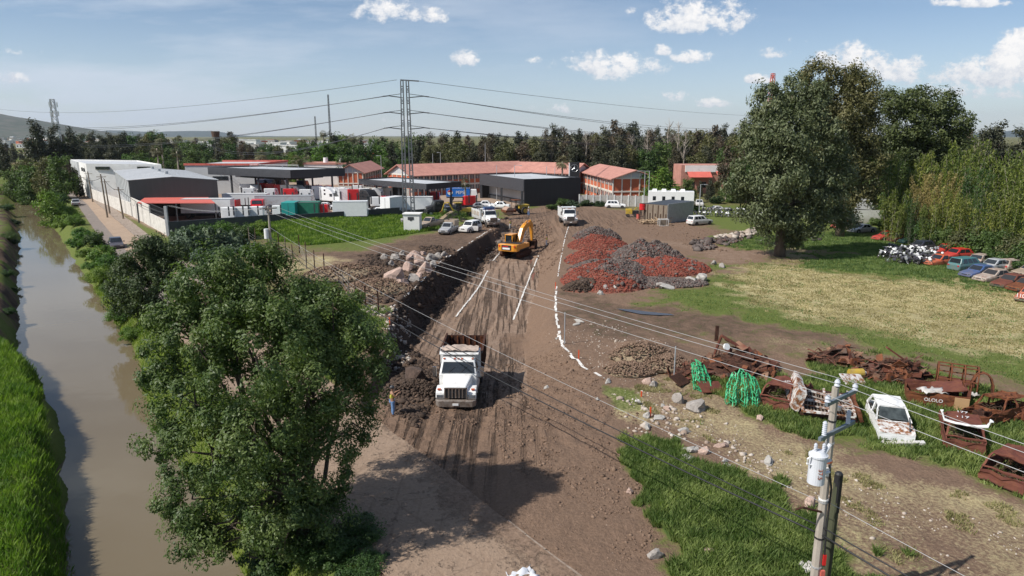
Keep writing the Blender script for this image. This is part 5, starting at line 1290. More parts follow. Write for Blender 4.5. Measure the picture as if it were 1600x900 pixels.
for i, (k, px, py, w, hf, wh) in enumerate(((1,78,310,30,1.4,'below the small bright tree'),(0,92,325,30,1.3,'by the far bend of the road'),(6,104,340,30,1.0,'beside the first car on the road'),(6,118,352,28,1.0,'just before the first car'),(1,100,355,30,1,'at the water edge near the far road'),
        (1,130,372,30,.8,'half way along the road edge'),(0,150,385,30,1.3,'with rounded top left of the second car'),(1,125,388,36,.9,'low on the water side'),(6,140,402,34,.7,'covering the bank left of the second car'),(1,160,408,42,.9,'front of the rounded one near the road'),
        (6,150,420,38,.6,'spilling to the water edge'),(1,172,418,36,.9,'beside the road left of the dark tree'),(6,160,440,44,.9,'at the foot of the dark tree, water side'),(5,180,465,44,.8,'left foot of the dark tree'),(6,195,500,50,.7,'below the dark tree on the bank'),
        (6,210,530,46,.6,'low where the near tree begins'),(5,560,840,95,.5,'dark at the foot of the nearest tree'),(5,500,870,110,.6,'at the bottom edge under the nearest tree'),(5,430,880,110,.5,'between trunk and water at the bottom'),(2,66,300,30,1.2,'over the far water'),(5,570,890,80,.5,'at the bottom beside the road edge'))):
    shrub(k, px, py, w*1.15, '%s shrub on the canal bank, %s' % (desc[k], wh), GS, hf)
GL = 'bushes on the left canal bank'
for i, (px, py, w, k) in enumerate(((18,300,22,2),(12,330,26,0),(22,350,22,2),(14,375,28,5),(24,395,20,2),(10,430,26,5),(22,455,20,2),(12,490,26,0))):
    shrub(k, px, py, w, '%s clump on the left bank, %s' % (desc[k], ('farthest','second farthest','where the canal narrows','by the water bend','overhanging the water','midway down the bank','small one at the water','nearest before the lush mound')[i]), GL, .7)
GF = 'shrubs by the yard wall'
for i, (k, px, py, w, hf, wh) in enumerate(((3,292,400,34,1.3,'tallest'),(3,318,412,40,1.1,'wide'),(3,345,405,36,1.0,'low'),(3,365,395,34,.8,'right most'),(2,300,372,30,1.2,'dark, next to wall corner'),(0,335,368,30,1.1,'green, against the wall'),(0,362,362,30,.9,'flowering green, against wall'),(1,395,358,34,.8,'light green, left of the pole'),
        (0,418,356,28,.8,'green, behind the pole'),(1,445,350,34,.6,'low, right of the pole'),(3,330,430,46,.8,'grey green, in front'),(5,375,425,46,.7,'large leaved, in front'),(3,300,430,40,.7,'grey green, far left front'))):
    shrub(k, px, py, w, '%s %s shrub, weeds corner below the yard wall' % (wh, desc[k]), GF, hf)
for i, (k, px, py, w, hf, lb) in enumerate(((0,880,322,26,.9,'round green shrub against the black workshop wall'),(3,895,323,24,.8,'grey green shrub at the workshop right corner'),(2,915,322,24,.8,'dark shrub at the left end of the panel wall'),(2,935,322,26,.6,'low dark shrub along the panel wall'),(0,950,318,20,.7,'green shrub left of the white hatchback'),
        (1,968,312,18,1,'yellow green shrub behind the white hatchback'),(0,1000,322,22,.9,'green shrub between hatchback and trailer office'),(0,862,326,22,.6,'low green shrub at the middle of the workshop wall'),(3,1212,384,16,.8,'little shrub by the eucalyptus trunk'),(5,1262,372,26,1.0,'agave like shrub in a ring of tyres right of the eucalyptus'),(2,1513,496,9,.6,'tiny green shrub alone in the dry grass'),
        (1,1510,400,46,.8,'low shrub at the foot of the bamboo above the teal wagon'),(0,1560,415,50,.9,'shrub at the foot of the bamboo by the pale wreck'),(5,1470,385,44,.9,'shrub at the bamboo foot behind the red hatch'),(2,1430,372,40,.9,'dark shrub at the bamboo foot behind the bikes'),(1,1395,355,36,1,'light shrub at the left bamboo foot'),(0,1600,425,44,.8,'shrub at the right edge behind the rusty sedans'),(0,1450,370,40,1.1,'green shrub between bamboo and grey wreck'),(5,1530,398,46,1.1,'leafy shrub above the blue sedan'),(0,1368,352,28,.8,'shrub right of the sheet fence'),(0,1330,330,30,1.2,'shrub behind the sheet fence'),
        (0,1085,330,22,.8,'green shrub right of the trailer office'),(2,1120,318,26,.9,'dark shrub in the yard behind the motorbikes'),(1,1145,316,24,.8,'light shrub beyond the white bikes'))):
    shrub(k, px, py, w, lb, None, hf)

for i, (k, px, py, w, hf, wh) in enumerate(((0,1400,368,52,1.3,'left end'),(4,1428,376,60,1.2,'above the bikes'),(0,1455,384,62,1.3,'above the grey wreck'),(5,1482,390,60,1.2,'above the red hatch'),(4,1508,398,64,1.2,'above the teal wagon'),(0,1535,402,66,1.3,'above the blue sedan'),
        (5,1562,408,66,1.2,'above the peeling sedan'),(4,1588,414,66,1.3,'above the brown sedan'),(0,1612,420,66,1.3,'at the right edge'),(4,1470,376,60,1.7,'second row, left'),(0,1500,382,60,1.8,'second row, middle'),(4,1540,388,64,1.8,'second row, right'),(0,1580,396,64,1.8,'second row, right edge'))):
    shrub(k, px, py, w, '%s bush spilling from the bamboo foot, %s' % (desc[k], wh), 'bushes at the foot of the bamboo', hf)
for i, (k, px, py, w, hf, wh) in enumerate(((3,300,398,60,1.2,'left, tall'),(3,335,392,56,1.2,'middle, tall'),(3,365,388,50,1.0,'right'),(0,315,378,46,1.2,'behind, near wall'),(1,350,372,42,1.1,'behind, light'),(0,385,372,42,1.0,'behind the pole'),(3,285,385,46,1.2,'by the wall corner'),(1,410,362,40,.8,'low, beside the pole'),(3,395,398,44,.8,'in front of the pole'))):
    shrub(k, px, py, w, '%s weeds clump below the yard wall, %s' % (desc[k], wh), 'tall weeds below the yard wall', hf)
# ---- grass blades
def inpoly(P, poly):
    X, Y = P[:, 0], P[:, 1]; ins = np.zeros(len(P), bool); n = len(poly)
    for i in range(n):
        ax, ay = poly[i]; bx, by = poly[(i+1) % n]
        c = ((ay > Y) != (by > Y)) & (X < (bx-ax)*(Y-ay)/(by-ay+1e-12)+ax); ins ^= c
    return ins
def zone_at(P, arr):
    j = np.clip(np.searchsorted(xs, P[:, 0])-1, 0, len(xs)-2); i = np.clip(np.searchsorted(ys, P[:, 1])-1, 0, len(ys)-2)
    fx = (P[:, 0]-xs[j])/(xs[j+1]-xs[j]); fy = (P[:, 1]-ys[i])/(ys[i+1]-ys[i])
    return (arr[i, j]*(1-fx)+arr[i, j+1]*fx)*(1-fy)+(arr[i+1, j]*(1-fx)+arr[i+1, j+1]*fx)*fy
def grass_patch(label, poly, n, h, w, lm, seed, thr=.5, arr=None, clump=.35, lift=0.0):
    rng = np.random.default_rng(seed); p = np.array(poly); P = rng.uniform(p.min(0), p.max(0), (n*3, 2)); P = P[inpoly(P, poly)][:n]
    g = zone_at(P, grass if arr is None else arr)+(fbm(P[:, 0]*.9, P[:, 1]*.9, 3, seed)-.5)*1.3
    P = P[g > thr]; k = len(P); z = zone_at(P, Zg)
    hv = h*rng.uniform(.5, 1.25, k)*(.55+.9*fbm(P[:, 0]*clump*2.2, P[:, 1]*clump*2.2, 3, seed+3)); a = rng.uniform(0, 6.28, k); la = rng.uniform(0, 6.28, k); ln = hv*rng.uniform(.15, .75, k)
    base = np.column_stack([P, z-.03]); d = np.column_stack([np.cos(a), np.sin(a), a*0])*w/2; ld = np.column_stack([np.cos(la)*ln, np.sin(la)*ln, hv*.95])
    V = np.empty((k, 4, 3)); V[:, 0] = base-d; V[:, 1] = base+d; V[:, 2] = base+ld*.55+d*.8+np.array([0, 0, 1])*(hv*.12)[:, None]; V[:, 3] = base+ld
    F = np.arange(k*4).reshape(k, 4); o = np_mesh('grass', V.reshape(-1, 3), F, lm); tag(o, label, 'grass', kind='stuff'); return o
LM['grassA'] = leafmat('grass_lush', (.070, .125, .028), (.29, .34, .11), rough=.6, trans=.35)
LM['grassB'] = leafmat('grass_bank', (.060, .13, .016), (.23, .31, .05), rough=.6, trans=.35)
LM['grassC'] = leafmat('grass_dry', (.20, .17, .07), (.45, .38, .20), rough=.8, trans=.2)
gp = lambda pts: [tuple(G(a, b)[:2]) for a, b in pts]
grass_patch('lush green grass patch left of the near utility pole', gp([(950,655),(1060,640),(1200,720),(1330,790),(1480,900),(1460,1000),(1040,1000),(960,800)]), 120000, .36, .038, LM['grassA'], 1, .55)
grass_patch('green grass round the rusted wrecks', gp([(1010,560),(1100,570),(1320,545),(1450,560),(1660,640),(1720,860),(1450,780),(1180,690),(1020,650)]), 90000, .34, .05, LM['grassA'], 2, .6)
grass_patch('lush grass mound on the left canal bank', [tuple(RD*s+RR*q) for s, q in ((10,-12),(10,0),(62,-1.4),(62,-12))], 130000, .42, .045, LM['grassB'], 3, .4)
grass_patch('grass on the bank between canal and road', [tuple(RD*s+RR*q) for s, q in ((14,4.6),(14,8.2),(90,8),(90,3))], 60000, .35, .05, LM['grassB'], 4, .45)
grass_patch('green weeds along the fence beside the cut', gp([(470,430),(620,470),(640,600),(560,640),(440,560)]), 26000, .4, .06, LM['grassA'], 5, .5)
grass_patch('sparse dry grass on the dirt beside the wrecks', gp([(930,560),(1080,590),(1350,700),(1640,790),(1640,900),(1430,900),(1250,790),(1080,700),(960,640)]), 60000, .16, .045, LM['grassC'], 6, .62, dry)
grass_patch('tall grass of the green field below the yard wall', gp([(380,352),(640,334),(720,332),(690,358),(600,372),(470,385),(400,372)]), 60000, .45, .12, LM['grassB'], 7, .6)
grass_patch('short green grass under the wrecked cars and eucalyptus', gp([(1120,372),(1330,362),(1640,440),(1640,480),(1400,430),(1150,410)]), 60000, .22, .1, LM['grassA'], 8, .6)
grass_patch('short straw and dry tufts of the right field', gp([(1100,400),(1300,410),(1640,450),(1640,560),(1400,530),(1150,480)]), 80000, .12, .09, LM['grassC'], 9, .4, dry)
grass_patch('short green tufts between the dry patches of the right field', gp([(960,470),(1100,400),(1640,440),(1640,620),(1300,560),(1000,520)]), 40000, .13, .08, LM['grassA'], 10, .62)
# pale weed tufts on the left bank
for i, (px, py) in enumerate(((22,700),(10,760),(8,600),(32,715))):
    shrub(6, 0, 0, 0, ('yellowish leafy weed on the left bank mound, upper','yellowish leafy weed on the left bank, lower','leafy weed at the top of the left bank mound','small pale weed beside the upper yellowish one')[i], 'pale weeds on the left bank', .6, at=GG(px, py), wm=.9)
# ------------------------------------------------------------------ vehicles   (front = +x, left = +y, origin on the ground)
def wheel_at(t, x, y, r, w, rim='steel', n=18, name='wheel'):
    s = 1 if y > 0 else -1
    ty = MB().cyl((x, y-w/2, r), (x, y+w/2, r), r, n=n).build(name, 'rubber', t, bevel=.02)
    MB().cyl((x, y+s*(w/2+.005)-.01, r), (x, y+s*(w/2+.015), r), r*.58, n=12).build('rim', rim, ty)
    return ty
def ring_car(x, zb, zt, w, tum=.93):
    return [(x,-w*.92,zb),(x,-w,zb+(zt-zb)*.25),(x,-w,zb+(zt-zb)*.7),(x,-w*tum,zt),(x,0,zt+.03),(x,w*tum,zt),(x,w,zb+(zt-zb)*.7),(x,w,zb+(zt-zb)*.25),(x,w*.92,zb)]
def make_car(name, label, cat, pm, style, L_=4.3, W=1.72, Hh=1.42, group=None, wheels=True, clear=.2, glass='glass', rim='steel', lights=True, bumper=None):
    t = thing(name, label, cat, (0,0,0), 0, group); h = L_/2; w = W/2
    belt = .62*Hh; hood = belt-.06
    tail = {'sedan': belt, 'hatch': belt, 'wagon': belt, 'suv': belt, 'van': belt, 'pickup': belt}[style]
    rings = [ring_car(-h, clear+.18, tail-.18, w*.9), ring_car(-h+.12, clear+.05, tail-.02, w*.96), ring_car(-h+.7, clear, tail, w), ring_car(0, clear, belt, w), ring_car(h*.38, clear, belt-.01, w), ring_car(h*.72, clear, hood-.07, w*.98), ring_car(h-.16, clear+.04, hood-.16, w*.93), ring_car(h, clear+.16, hood-.32, w*.84)]
    MB().loft(rings).build('body', pm, t, smooth=False, bevel=.04)
    # cabin: bottom rectangle (xb0,xb1) at belt, top (xt0,xt1) at roof
    cab = {'sedan': (-h*.66, h*.42, -h*.38, h*.12), 'hatch': (-h*.92, h*.44, -h*.66, h*.12), 'wagon': (-h*.95, h*.42, -h*.84, h*.12), 'suv': (-h*.93, h*.42, -h*.80, h*.18), 'van': (-h*.96, h*.62, -h*.9, h*.3), 'pickup': (-h*.16, h*.44, -h*.08, h*.18)}[style]
    x0, x1, X0, X1 = cab; wb = w*.92; wt = w*.74
    MB().taper(x0, x1, -wb, wb, belt-.02, X0, X1, -wt, wt, Hh).build('cabin', pm, t, bevel=.05)
    def lerp(a, b, f): return a+(b-a)*f
    def side(s, fa, fb, f0, f1):
        p = []
        for fx, fz in ((fa, f0), (fb, f0), (fb, f1), (fa, f1)):
            xa = lerp(x0, X0, fz); xb = lerp(x1, X1, fz); y = lerp(wb, wt, fz); p.append(Vector((lerp(xa, xb, fx), s*(y+.004), lerp(belt-.02, Hh, fz))))
        if s < 0: p = [p[0], p[1], p[2], p[3]]
        else: p = [p[1], p[0], p[3], p[2]]
        MB().quad(*p, t=.01).build('side_window', glass, t)
    nwin = 2 if style in ('sedan', 'pickup', 'hatch') else 3
    a0 = .10 if style in ('wagon', 'suv', 'van') else (.16 if style != 'pickup' else .1)
    for s in (-1, 1):
        for k in range(nwin): side(s, lerp(a0, .88, k/nwin)+.02, lerp(a0, .88, (k+1)/nwin)-.02, .14, .86)
    def endwin(xb, xt, nm, sgn):
        p = [Vector((lerp(xb, xt, f)+sgn*.006, y, lerp(belt-.02, Hh, f))) for f, y in ((.12, -lerp(wb, wt, .12)*.86), (.12, lerp(wb, wt, .12)*.86), (.88, lerp(wb, wt, .88)*.88), (.88, -lerp(wb, wt, .88)*.88))]
        if sgn < 0: p = [p[1], p[0], p[3], p[2]]
        MB().quad(*p, t=.012).build(nm, glass, t)
    endwin(x1, X1, 'windshield', 1); endwin(x0, X0, 'rear_window', -1)
    if style == 'pickup':
        MB().box(-h+.1, x0-.06, -w*.84, w*.84, belt-.005, belt+.035).build('bed_liner', 'black', t)
    if wheels:
        for x in (-h*.62, h*.64):
            for s in (-1, 1):
                MB().cyl((x, s*(w-.05), .31), (x, s*(w+.006), .31), .37, n=16).build('wheel_arch', 'black', t); wheel_at(t, x, s*(w-.09), .31, .21, rim)
    if lights:
        for s in (-1, 1):
            MB().box(h-.13, h-.02, s*w*.62-.16, s*w*.62+.16, hood-.37, hood-.22).build('headlight', 'chrome', t)
            MB().box(-h+.0, -h+.1, s*w*.7-.12, s*w*.7+.12, tail-.34, tail-.16).build('taillight', 'rednew', t)
            MB().box(x1-.25, x1-.1, s*(w+.0)-.0 if s > 0 else -w-.16, w+.16 if s > 0 else -w, belt, belt+.13).build('mirror', 'black', t)
        MB().box(h-.02, h+.02, -w*.34, w*.34, hood-.40, hood-.25).build('grille', 'black', t)
        MB().box(h-.07, h+.05, -w*.82, w*.82, clear+.12, clear+.28).build('bumper', bumper or pm, t)
        MB().box(-h-.04, -h+.07, -w*.82, w*.82, clear+.12, clear+.28).build('bumper', bumper or pm, t)
    return t
def put_at(t, px, py, rz, dz=0.0, at=None):
    p = at or GG(px, py); t.location = (p.x, p.y, p.z+dz); t.rotation_euler[2] = math.radians(rz); return t
# headings: 0 = front to the right (+x), 90 = away, -90 = towards the camera
put_at(make_car('parked_car', 'dark blue sedan driving on the canal road, nearer of two', 'car', M['navy'], 'sedan', 4.5), 182, 387, -57+0)
put_at(make_car('parked_car', 'light grey sedan farther up the canal road beside the bank shrubs', 'car', M['silver'], 'sedan', 4.4), 119, 321, 123)
put_at(make_car('parked_car', 'tiny white car at the far end of the canal road', 'car', M['white'], 'hatch', 3.9), 119, 297.5, 123)
put_at(make_car('sport_utility', 'white sport utility vehicle with its left door open beside white dump truck', 'car', M['white'], 'suv', 4.6, 1.85, 1.75), 735, 362, -118)
# its open door
p = GG(735, 362)
suv = [o for o in COL.objects if o.name.startswith('sport_utility') and o.type == 'EMPTY'][-1]
dmb = MB(); dmb.rbox((.75, 1.35, .72), (.07, .95, .75), (0,0,.25)); dmb.build('open_door', 'white', suv); MB().rbox((.75, 1.33, 1.3), (.05, .8, .42), (0,0,.25)).build('door_window', 'glass', suv)
pk = make_car('pickup_truck', 'silver pickup with tall stake bed between beige and white vehicles', 'pickup truck', M['silver'], 'pickup', 5.2, 1.78, 1.7, bumper=M['black']); put_at(pk, 701, 364, -104)
mb = MB()
for s in (-1, 1): mb.box(-2.55, -.5, s*.82-.03, s*.82+.03, 1.0, 1.95)
mb.box(-2.58, -2.52, -.85, .85, 1.0, 1.95); mb.box(-.52, -.46, -.85, .85, 1.0, 2.0); mb.build('stake_bed', 'beige', pk)
pk = make_car('pickup_truck', 'beige faced pickup parked just right of the block hut', 'pickup truck', M['beige'], 'pickup', 5.3, 1.85, 1.72); put_at(pk, 673, 355, -122)
put_at(make_car('parked_car', 'white hatchback parked in front of the grey panel wall', 'car', M['white_clean'], 'suv', 4.4, 1.8, 1.6), 962, 325, -12)
put_at(make_car('station_wagon', 'white station wagon with missing front wheel right of the shed', 'car', M['white'], 'wagon', 4.7, 1.78, 1.62), 1093, 351, 28)

# ---- dump truck, detailed
def dump_truck(label, detail=True, cabm='white', bedm='rustdark', stake=False, group=None):
    t = thing('dump_truck', label, 'truck', (0,0,0), 0, group)
    # frame & axles
    MB().box(-4.4, 2.6, -.42, .42, .62, .86).build('chassis', 'rustdark', t)
    # cab
    MB().taper(.0, 1.55, -1.12, 1.12, .95, .05, 1.5, -1.12, 1.12, 1.9).build('cab', cabm, t, bevel=.06)
    MB().taper(.05, 1.5, -1.12, 1.12, 1.88, .12, 1.08, -.98, .98, 2.72).build('cab_roof', cabm, t, bevel=.08)
    wsx = lambda f: 1.5+(1.08-1.5)*f
    p = [Vector((wsx(f)+.02, y, 1.88+.84*f)) for f, y in ((.10, -.98), (.10, .98), (.80, .88), (.80, -.88))]
    ws = MB().quad(*p, t=.02).build('windshield', 'glass', t)
    MB().beam((wsx(.12)+.07, .1, 1.98), (wsx(.55)+.06, .55, 2.33), .025, .02).build('wiper', 'black', ws); MB().beam((wsx(.12)+.07, -.6, 1.98), (wsx(.5)+.06, -.2, 2.3), .025, .02).build('wiper', 'black', ws)
    for s in (-1, 1):
        p = [Vector((x, s*(1.125-.14*f*1.0+.004), 1.9+.82*f)) for x, f in ((.3, .1), (1.32, .1), (1.12, .78), (.35, .78))]
        if s > 0: p = [p[1], p[0], p[3], p[2]]
        MB().quad(*p, t=.012).build('side_window', 'glass', t)
        d = MB().box(.22, 1.36, s*1.125-.012, s*1.125+.012, 1.0, 1.86).build('door', cabm, t); MB().box(.3, .45, s*1.14-.03, s*1.14+.03, 1.62, 1.67).build('handle', 'black', d)
        m_ = MB(); m_.box(1.28, 1.36, s*1.42-.11, s*1.42+.11, 1.72, 2.3).build('mirror', 'chrome', t)
        m2 = MB(); m2.tube([(1.3, s*1.1, 2.35), (1.32, s*1.42, 2.33), (1.32, s*1.42, 1.68), (1.3, s*1.1, 1.62)], .02, 5); m2.build('mirror_arm', 'black', t)
    # hood, tapering forward
    MB().taper(1.42, 2.95, -.98, .98, 1.0, 1.42, 2.85, -.80, .80, 1.0).build('hood_base', cabm, t) if False else None
    hood = MB(); hood.hexa([(1.4,-.95,1.0),(2.98,-.68,1.0),(2.98,.68,1.0),(1.4,.95,1.0),(1.4,-.88,1.93),(2.86,-.60,1.66),(2.86,.60,1.66),(1.4,.88,1.93)]); hood.build('hood', cabm, t, bevel=.09)
    for s in (-1, 1):
        f = MB(); prof = [(1.62,.82),(1.66,1.12),(1.86,1.36),(2.2,1.46),(2.62,1.42),(2.9,1.28),(2.98,.98),(2.9,.86),(2.72,.86),(2.66,1.1),(2.4,1.25),(2.1,1.24),(1.86,1.05),(1.82,.82)]
        a, b = sorted((s*.66, s*1.17)); f.prism(prof, a, b, 'y'); f.build('fender', cabm, t, bevel=.04)
        hl = MB().box(2.93, 3.01, s*.92-.19, s*.92+.19, 1.0, 1.17).build('headlight', 'chrome', t); MB().box(3.0, 3.02, s*.92-.16, s*.92+.16, 1.02, 1.15).build('lens', 'winglass', hl)
        MB().box(2.68, 2.82, s*.98-.1, s*.98+.1, 1.40, 1.46).build('turn_signal', 'orange', t)
    g = MB().box(2.94, 3.02, -.62, .62, .98, 1.58).build('grille', 'black', t)
    mb = MB(); mb.box(3.0, 3.06, -.66, -.6, .96, 1.62); mb.box(3.0, 3.06, .6, .66, .96, 1.62); mb.box(3.0, 3.06, -.66, .66, 1.56, 1.62); mb.build('grille_frame', 'chrome', g)
    for i in range(5): y = -.4+.2*i; MB().box(3.0, 3.05, y-.035, y+.035, 1.0, 1.56).build('grille_bar', 'chrome', g)
    bp = MB(); bp.hexa([(2.98,-1.17,.5),(3.22,-.98,.5),(3.22,.98,.5),(2.98,1.17,.5),(2.98,-1.19,.9),(3.26,-1.0,.9),(3.26,1.0,.9),(2.98,1.19,.9)]); bp.build('bumper', mat('worn_bumper', (.36, .31, .27), rough=.45, metal=.5, c2=(.16, .10, .07), c2amt=.42), t, bevel=.03)
    MB().box(3.24, 3.27, -.17, .17, .62, .74).build('licence_plate', 'white_clean', t)
    for i, y in enumerate((-.85, -.22, 0, .22, .85)): MB().box(1.02, 1.12, y-.06, y+.06, 2.70, 2.76).build('marker_light', 'orange', t)
    for s in (-1, 1):
        wheel_at(t, 2.22, s*.96, .52, .3, 'rustdark'); 
        for x in (-2.2, -3.45): wheel_at(t, x, s*.95, .52, .55, 'rustdark')
        MB().cyl((-.35, s*.9, .85), (.0+.9, s*.9, .85), .28, n=14).build('fuel_tank', 'steel', t)
    MB().cyl((-.1, -1.0, 1.1), (-.1, -1.0, 3.1), .07, n=8).build('exhaust_stack', 'chrome', t)
    # bed
    bx0, bx1, zb, zt = -4.6, -.35, 1.05, 2.55
    if stake: zt = 2.5
    MB().box(bx0, bx1, -1.22, 1.22, zb, zb+.1).build('bed_floor', bedm, t)
    for s in (-1, 1):
        w_ = MB(); w_.hexa([(bx0, s*1.2-.04, zb), (bx1, s*1.2-.04, zb), (bx1, s*1.2+.04, zb), (bx0, s*1.2+.04, zb), (bx0, s*1.28-.04, zt), (bx1, s*1.28-.04, zt), (bx1, s*1.28+.04, zt), (bx0, s*1.28+.04, zt)]); sw = w_.build('bed_side', bedm, t)
        r = MB()
        for i in range(8): x = bx0+.25+i*(bx1-bx0-.5)/7; r.box(x-.05, x+.05, *sorted((s*1.29, s*1.36)), zb, zt)
        r.box(bx0, bx1, *sorted((s*1.24, s*1.37)), zt, zt+.1); r.build('rib', bedm, sw)
        r = MB()
        for i in range(7): x = bx0+.35+i*(bx1-bx0-.5)/6; r.box(x-.04, x+.04, *sorted((s*1.13, s*1.18)), zb+.1, zt-.02)
        r.build('inner_rib', 'rust', sw)
    MB().box(bx0-.06, bx0, -1.25, 1.25, zb, zt-.05).build('tailgate', bedm, t)
    tr_ = MB()
    for i in range(6): y = -1.0+i*.4; tr_.box(bx0-.0, bx0+.06, y-.05, y+.05, zb+.1, zt-.1)
    tr_.build('tailgate_rib', 'rust', t)
    MB().box(bx1, bx1+.08, -1.25, 1.25, zb, zt+.35).build('headboard', cabm if not stake else bedm, t)
    cp = MB(); cp.hexa([(bx1-.02,-1.25,zt+.33),(.75,-1.18,zt+.30),(.75,1.18,zt+.30),(bx1-.02,1.25,zt+.33),(bx1-.02,-1.25,zt+.42),(.75,-1.18,zt+.38),(.75,1.18,zt+.38),(bx1-.02,1.25,zt+.42)]); cp.build('cab_shield', cabm, t, bevel=.02)
    return t
dt = dump_truck('white bonneted dump truck with brown bed driving down the dirt ramp'); put_at(dt, 720, 617, -91, -.02)
# pile of dirt cloth on the shield
mb = MB(); r = random.Random(3); k = 14
V = []; 
for i in range(k):
    for j in range(5):
        V.append((-.6+1.15*j/4, -1.15+2.3*i/(k-1), 2.98+.12*r.random()+.17*math.exp(-((i-5)/2.5)**2)*(1-abs(j-2)/2.5)))
mb.add(V, [(i*5+j, i*5+j+1, (i+1)*5+j+1, (i+1)*5+j) for i in range(k-1) for j in range(4)]); mb.build('tarpaulin', mat('dusty_tarp', (.42, .33, .27), rough=.9, var=.25, scale=3), dt, smooth=True)
dt2 = dump_truck('white bonneted truck facing the camera at the top of the ramp', bedm='white'); put_at(dt2, 888, 350, -87); dt2.scale = (1, 1, 1.02)
dt3 = dump_truck('white dump truck with cream panelled bed beside the parked pickups', bedm='white', stake=True); put_at(dt3, 762, 352, -68)
for s in (-1, 1):
    for i in range(5): MB().box(-4.3+i*.8, -3.75+i*.8, *sorted((s*1.28, s*1.34)), 1.6, 2.3).build('side_panel', 'beige', dt3)
MB().box(.2, 1.0, -.9, .9, 2.73, 3.2).build('blue_crate', 'blue', dt3)

# ---- excavator
def excavator():
    t = thing('excavator', 'orange yellow crawler excavator digging in the cut, boom raised', 'excavator', (0,0,0))
    Y_ = M['yellow']
    for s in (-1, 1):
        prof = [(-1.9,.35),(-2.0,.55),(-1.8,.86),(-1.5,.92),(1.5,.92),(1.8,.86),(2.0,.55),(1.9,.35),(1.55,.04),(-1.55,.04)]
        tr = MB().prism(prof, *sorted((s*.95, s*1.5)), 'y').build('track', 'rustdark', t, bevel=.04)
        sh = MB()
        for i in range(22): x = -1.6+i*3.2/21; sh.box(x-.05, x+.05, *sorted((s*.93, s*1.53)), .9, .97)
        for i in range(7): sh.cyl((-1.4+i*.46, s*1.5, .3), (-1.4+i*.46, s*1.56, .3), .16, n=10)
        sh.build('track_shoe', 'rustdark', tr)
    MB().cyl((0,0,.8), (0,0,1.15), .75, n=20).build('turntable', 'black', t)
    # upper body; heading +x, counterweight at -x
    MB().box(-1.7, 1.6, -1.35, 1.35, 1.12, 1.3).build('deck', 'black', t)
    cw = MB(); cw.prism([(-2.75,-1.0),(-2.75,1.0),(-2.55,1.4),(-1.75,1.42),(-1.75,-1.42),(-2.55,-1.4)], 1.1, 2.1, 'z'); cwo = cw.build('counterweight', Y_, t, bevel=.07)
    pl = MB().box(-2.79, -2.75, -.62, .78, 1.3, 2.02).build('rear_panel', 'black', cwo)
    MB().box(-2.81, -2.79, -.45, .62, 1.40, 1.66).build('white_lettering', 'white_clean', cwo); MB().box(-2.81, -2.79, -.2, .62, 1.75, 1.86).build('red_strip', 'rednew', cwo)
    for y in (-1.1, 1.1): MB().box(-2.79, -2.5, y-.09, y+.09, 1.75, 1.95).build('rear_light', 'rednew', cwo)
    MB().box(-1.75, .2, -1.42, -.35, 1.3, 2.05).build('engine_cover', Y_, t, bevel=.06)
    MB().box(-1.75, -.2, -.35, 1.42, 1.3, 2.02).build('engine_cover', Y_, t, bevel=.06)
    MB().box(-1.72, -.25, -1.3, 1.3, 2.04, 2.12).build('engine_top', 'black', t)
    MB().box(.2, 1.4, -1.4, -.6, 1.3, 1.9).build('tool_box', Y_, t, bevel=.05)
    cab = MB(); cab.prism([(-.35,1.3),(1.55,1.3),(1.55,2.2),(1.25,3.05),(-.35,3.05)], .4, 1.4, 'y'); c = cab.build('cab', 'glass', t)
    fr = MB()
    for y in (.38, 1.42):
        for a, b in (((-.35,y,1.3),(-.35,y,3.08)),((.45,y,1.3),(.45,y,3.05)),((1.55,y,1.3),(1.55,y,2.2)),((1.55,y,2.2),(1.25,y,3.05)),((-.35,y,1.9),(1.55,y,1.9))): fr.beam(a, b, .1, .1)
    for x, z in ((-.38, 2.0), (1.58, 1.9), (-.38, 1.4)): fr.beam((x, .4, z), (x, 1.4, z), .1, .1)
    fr.build('cab_frame', Y_, c); MB().box(-.45, 1.32, .34, 1.46, 3.05, 3.17).build('cab_roof', Y_, c, bevel=.04)
    MB().tube([(-.9, .2, 2.1), (-.9, .2, 2.5)], .07, 8).build('exhaust', 'rustdark', t)
    # boom
    def arm(pts, ws, nm, y=0):
        mb = MB(); P_ = [Vector((p[0], y, p[1])) for p in pts]; rings = []
        for i, p in enumerate(P_):
            d = (P_[min(i+1, len(P_)-1)]-P_[max(i-1, 0)]).normalized(); n = Vector((-d.z, 0, d.x)); hw, hh = ws[i]
            rings.append([p+n*hh+Vector((0, hw, 0)), p+n*hh-Vector((0, hw, 0)), p-n*hh-Vector((0, hw, 0)), p-n*hh+Vector((0, hw, 0))])
        mb.loft(rings); return mb.build(nm, Y_, t, bevel=.03)
    arm([(.7,1.5),(1.4,2.6),(2.1,3.55),(3.0,4.1),(4.3,4.3),(4.9,4.1)], [(.25,.25),(.25,.38),(.25,.48),(.25,.42),(.22,.26),(.2,.15)], 'boom')
    arm([(4.4,4.75),(4.9,4.05),(5.1,3.1),(5.25,1.8),(5.25,1.5)], [(.16,.12),(.2,.36),(.18,.27),(.15,.18),(.14,.12)], 'stick')
    cy = MB()
    for y in (-.36, .36): cy.cyl((1.3, y, 1.4), (1.8, y, 2.3), .1, n=8); cy.cyl((1.8, y, 2.3), (2.3, y, 3.4), .055, n=8)
    cy.build('boom_cylinder', 'chrome', t)
    cy = MB(); cy.cyl((2.5, 0, 4.3), (3.6, 0, 4.75), .11, n=8); cy.cyl((3.6, 0, 4.75), (4.4, 0, 4.75), .055, n=8); cy.build('stick_cylinder', 'yellow', t)
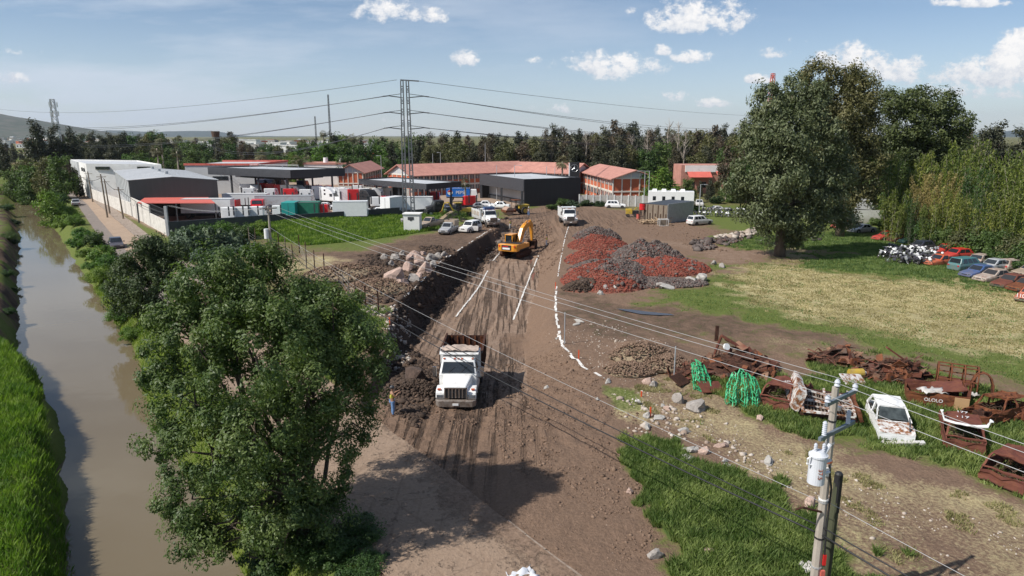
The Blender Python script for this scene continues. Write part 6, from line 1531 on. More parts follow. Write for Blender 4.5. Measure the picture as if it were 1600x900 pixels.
    cy = MB(); cy.cyl((5.3, 0, 3.8), (5.65, 0, 2.8), .09, n=8); cy.cyl((5.65, 0, 2.8), (5.7, 0, 1.9), .05, n=8); cy.build('bucket_cylinder', 'chrome', t)
    bk = MB(); prof = [(x-.25, z-.75) for x, z in [(5.35,2.3),(5.9,2.45),(6.1,1.9),(6.0,1.3),(5.55,1.0),(5.0,1.15),(5.05,1.25),(5.5,1.15),(5.88,1.4),(5.95,1.9),(5.8,2.25),(5.4,2.15)]]
    bk.prism(prof, -.6, .6, 'y')
    for y in (-.62, .6): bk.prism(prof[:6], y, y+.03, 'y')
    for i in range(5): bk.beam((4.8, -.5+i*.25, .45), (4.6, -.5+i*.25, .5), .07, .05)
    bk.build('bucket', 'rustdark', t)
    MB().tube([(-.4, -1.35, 2.05), (-.4, -1.35, 2.5), (1.2, -1.35, 2.4), (1.3, -1.35, 1.9)], .025, 5).build('handrail', 'black', t)
    return t
ex = excavator(); put_at(ex, 806, 400, 64, .0); ex.scale = (1.08, 1.08, 1.0)

# ---- road roller and backhoe
def roller():
    t = thing('road_roller', 'yellow soil compactor with dusty drum and canopy near the workshop', 'roller', (0,0,0))
    d = MB().cyl((1.7, -1.05, .78), (1.7, 1.05, .78), .78, n=24).build('drum', mat('dusty_drum', (.36, .24, .18), rough=.8, var=.2), t)
    f = MB(); 
    for s in (-1, 1): f.box(.6, 2.6, *sorted((s*1.08, s*1.2)), .7, .95)
    f.box(2.5, 2.65, -1.2, 1.2, .6, 1.0); f.box(.45, .7, -1.2, 1.2, .55, 1.15); f.build('drum_frame', 'rust', t)
    MB().box(-2.6, -.4, -.75, .75, .9, 1.9).build('engine_hood', 'yellow2', t, bevel=.08)
    MB().box(-.5, .5, -.85, .85, .7, 1.2).build('platform', 'black', t); MB().box(-.35, .1, -.25, .25, 1.2, 1.7).build('seat', 'black', t)
    mb = MB()
    for x in (-.5, .5):
        for y in (-.8, .8): mb.beam((x, y, 1.2), (x, y, 2.75), .08, .08)
    mb.build('canopy_post', 'rustdark', t); MB().box(-.7, .7, -.9, .9, 2.75, 2.85).build('canopy', 'rust', t)
    for s in (-1, 1): wheel_at(t, -1.5, s*.95, .75, .5, 'yellow2', 20)
    MB().cyl((.3, 0, 1.2), (.45, 0, 1.75), .04, n=6).build('steering_column', 'black', t)
    return t
put_at(roller(), 806, 335, 205)
def backhoe(label, m, px, py, rz, s=1):
    t = thing('loader', label, 'loader', (0,0,0)); MB().taper(-.2, 2.2, -.5, .5, .8, -.2, 2.1, -.45, .45, 1.6).build('hood', m, t, bevel=.05)
    MB().box(-1.5, -.2, -.75, .75, .7, 1.2).build('platform', m, t); c = MB().taper(-1.4, -.2, -.7, .7, 1.2, -1.3, -.3, -.65, .65, 2.55).build('cab', 'glass', t); MB().box(-1.5, -.1, -.78, .78, 2.55, 2.68).build('roof', m, c)
    for s_ in (-1, 1): wheel_at(t, -1.1, s_*.85, .68, .42, m, 18); wheel_at(t, 1.5, s_*.75, .45, .3, m, 16); MB().beam((0, s_*.7, 1.3), (2.9, s_*.7, .55), .12, .2).build('lift_arm', m, t)
    b = MB(); b.prism([(2.8,.2),(3.6,.15),(3.65,.25),(3.0,.35),(2.95,.95),(3.2,1.1),(3.1,1.2),(2.75,1.0)], -1.1, 1.1, 'y'); b.build('bucket', 'rust', t)
    MB().tube([(-1.6,0,1.0),(-2.6,0,2.7),(-3.4,0,2.6)], [.17,.15,.12], 6).build('boom', m, t); MB().tube([(-3.4,0,2.6),(-3.9,0,1.2)], [.12,.09], 6).build('stick', m, t)
    MB().prism([(-3.9,1.2),(-4.3,1.0),(-4.2,.6),(-3.7,.6),(-3.75,1.1)], -.3, .3, 'y').build('digging_bucket', 'rust', t)
    put_at(t, px, py, rz); t.scale = (s, s, s); return t
backhoe('ochre backhoe loader with long digging arm half hidden by the weeds heap', M['yellow2'], 722, 338, 20)
# small yellow compressor
t = thing('compressor', 'small yellow compressor beside the red drum left of the shed', 'machine', (0,0,0)); MB().box(-.9, .3, -.5, .5, .55, 1.55).build('housing', 'yellow2', t, bevel=.05); MB().box(.3, 1.5, -.45, .45, .5, 1.2).build('engine', 'black', t); MB().beam((.4, 0, 1.2), (1.1, 0, 1.8), .12, .12).build('handle_bar', 'yellow2', t)
for s in (-1, 1): wheel_at(t, -.5, s*.5, .32, .16); wheel_at(t, .9, s*.45, .32, .16)
put_at(t, 985, 339, -5)
def drum(label, m, px, py, dz=0, h=.9, r=.3, at=None, rot=0):
    t = thing('steel_drum', label, 'drum', (0,0,0)); MB().cyl((0,0,0), (0,0,h), r, n=16).build('barrel', m, t); mb = MB()
    for z in (.02, h*.33, h*.66, h-.02): mb.cyl((0,0,z-.02), (0,0,z+.02), r+.015, n=16)
    mb.build('hoop', m, t); put_at(t, px, py, 0, dz, at); return t
drum('red round tank raised on a rack beside the shed', M['rednew'], 1003, 345, 2.0, 1.1, .55)
t = thing('tank_rack', 'small dark rack under the red tank beside the shed', 'rack', GG(1003, 345)); [MB().beam((a*.4, b*.4, 0), (a*.4, b*.4, 2.0), .07, .07).build('leg', 'rustdark', t) for a in (-1, 1) for b in (-1, 1)]; MB().box(-.55, .55, -.55, .55, 1.94, 2.0).build('top', 'rustdark', t)
drum('pink red drum with white band near the timber heap', M['redsheet'], 997, 342)
# wooden planks heap and frame
t = thing('timber_heap', 'heap of pale broken planks in front of the shed', 'timber heap', GG(1022, 349)); r = random.Random(8); mb = MB()
for i in range(60): mb.rbox((r.uniform(-2.4, 2.4), r.uniform(-1, 1), r.uniform(.05, .7)), (r.uniform(1, 2.4), .16, .05), (r.uniform(-.3, .3), r.uniform(-.3, .3), r.uniform(0, 3.1)))
mb.build('planks', 'plank', t)
t = thing('crate_frame', 'open pale box frame standing left of the shed corner', 'crate', GG(1036, 353), .1); mb = MB()
for x in (-.75, .75):
    for y in (-.5, .5): mb.beam((x, y, 0), (x, y, 1.15), .1, .1)
for z in (.05, 1.15):
    for y in (-.5, .5): mb.beam((-.75, y, z), (.75, y, z), .1, .1)
    for x in (-.75, .75): mb.beam((x, -.5, z), (x, .5, z), .1, .1)
mb.build('frame', 'white', t); MB().box(-.7, .7, .44, .48, .1, 1.1).build('back_panel', 'wood', t)

# ---- highway tractors and boxes in the yard
def tractor(label, m, group, sleeper=True):
    t = thing('truck_tractor', label, 'truck', (0,0,0), 0, group)
    MB().box(-3.4, 2.6, -.42, .42, .65, .9).build('chassis', 'dkgrey', t)
    prof = [(.2,1.0),(1.9,1.0),(1.9,2.0),(1.55,2.75),(1.0,3.35),(.4,3.8),(-1.7,3.95),(-1.7,1.0)] if sleeper else [(.2,1.0),(1.9,1.0),(1.9,2.0),(1.55,2.8),(.1,2.9),(-.1,2.9),(-.1,1.0)]
    MB().prism(prof, -1.18, 1.18, 'y').build('cab', m, t, bevel=.12)
    MB().hexa([(1.8,-.95,1.0),(3.3,-.7,1.0),(3.3,.7,1.0),(1.8,.95,1.0),(1.8,-.9,2.0),(3.15,-.6,1.7),(3.15,.6,1.7),(1.8,.9,2.0)]).build('hood', m, t, bevel=.1)
    MB().quad((1.93,-.95,2.05),(1.93,.95,2.05),(1.60,.88,2.72),(1.60,-.88,2.72), t=.03).build('windshield', 'glass', t)
    for s in (-1, 1):
        MB().box(.75, 1.55, s*1.19-.012, s*1.19+.012, 2.0, 2.6).build('side_window', 'glass', t)
        if sleeper: MB().box(-.9, -.4, s*1.19-.012, s*1.19+.012, 2.3, 2.7).build('sleeper_window', 'glass', t); MB().box(-.9, -.4, s*1.19-.012, s*1.19+.012, 3.15, 3.5).build('sleeper_window', 'glass', t)
        MB().prism([(1.75,.8),(1.9,1.25),(2.5,1.4),(3.1,1.25),(3.25,.8),(3.0,.8),(2.5,1.12),(2.0,.8)], *sorted((s*.7, s*1.2)), 'y').build('fender', m, t)
        wheel_at(t, 2.5, s*1.0, .5, .28, 'steel', 14); wheel_at(t, -1.9, s*.95, .5, .5, 'steel', 14); wheel_at(t, -3.0, s*.95, .5, .5, 'steel', 14)
        MB().box(3.18, 3.26, s*.85-.14, s*.85+.14, 1.05, 1.25).build('headlight', 'chrome', t)
        MB().box(-1.78, -1.70, s*.8-.12, s*.8+.12, 1.6, 3.2).build('rear_trim', 'dkgrey', t)
    MB().box(3.22, 3.3, -.6, .6, 1.0, 1.6).build('grille', 'chrome', t); MB().box(3.2, 3.4, -1.15, 1.15, .45, .85).build('bumper', 'chrome', t)
    return t
def boxtruck(label, m, group, L_=6.5, Hh=2.6, cab=None, name='box_trailer', cat='trailer'):
    t = thing(name, label, cat, (0,0,0), 0, group)
    MB().box(-L_/2, L_/2, -1.2, 1.2, 1.0, 1.0+Hh).build('box', m, t, bevel=.05)
    fr = MB()
    for s in (-1, 1):
        for z in (1.0, .96+Hh): fr.box(-L_/2-.01, L_/2+.01, s*1.2-.03, s*1.2+.03, z, z+.06)
    fr.build('rail', 'galv', t)
    MB().box(-L_/2-.02, -L_/2, -.02, .02, 1.1, .9+Hh).build('door_gap', 'dkgrey', t)
    MB().box(-L_/2, L_/2, -.5, .5, .7, 1.0).build('chassis', 'dkgrey', t)
    for s in (-1, 1):
        wheel_at(t, -L_/2+1.2, s*.95, .48, .4, 'steel', 14); wheel_at(t, L_/2-1.0, s*.95, .48, .4, 'steel', 14)
    if cab:
        c = MB().taper(L_/2+.1, L_/2+1.9, -1.1, 1.1, .7, L_/2+.1, L_/2+1.5, -1.05, 1.05, 2.6).build('cab', cab, t, bevel=.1); MB().quad((L_/2+1.78,-.9,1.6),(L_/2+1.78,.9,1.6),(L_/2+1.60,.85,2.4),(L_/2+1.60,-.85,2.4), t=.03).build('windshield', 'glass', c)
    return t
PAINTS = {'white': M['white_clean'], 'red': M['rednew'], 'black': M['black'], 'navy': M['navy'], 'silver': M['silver'], 'blue': M['blue']}
GT = 'truck tractors parked in the yard'
trs = {}
def place_tractor(col, px, Y, rz, label, sl=True):
    key = (col, sl)
    if key not in trs: trs[key] = tractor(label, PAINTS[col], GT, sl); t = trs[key]
    else: t = dup(trs[key], None, None, label, GT)
    t.location = (XO(px, Y, 2), Y, gz(XO(px, Y, 2), Y)); t.rotation_euler[2] = math.radians(rz); return t
for col, px, Y, rz, lb, sl in (('white',386,163,95,'white sleeper tractor below the left end of big canopy',1),('white',400,160,-60,'white bonneted tractor in front of the red pair',1),('red',411,166,100,'left of two red tractors under big canopy',1),('red',424,164,100,'right of two red tractors under big canopy',1),
        ('red',438,161,100,'red tractor half hidden by a white one',1),('white',449,160,95,'white tractor with back to camera beside the red ones',1),('white',466,158,-20,'white streamlined tractor seen from its side under canopy corner',1),('navy',474,176,90,'dark blue tractor deep under the big canopy',1),('navy',410,180,90,'dark tractor at the back of the canopy, left',1),('navy',424,181,90,'dark tractor at the back of the canopy, middle',1),
        ('black',436,181,90,'black tractor at the back of the canopy',1),('white',497,156,100,'white tractor left of the canopy right column',1),('white',509,154,100,'white tractor under the right end of big canopy',1),('white',517,151,-30,'white tractor with lit side windows at canopy right end',1),('white',533,152,95,'white tractor between two canopies, left',1),('white',540,150,95,'white tractor between two canopies, right',1),
        ('red',553,146,100,'bright red tractor under the left end of small canopy',1),('white',571,150,95,'white tractor behind the black one, small canopy',1),('black',577,144,-40,'black rounded tractor under the small canopy',1),('white',592,149,95,'white tractor under the middle of small canopy',1),('white',606,151,95,'white tractor just left of the pylon under canopy',1),('black',622,152,90,'black tractor at the back of small canopy',1),
        ('black',691,130,200,'black bonneted tractor on pale chassis right of small canopy',0),('red',735,140,110,'red tractor at the left side of black workshop',0),('red',678,150,90,'small red tractor deep right of small canopy',0),('white',372,188,90,'white tractor far behind the gabled warehouse, right',0),('white',361,190,90,'white tractor far behind the gabled warehouse, left',0),
        ('white',356,118,93,'white cab back in the front row, leftmost',0),('white',378,119,93,'white cab back in the front row, second',0),('white',401,120,93,'white cab back in the front row, third',0),('white',436,121,93,'white cab back in the front row right of pole',0),('red',502,123,93,'red sleeper cab in the front row beside green box',0),
        ('red',404,134,-80,'red low cab between the two long white boxes',0),('red',372,133,180,'red rounded cab end poking from white trailer',0),('white',455,170,90,'white cab deep under canopy seen between columns',0),('white',480,172,90,'white cab deep under canopy right half',0),('red',492,172,0,'dark red cab low at the back of canopy',0),('red',508,170,0,'dark red cab at canopy back, right',0),('white',392,150,95,'white tractor before the left canopy column',1),('white',425,149,95,'white tractor in the open below the red pair',1),('red',455,148,92,'red tractor in the open before the canopy corner',1),('white',480,146,95,'white tractor in the open right of canopy corner',1),('white',588,138,95,'white tractor cab before small canopy, left',0),('red',600,140,95,'small red cab before the small canopy',0),('white',659,141,95,'white cab right of pylon below small canopy',0),('white',558,170,90,'white cab far behind the red tractor',0)):
    place_tractor(col, px, Y, rz, lb, bool(sl))
GBX = 'box bodies and trailers in the yard'
bxs = {}
for key, px, Y, rz, lb, L_, H_ in (('white',325,127,4,'long white trailer box in the front row near red shed roof',9,2.6),('white',385,142,3,'long pale trailer behind the front row, left',9,2.3),('silver',445,136,3,'long pale grey trailer box behind the teal box',11,2.4),('white',548,122,6,'white container box at the right of the front row',6,2.6),
        ('green',474,123,2,'green container box in the front row',6,2.4),('teal',455,122,92,'teal box with dark rear left of the green one',3.6,2.5),('white',614,131,60,'white box body just left of the pylon foot',4.6,2.6),('white',640,133,3,'white trailer under the small canopy by pylon',9,2.4),('white',345,128,93,'white square box right of red shed roof',3,2.2)):
    t = boxtruck(lb, {'white': M['white_clean'], 'silver': M['silver'], 'green': M['green'], 'teal': M['tealbox']}[key], GBX, L_, H_); t.location = (XO(px, Y, 2), Y, 0); t.rotation_euler[2] = math.radians(rz)
# blue delivery truck
t = boxtruck('blue delivery truck with white wordmark and round red white blue badge', mat('delivery_blue', (.02, .16, .55), rough=.35, var=.05), None, 5.4, 1.9, M['white_clean'], 'delivery_truck', 'truck'); t.location = (XO(716, 158, 2), 158, .3); t.rotation_euler[2] = math.radians(2)
bd = MB(); bd.cyl((-1.8, -1.23, 2.0), (-1.8, -1.25, 2.0), .6, n=20); bd.build('badge', 'white_clean', t); 
b2_ = MB(); b2_.prism([(-2.34, 2.1), (-1.26, 2.2), (-1.4, 2.44), (-1.8, 2.55), (-2.2, 2.44)], -1.28, -1.26, 'y'); b2_.build('badge_red', 'rednew', t)
def text(body, size, m, parent, loc, rot, name='lettering', ext=.004):
    c = bpy.data.curves.new(name, 'FONT'); c.body = body; c.size = size; c.extrude = ext; c.align_x = 'CENTER'; c.align_y = 'CENTER'; o = bpy.data.objects.new(name, c); COL.objects.link(o)
    bpy.context.view_layer.update(); dg = bpy.context.evaluated_depsgraph_get(); me = bpy.data.meshes.new_from_object(o.evaluated_get(dg)); bpy.data.objects.remove(o); me.materials.clear(); me.materials.append(M[m] if isinstance(m, str) else m)
    q = bpy.data.objects.new(name, me); COL.objects.link(q); q.location = loc; q.rotation_euler = rot; q.parent = parent; return q
text('PEPSI', 1.0, 'white_clean', t, (.6, -1.25, 1.95), (math.pi/2, 0, 0))
# new low cars behind the wall near the pylon
GN = 'pale new vehicles parked by the yard wall'
nc = make_car('parked_car', 'x', 'car', M['white_clean'], 'sedan', 4.6, group=GN)
nd_ = make_car('parked_car', 'grey car roof left of the pylon foot behind yard wall', 'car', M['silver'], 'sedan', 4.5, group=GN)
first = True
for px, Y, rz, lb in ((462,129,10,'white roof behind the green box'),(487,140,170,'white low vehicle with rounded nose left of small canopy'),(510,141,0,'long white low vehicle behind the red front row cab'),(575,129,20,'white car behind the wall, leftmost before pylon'),(590,131,190,'white car behind the wall, second before pylon'),(602,134,10,'white car left of the pylon foot'),
        (655,137,0,'white car right of the pylon foot'),(668,133,15,'white car behind the hut'),(690,139,5,'white car in front of black tractor'),(760,145,0,'white car below the left bay of workshop'),(780,143,170,'white car below the right bay of workshop')):
    t = nc if first else dup(nc, None, None, None, GN); first = False; t['label'] = lb; t.location = (XO(px, Y, 1), Y, 0.1); t.rotation_euler[2] = math.radians(rz)
nd_.location = (XO(628, 132, 1), 132, .1); t = dup(nd_, (XO(680, 134, 1), 134, .1), 2.9, 'blue grey car right of the pylon behind the hut', GN)
t = dup(nd_, (XO(748, 141, 1), 141, .1), .2, 'grey car left of the white dump truck', GN)

# ---- junk cars along the thicket
GJ = 'scrapped cars lined up along the thicket'
def junk(label, m, style, px, py, rz, L_=4.2, H_=1.35, glass='glass', dz=-.12, tilt=0, wheels=False, **k):
    t = make_car('scrap_car', label, 'car', m, style, L_, 1.7, H_, group=GJ, wheels=wheels, clear=.16, glass=glass, **k); put_at(t, px, py, rz, dz); t.rotation_euler[1] = tilt; return t
junk('white scrapped sedan in front of the leaning sheet fence', M['white'], 'sedan', 1346, 362, 200, 4.6, wheels=True)
junk('pale stripped car left of the white scrapped sedan', M['peel'], 'hatch', 1331, 358, 190, 3.9)
junk('red scrapped car at the edge of the tree shadow, leftmost', M['red'], 'hatch', 1318, 356, 185, 3.8)
junk('bright red sedan with raised boot lid', M['red'], 'sedan', 1386, 374, 198, 4.6, wheels=True)
t = junk('dark maroon wreck right behind the red sedan', M['rustred'], 'hatch', 1408, 377, 200, 4.2)
junk('dark green scrapped sedan in the thicket shade', mat('dark_green_paint', (.02, .05, .05), rough=.3), 'sedan', 1425, 379, 200, 4.6, wheels=True)
junk('grey scrapped sedan with dented hood behind the bikes', M['silver'], 'sedan', 1448, 386, 205, 4.4)
junk('bright red hatchback with open tailgate beside the bikes', M['red'], 'hatch', 1478, 396, 188, 4.1)
t = [o for o in COL.objects if o.type == 'EMPTY'][-1]; MB().rbox((-1.6, 0, 1.75), (.9, 1.4, .06), (0, .7, 0)).build('open_tailgate', 'orange', t)
junk('orange red hoodless pickup between bikes and teal wagon', M['orange'], 'pickup', 1470, 413, 196, 4.6)
junk('teal station wagon with boxy rear and dark windows', M['teal'], 'wagon', 1512, 421, 20, 4.8, 1.6)
junk('blue sedan with rusted front fender', M['blue'], 'sedan', 1530, 431, 200, 4.7)
junk('rusty sedan with pale peeling front', M['peel'], 'sedan', 1553, 438, 198, 4.6, glass='black')
junk('pale green white wreck behind the rusty sedans', M['peel'], 'wagon', 1590, 420, 12, 4.6, 1.3, glass='black')
junk('brown rusted sedan with chrome bumper and white scrawl', M['rustred'], 'sedan', 1580, 447, 203, 4.7, glass='black', bumper=M['chrome'])
junk('rust red wreck tight behind the brown sedan', M['rust'], 'sedan', 1606, 453, 200, 4.6, glass='black')
t = junk('orange rusted car end with white painted number at right edge', M['orange'], 'sedan', 1612, 468, 215, 4.4, glass='black', bumper=M['chrome'])
text('110', .5, 'white_clean', t, (2.11, -.25, .72), (math.pi/2, 0, math.pi/2))
junk('red scrapped hatch squeezed behind the orange pickup', M['red'], 'hatch', 1494, 403, 195, 4.0)
junk('dusty grey scrapped sedan behind the blue sedan', M['silver'], 'sedan', 1552, 421, 200, 4.4)
junk('small navy scrapped hatch left of the grey dented one', M['navy'], 'hatch', 1438, 390, 200, 3.9)
junk('beige scrapped wagon at the thicket edge, far right', M['beige'], 'wagon', 1612, 430, 195, 4.6)
junk('low white wreck half hidden behind the teal wagon', M['peel'], 'hatch', 1535, 410, 30, 4, 1.2)

# ---- motorbikes
def bike(label, m, group):
    t = thing('motorcycle', label, 'motorcycle', (0,0,0), 0, group)
    for x in (-.68, .68):
        w = MB(); n = 16
        pts = [Vector((x+math.cos(2*math.pi*i/n)*.27, 0, .3+math.sin(2*math.pi*i/n)*.27)) for i in range(n)]; w.tube(pts+[pts[0]], .05, 6); wo = w.build('wheel', 'rubber', t)
        s = MB(); [s.cyl((x, 0, .3), pts[i], .008, n=3) for i in range(0, n, 2)]; s.cyl((x, -.06, .3), (x, .06, .3), .07, n=8); s.build('spokes', 'steel', wo)
    MB().tube([(.68,.07,.3),(.42,.07,.95)], .03, 5).tube([(.68,-.07,.3),(.42,-.07,.95)], .03, 5).tube([(.4,-.35,1.0),(.36,-.1,1.02),(.36,.1,1.02),(.4,.35,1.0)], .018, 5).build('fork', 'steel', t)
    MB().tube([(.42,0,.9),(.1,0,.45),(-.3,0,.4),(-.68,0,.3)], .04, 5).tube([(.4,0,.85),(-.3,0,.75),(-.75,0,.8)], .035, 5).build('frame', 'black', t)
    MB().box(-.18, .22, -.14, .14, .3, .62).build('engine', 'dkgrey', t, bevel=.03)
    MB().taper(-.1, .38, -.15, .15, .68, -.05, .3, -.11, .11, .92).build('fuel_tank', m, t, bevel=.05)
    MB().taper(-.8, -.1, -.12, .12, .74, -.78, -.12, -.1, .1, .84).build('seat', 'black', t, bevel=.03)
    MB().taper(.40, .66, -.15, .15, .66, .46, .56, -.13, .13, 1.08).build('fairing', m, t, bevel=.05)
    MB().taper(-1.0, -.72, -.12, .12, .72, -.96, -.74, -.1, .1, .95).build('top_box', m, t, bevel=.03)
    return t
bw = bike('x', M['white_clean'], None); bn = bike('x', M['navy'], None); bs = bike('x', M['silver'], None)
srcs = {'white': bw, 'dark blue': bn, 'silver grey': bs}; usedb = set()
def put_bike(col, px, py, grp, label, tilt):
    s = srcs[col]; p = GG(px, py)
    if col in usedb: o = dup(s, None, None, label, grp)
    else: o = s; usedb.add(col); o['label'] = label; o['group'] = grp
    o.location = p; o.rotation_euler = (tilt, rr.uniform(-.1, .1), rr.uniform(0, 6.28))
    return o
GM1 = 'discarded motorcycles heaped beside the red hatchback'; GM2 = 'discarded motorcycles in a row beyond the shed'
rr2 = random.Random(31)
rowsn = {0: 'back', 1: 'second', 2: 'third', 3: 'front'}
for row, (x0, y0, x1, y1, n) in enumerate(((1395,392,1462,398,9),(1384,397,1458,403,10),(1376,402,1456,409,11),(1398,411,1454,414,8))):
    for i in range(n):
        f = i/(n-1); c = 'dark blue' if f < .22 and rr2.random() < .7 else rr2.choice(('white','white','silver grey','dark blue','dark blue'))
        put_bike(c, x0+(x1-x0)*f+rr2.uniform(-2, 2), y0+(y1-y0)*f, GM1, '%s motorcycle in the %s row of the heap, %s' % (c, rowsn[row], 'tree side' if f < .33 else 'middle' if f < .66 else 'red hatch side'), rr2.uniform(-.5, .5))
for row, (x0, y0, x1, y1, n) in enumerate(((1098,331,1205,334,13),(1090,338,1210,341,15))):
    for i in range(n):
        f = i/(n-1); c = rr2.choice(('white','white','silver grey','dark blue'))
        put_bike(c, x0+(x1-x0)*f+rr2.uniform(-2, 2), y0+(y1-y0)*f, GM2, '%s motorcycle of the %s row, %s' % (c, ('back', 'front')[row], 'by the wagon' if f < .33 else 'middle' if f < .66 else 'by the eucalyptus'), rr2.uniform(-.4, .4))
# junk beyond the shed: white pickup, small heaps
put_at(make_car('pickup_truck', 'small white pickup beyond the trailer office end', 'pickup truck', M['white'], 'pickup', 4.6), 1092, 322, -100)
put_at(make_car('scrap_car', 'flat white car roof lying in the grass beyond the bikes', 'car', M['white'], 'sedan', 4.4, 1.7, .9, wheels=False), 1122, 327, 10, -.2)

# ---- rusted wrecks near by : hollow shells
DT = bpy.data.textures.new('dents', 'CLOUDS'); DT.noise_scale = .55; DT.noise_depth = 2
def dent(t, k=.12, lv=2):
    for c in t.children:
        if c.type != 'MESH' or c.name.split('.')[0] in ('OLOLO', 'lettering', 'tangled_debris', 'windshield', 'wire_tangle', 'spring'): continue
        s = c.modifiers.new('cut', 'SUBSURF'); s.subdivision_type = 'SIMPLE'; s.levels = s.render_levels = lv
        d = c.modifiers.new('dent', 'DISPLACE'); d.texture = DT; d.strength = k*2; d.mid_level = .5; d.texture_coords = 'LOCAL'; d.direction = 'RGB_TO_XYZ'; DT.use_color_ramp = False
def panel_poly(mb, prof, y, th=.03): return mb.prism(prof, y-th/2, y+th/2, 'y')
def arch(cx, r, z0, n=7): return [(cx-r*math.cos(math.pi*i/n), z0+r*math.sin(math.pi*i/n)) for i in range(n+1)]
def wreck(label, m, L_=4.2, W=1.65, Hh=1.35, hood=True, roof=True, name='rusted_wreck', front='hatch', windshield=False, group='rusted car shells in the grass', roofm=None, straw=True, cat='wreck', hoodm=None):
    t = thing(name, label, cat, (0,0,0), 0, group); h = L_/2; w = W/2; b = .82; z0 = .22
    side = [(-h, z0)]+arch(-h*.6, .36, z0)+arch(h*.62, .36, z0)+[(h, z0), (h, b-.22), (h*.86, b-.12), (h*.4, b), (-h*.95, b), (-h, b-.1)]
    for s in (-1, 1): MB().prism(side, *sorted((s*w, s*(w-.04))), 'y').build('side_panel', m, t)
    MB().box(-h, h, -w+.04, w-.04, z0-.02, z0+.03).build('floor', 'rustdark', t)
    MB().box(h-.05, h, -w+.04, w-.04, z0, b-.22).build('front_panel', m, t); MB().box(-h, -h+.05, -w+.04, w-.04, z0, b-.1).build('rear_panel', m, t)
    MB().box(h*.38, h*.43, -w+.04, w-.04, z0, b-.02).build('bulkhead', m, t)
    if hood:
        mb = MB(); k = 6; n = 5; V = []
        for i in range(k+1):
            for j in range(n+1): V.append((h*.4+(h*.6)*i/k, -w+W*j/n, b-(.03+.17*(i/k)**2)+.02*rr.random()))
        f = [(i*(n+1)+j, i*(n+1)+j+1, (i+1)*(n+1)+j+1, (i+1)*(n+1)+j) for i in range(k) for j in range(n)]; mb.add(V, f); o = mb.build('hood', hoodm or m, t); sm = o.modifiers.new('s', 'SOLIDIFY'); sm.thickness = .03
    else:
        mb = MB(); mb.box(h*.5, h*.85, -.3, .3, .35, .72); mb.cyl((h*.5,-.2,.72), (h*.85,-.2,.72), .1, n=8); mb.cyl((h*.92,-.5,.5), (h*.92,.5,.5), .08, n=8); mb.build('engine_block', 'rustdark', t)
    if roof:
        x0, x1, X0, X1 = -h*.92, h*.42, -h*.66, h*.12; wt = w*.78
        mb = MB()
        for s in (-1, 1):
            for xa, xb in ((x0, X0), (x1, X1), (-h*.18, -h*.2)): mb.beam((xa, s*(w-.03), b-.02), (xb, s*wt, Hh), .07, .09)
            mb.beam((X0, s*wt, Hh), (X1, s*wt, Hh), .07, .07)
        mb.beam((X1, -wt, Hh), (X1, wt, Hh), .07, .07); mb.beam((X0, -wt, Hh), (X0, wt, Hh), .07, .07); mb.beam((x0, -w, b), (x0, w, b), .08, .08); mb.build('pillars', roofm or m, t)
        mb = MB(); k = n = 5; V = [(X0+(X1-X0)*i/k, -wt+2*wt*j/n, Hh+.04+.04*math.sin(math.pi*j/n)*math.sin(math.pi*i/k)+.012*rr.random()) for i in range(k+1) for j in range(n+1)]
        mb.add(V, [(i*(n+1)+j, i*(n+1)+j+1, (i+1)*(n+1)+j+1, (i+1)*(n+1)+j) for i in range(k) for j in range(n)]); o = mb.build('roof', roofm or m, t); sm = o.modifiers.new('s', 'SOLIDIFY'); sm.thickness = .03
        if windshield: 
            MB().quad((x1-.06,-w*.86,b+.06),(x1-.06,w*.86,b+.06),(X1+.03,wt*.9,Hh-.05),(X1+.03,-wt*.9,Hh-.05), t=.01).build('windshield', mat('smoked_glass', (.05, .06, .06), rough=.2, var=.6, scale=2.5), t)
    if straw:
        mb = MB(); r = random.Random(len(label))
        for i in range(90):
            p = Vector((r.uniform(-h*.85, h*.3), r.uniform(-w*.8, w*.8), r.uniform(.3, .75))); q = p+Vector((r.uniform(-.5, .5), r.uniform(-.5, .5), r.uniform(-.1, .2))); mb.tube([p, (p+q)/2+Vector((0,0,.06)), q], .014, 3)
        mb.build('tangled_debris', 'wooddark', t)
    return t
w1_ = wreck('white burnt hatchback shell with rusty hood and hanging bumper', M['burntwhite'], 4.0, 1.62, 1.38, windshield=True, hoodm=M['rustwhite']); put_at(w1_, 1388, 668, -108, -.1)
mb = MB(); mb.rbox((2.25, .25, .25), (.25, 1.9, .16), (.1, .1, .15)); mb.tube([(2.2,-.6,.3),(2.5,-.9,.15),(2.7,-1.3,.1)], .03, 5); mb.build('hanging_bumper', 'white', w1_)
MB().beam((1.95, .62, .2), (1.5, .55, 1.35), .05, .05).build('loose_rod', 'dkgrey', w1_)
mb = MB()
for s in (-1, 1): mb.tube([(-.1, s*.82, .84), (.9, s*.83, .86), (.35, s*.66, 1.36)], .035, 6); mb.tube([(-1.6, s*.8, .8), (-1.2, s*.68, 1.3)], .04, 6)
mb.build('door_frame', 'white', w1_)
w2_ = wreck('brown rusted car shell with white 177 on its roof under a loose pale bumper', M['rustred'], 4.1, 1.68, 1.32); put_at(w2_, 1500, 682, -118+180, -.15)
text('117', .42, 'white_clean', w2_, (-.55, .1, 1.42), (0, 0, math.radians(-90))); text('177', .35, 'white_clean', w2_, (.15, .05, 1.42), (0, 0, math.radians(-90)))
bp = MB(); bp.tube([(-1.45,-1.0,1.75),(-1.35,-.9,1.38),(-1.42,0,1.32),(-1.35,.9,1.38),(-1.3,1.0,1.8)], .075, 8); o = bp.build('loose_bumper', 'white', w2_, smooth=True)
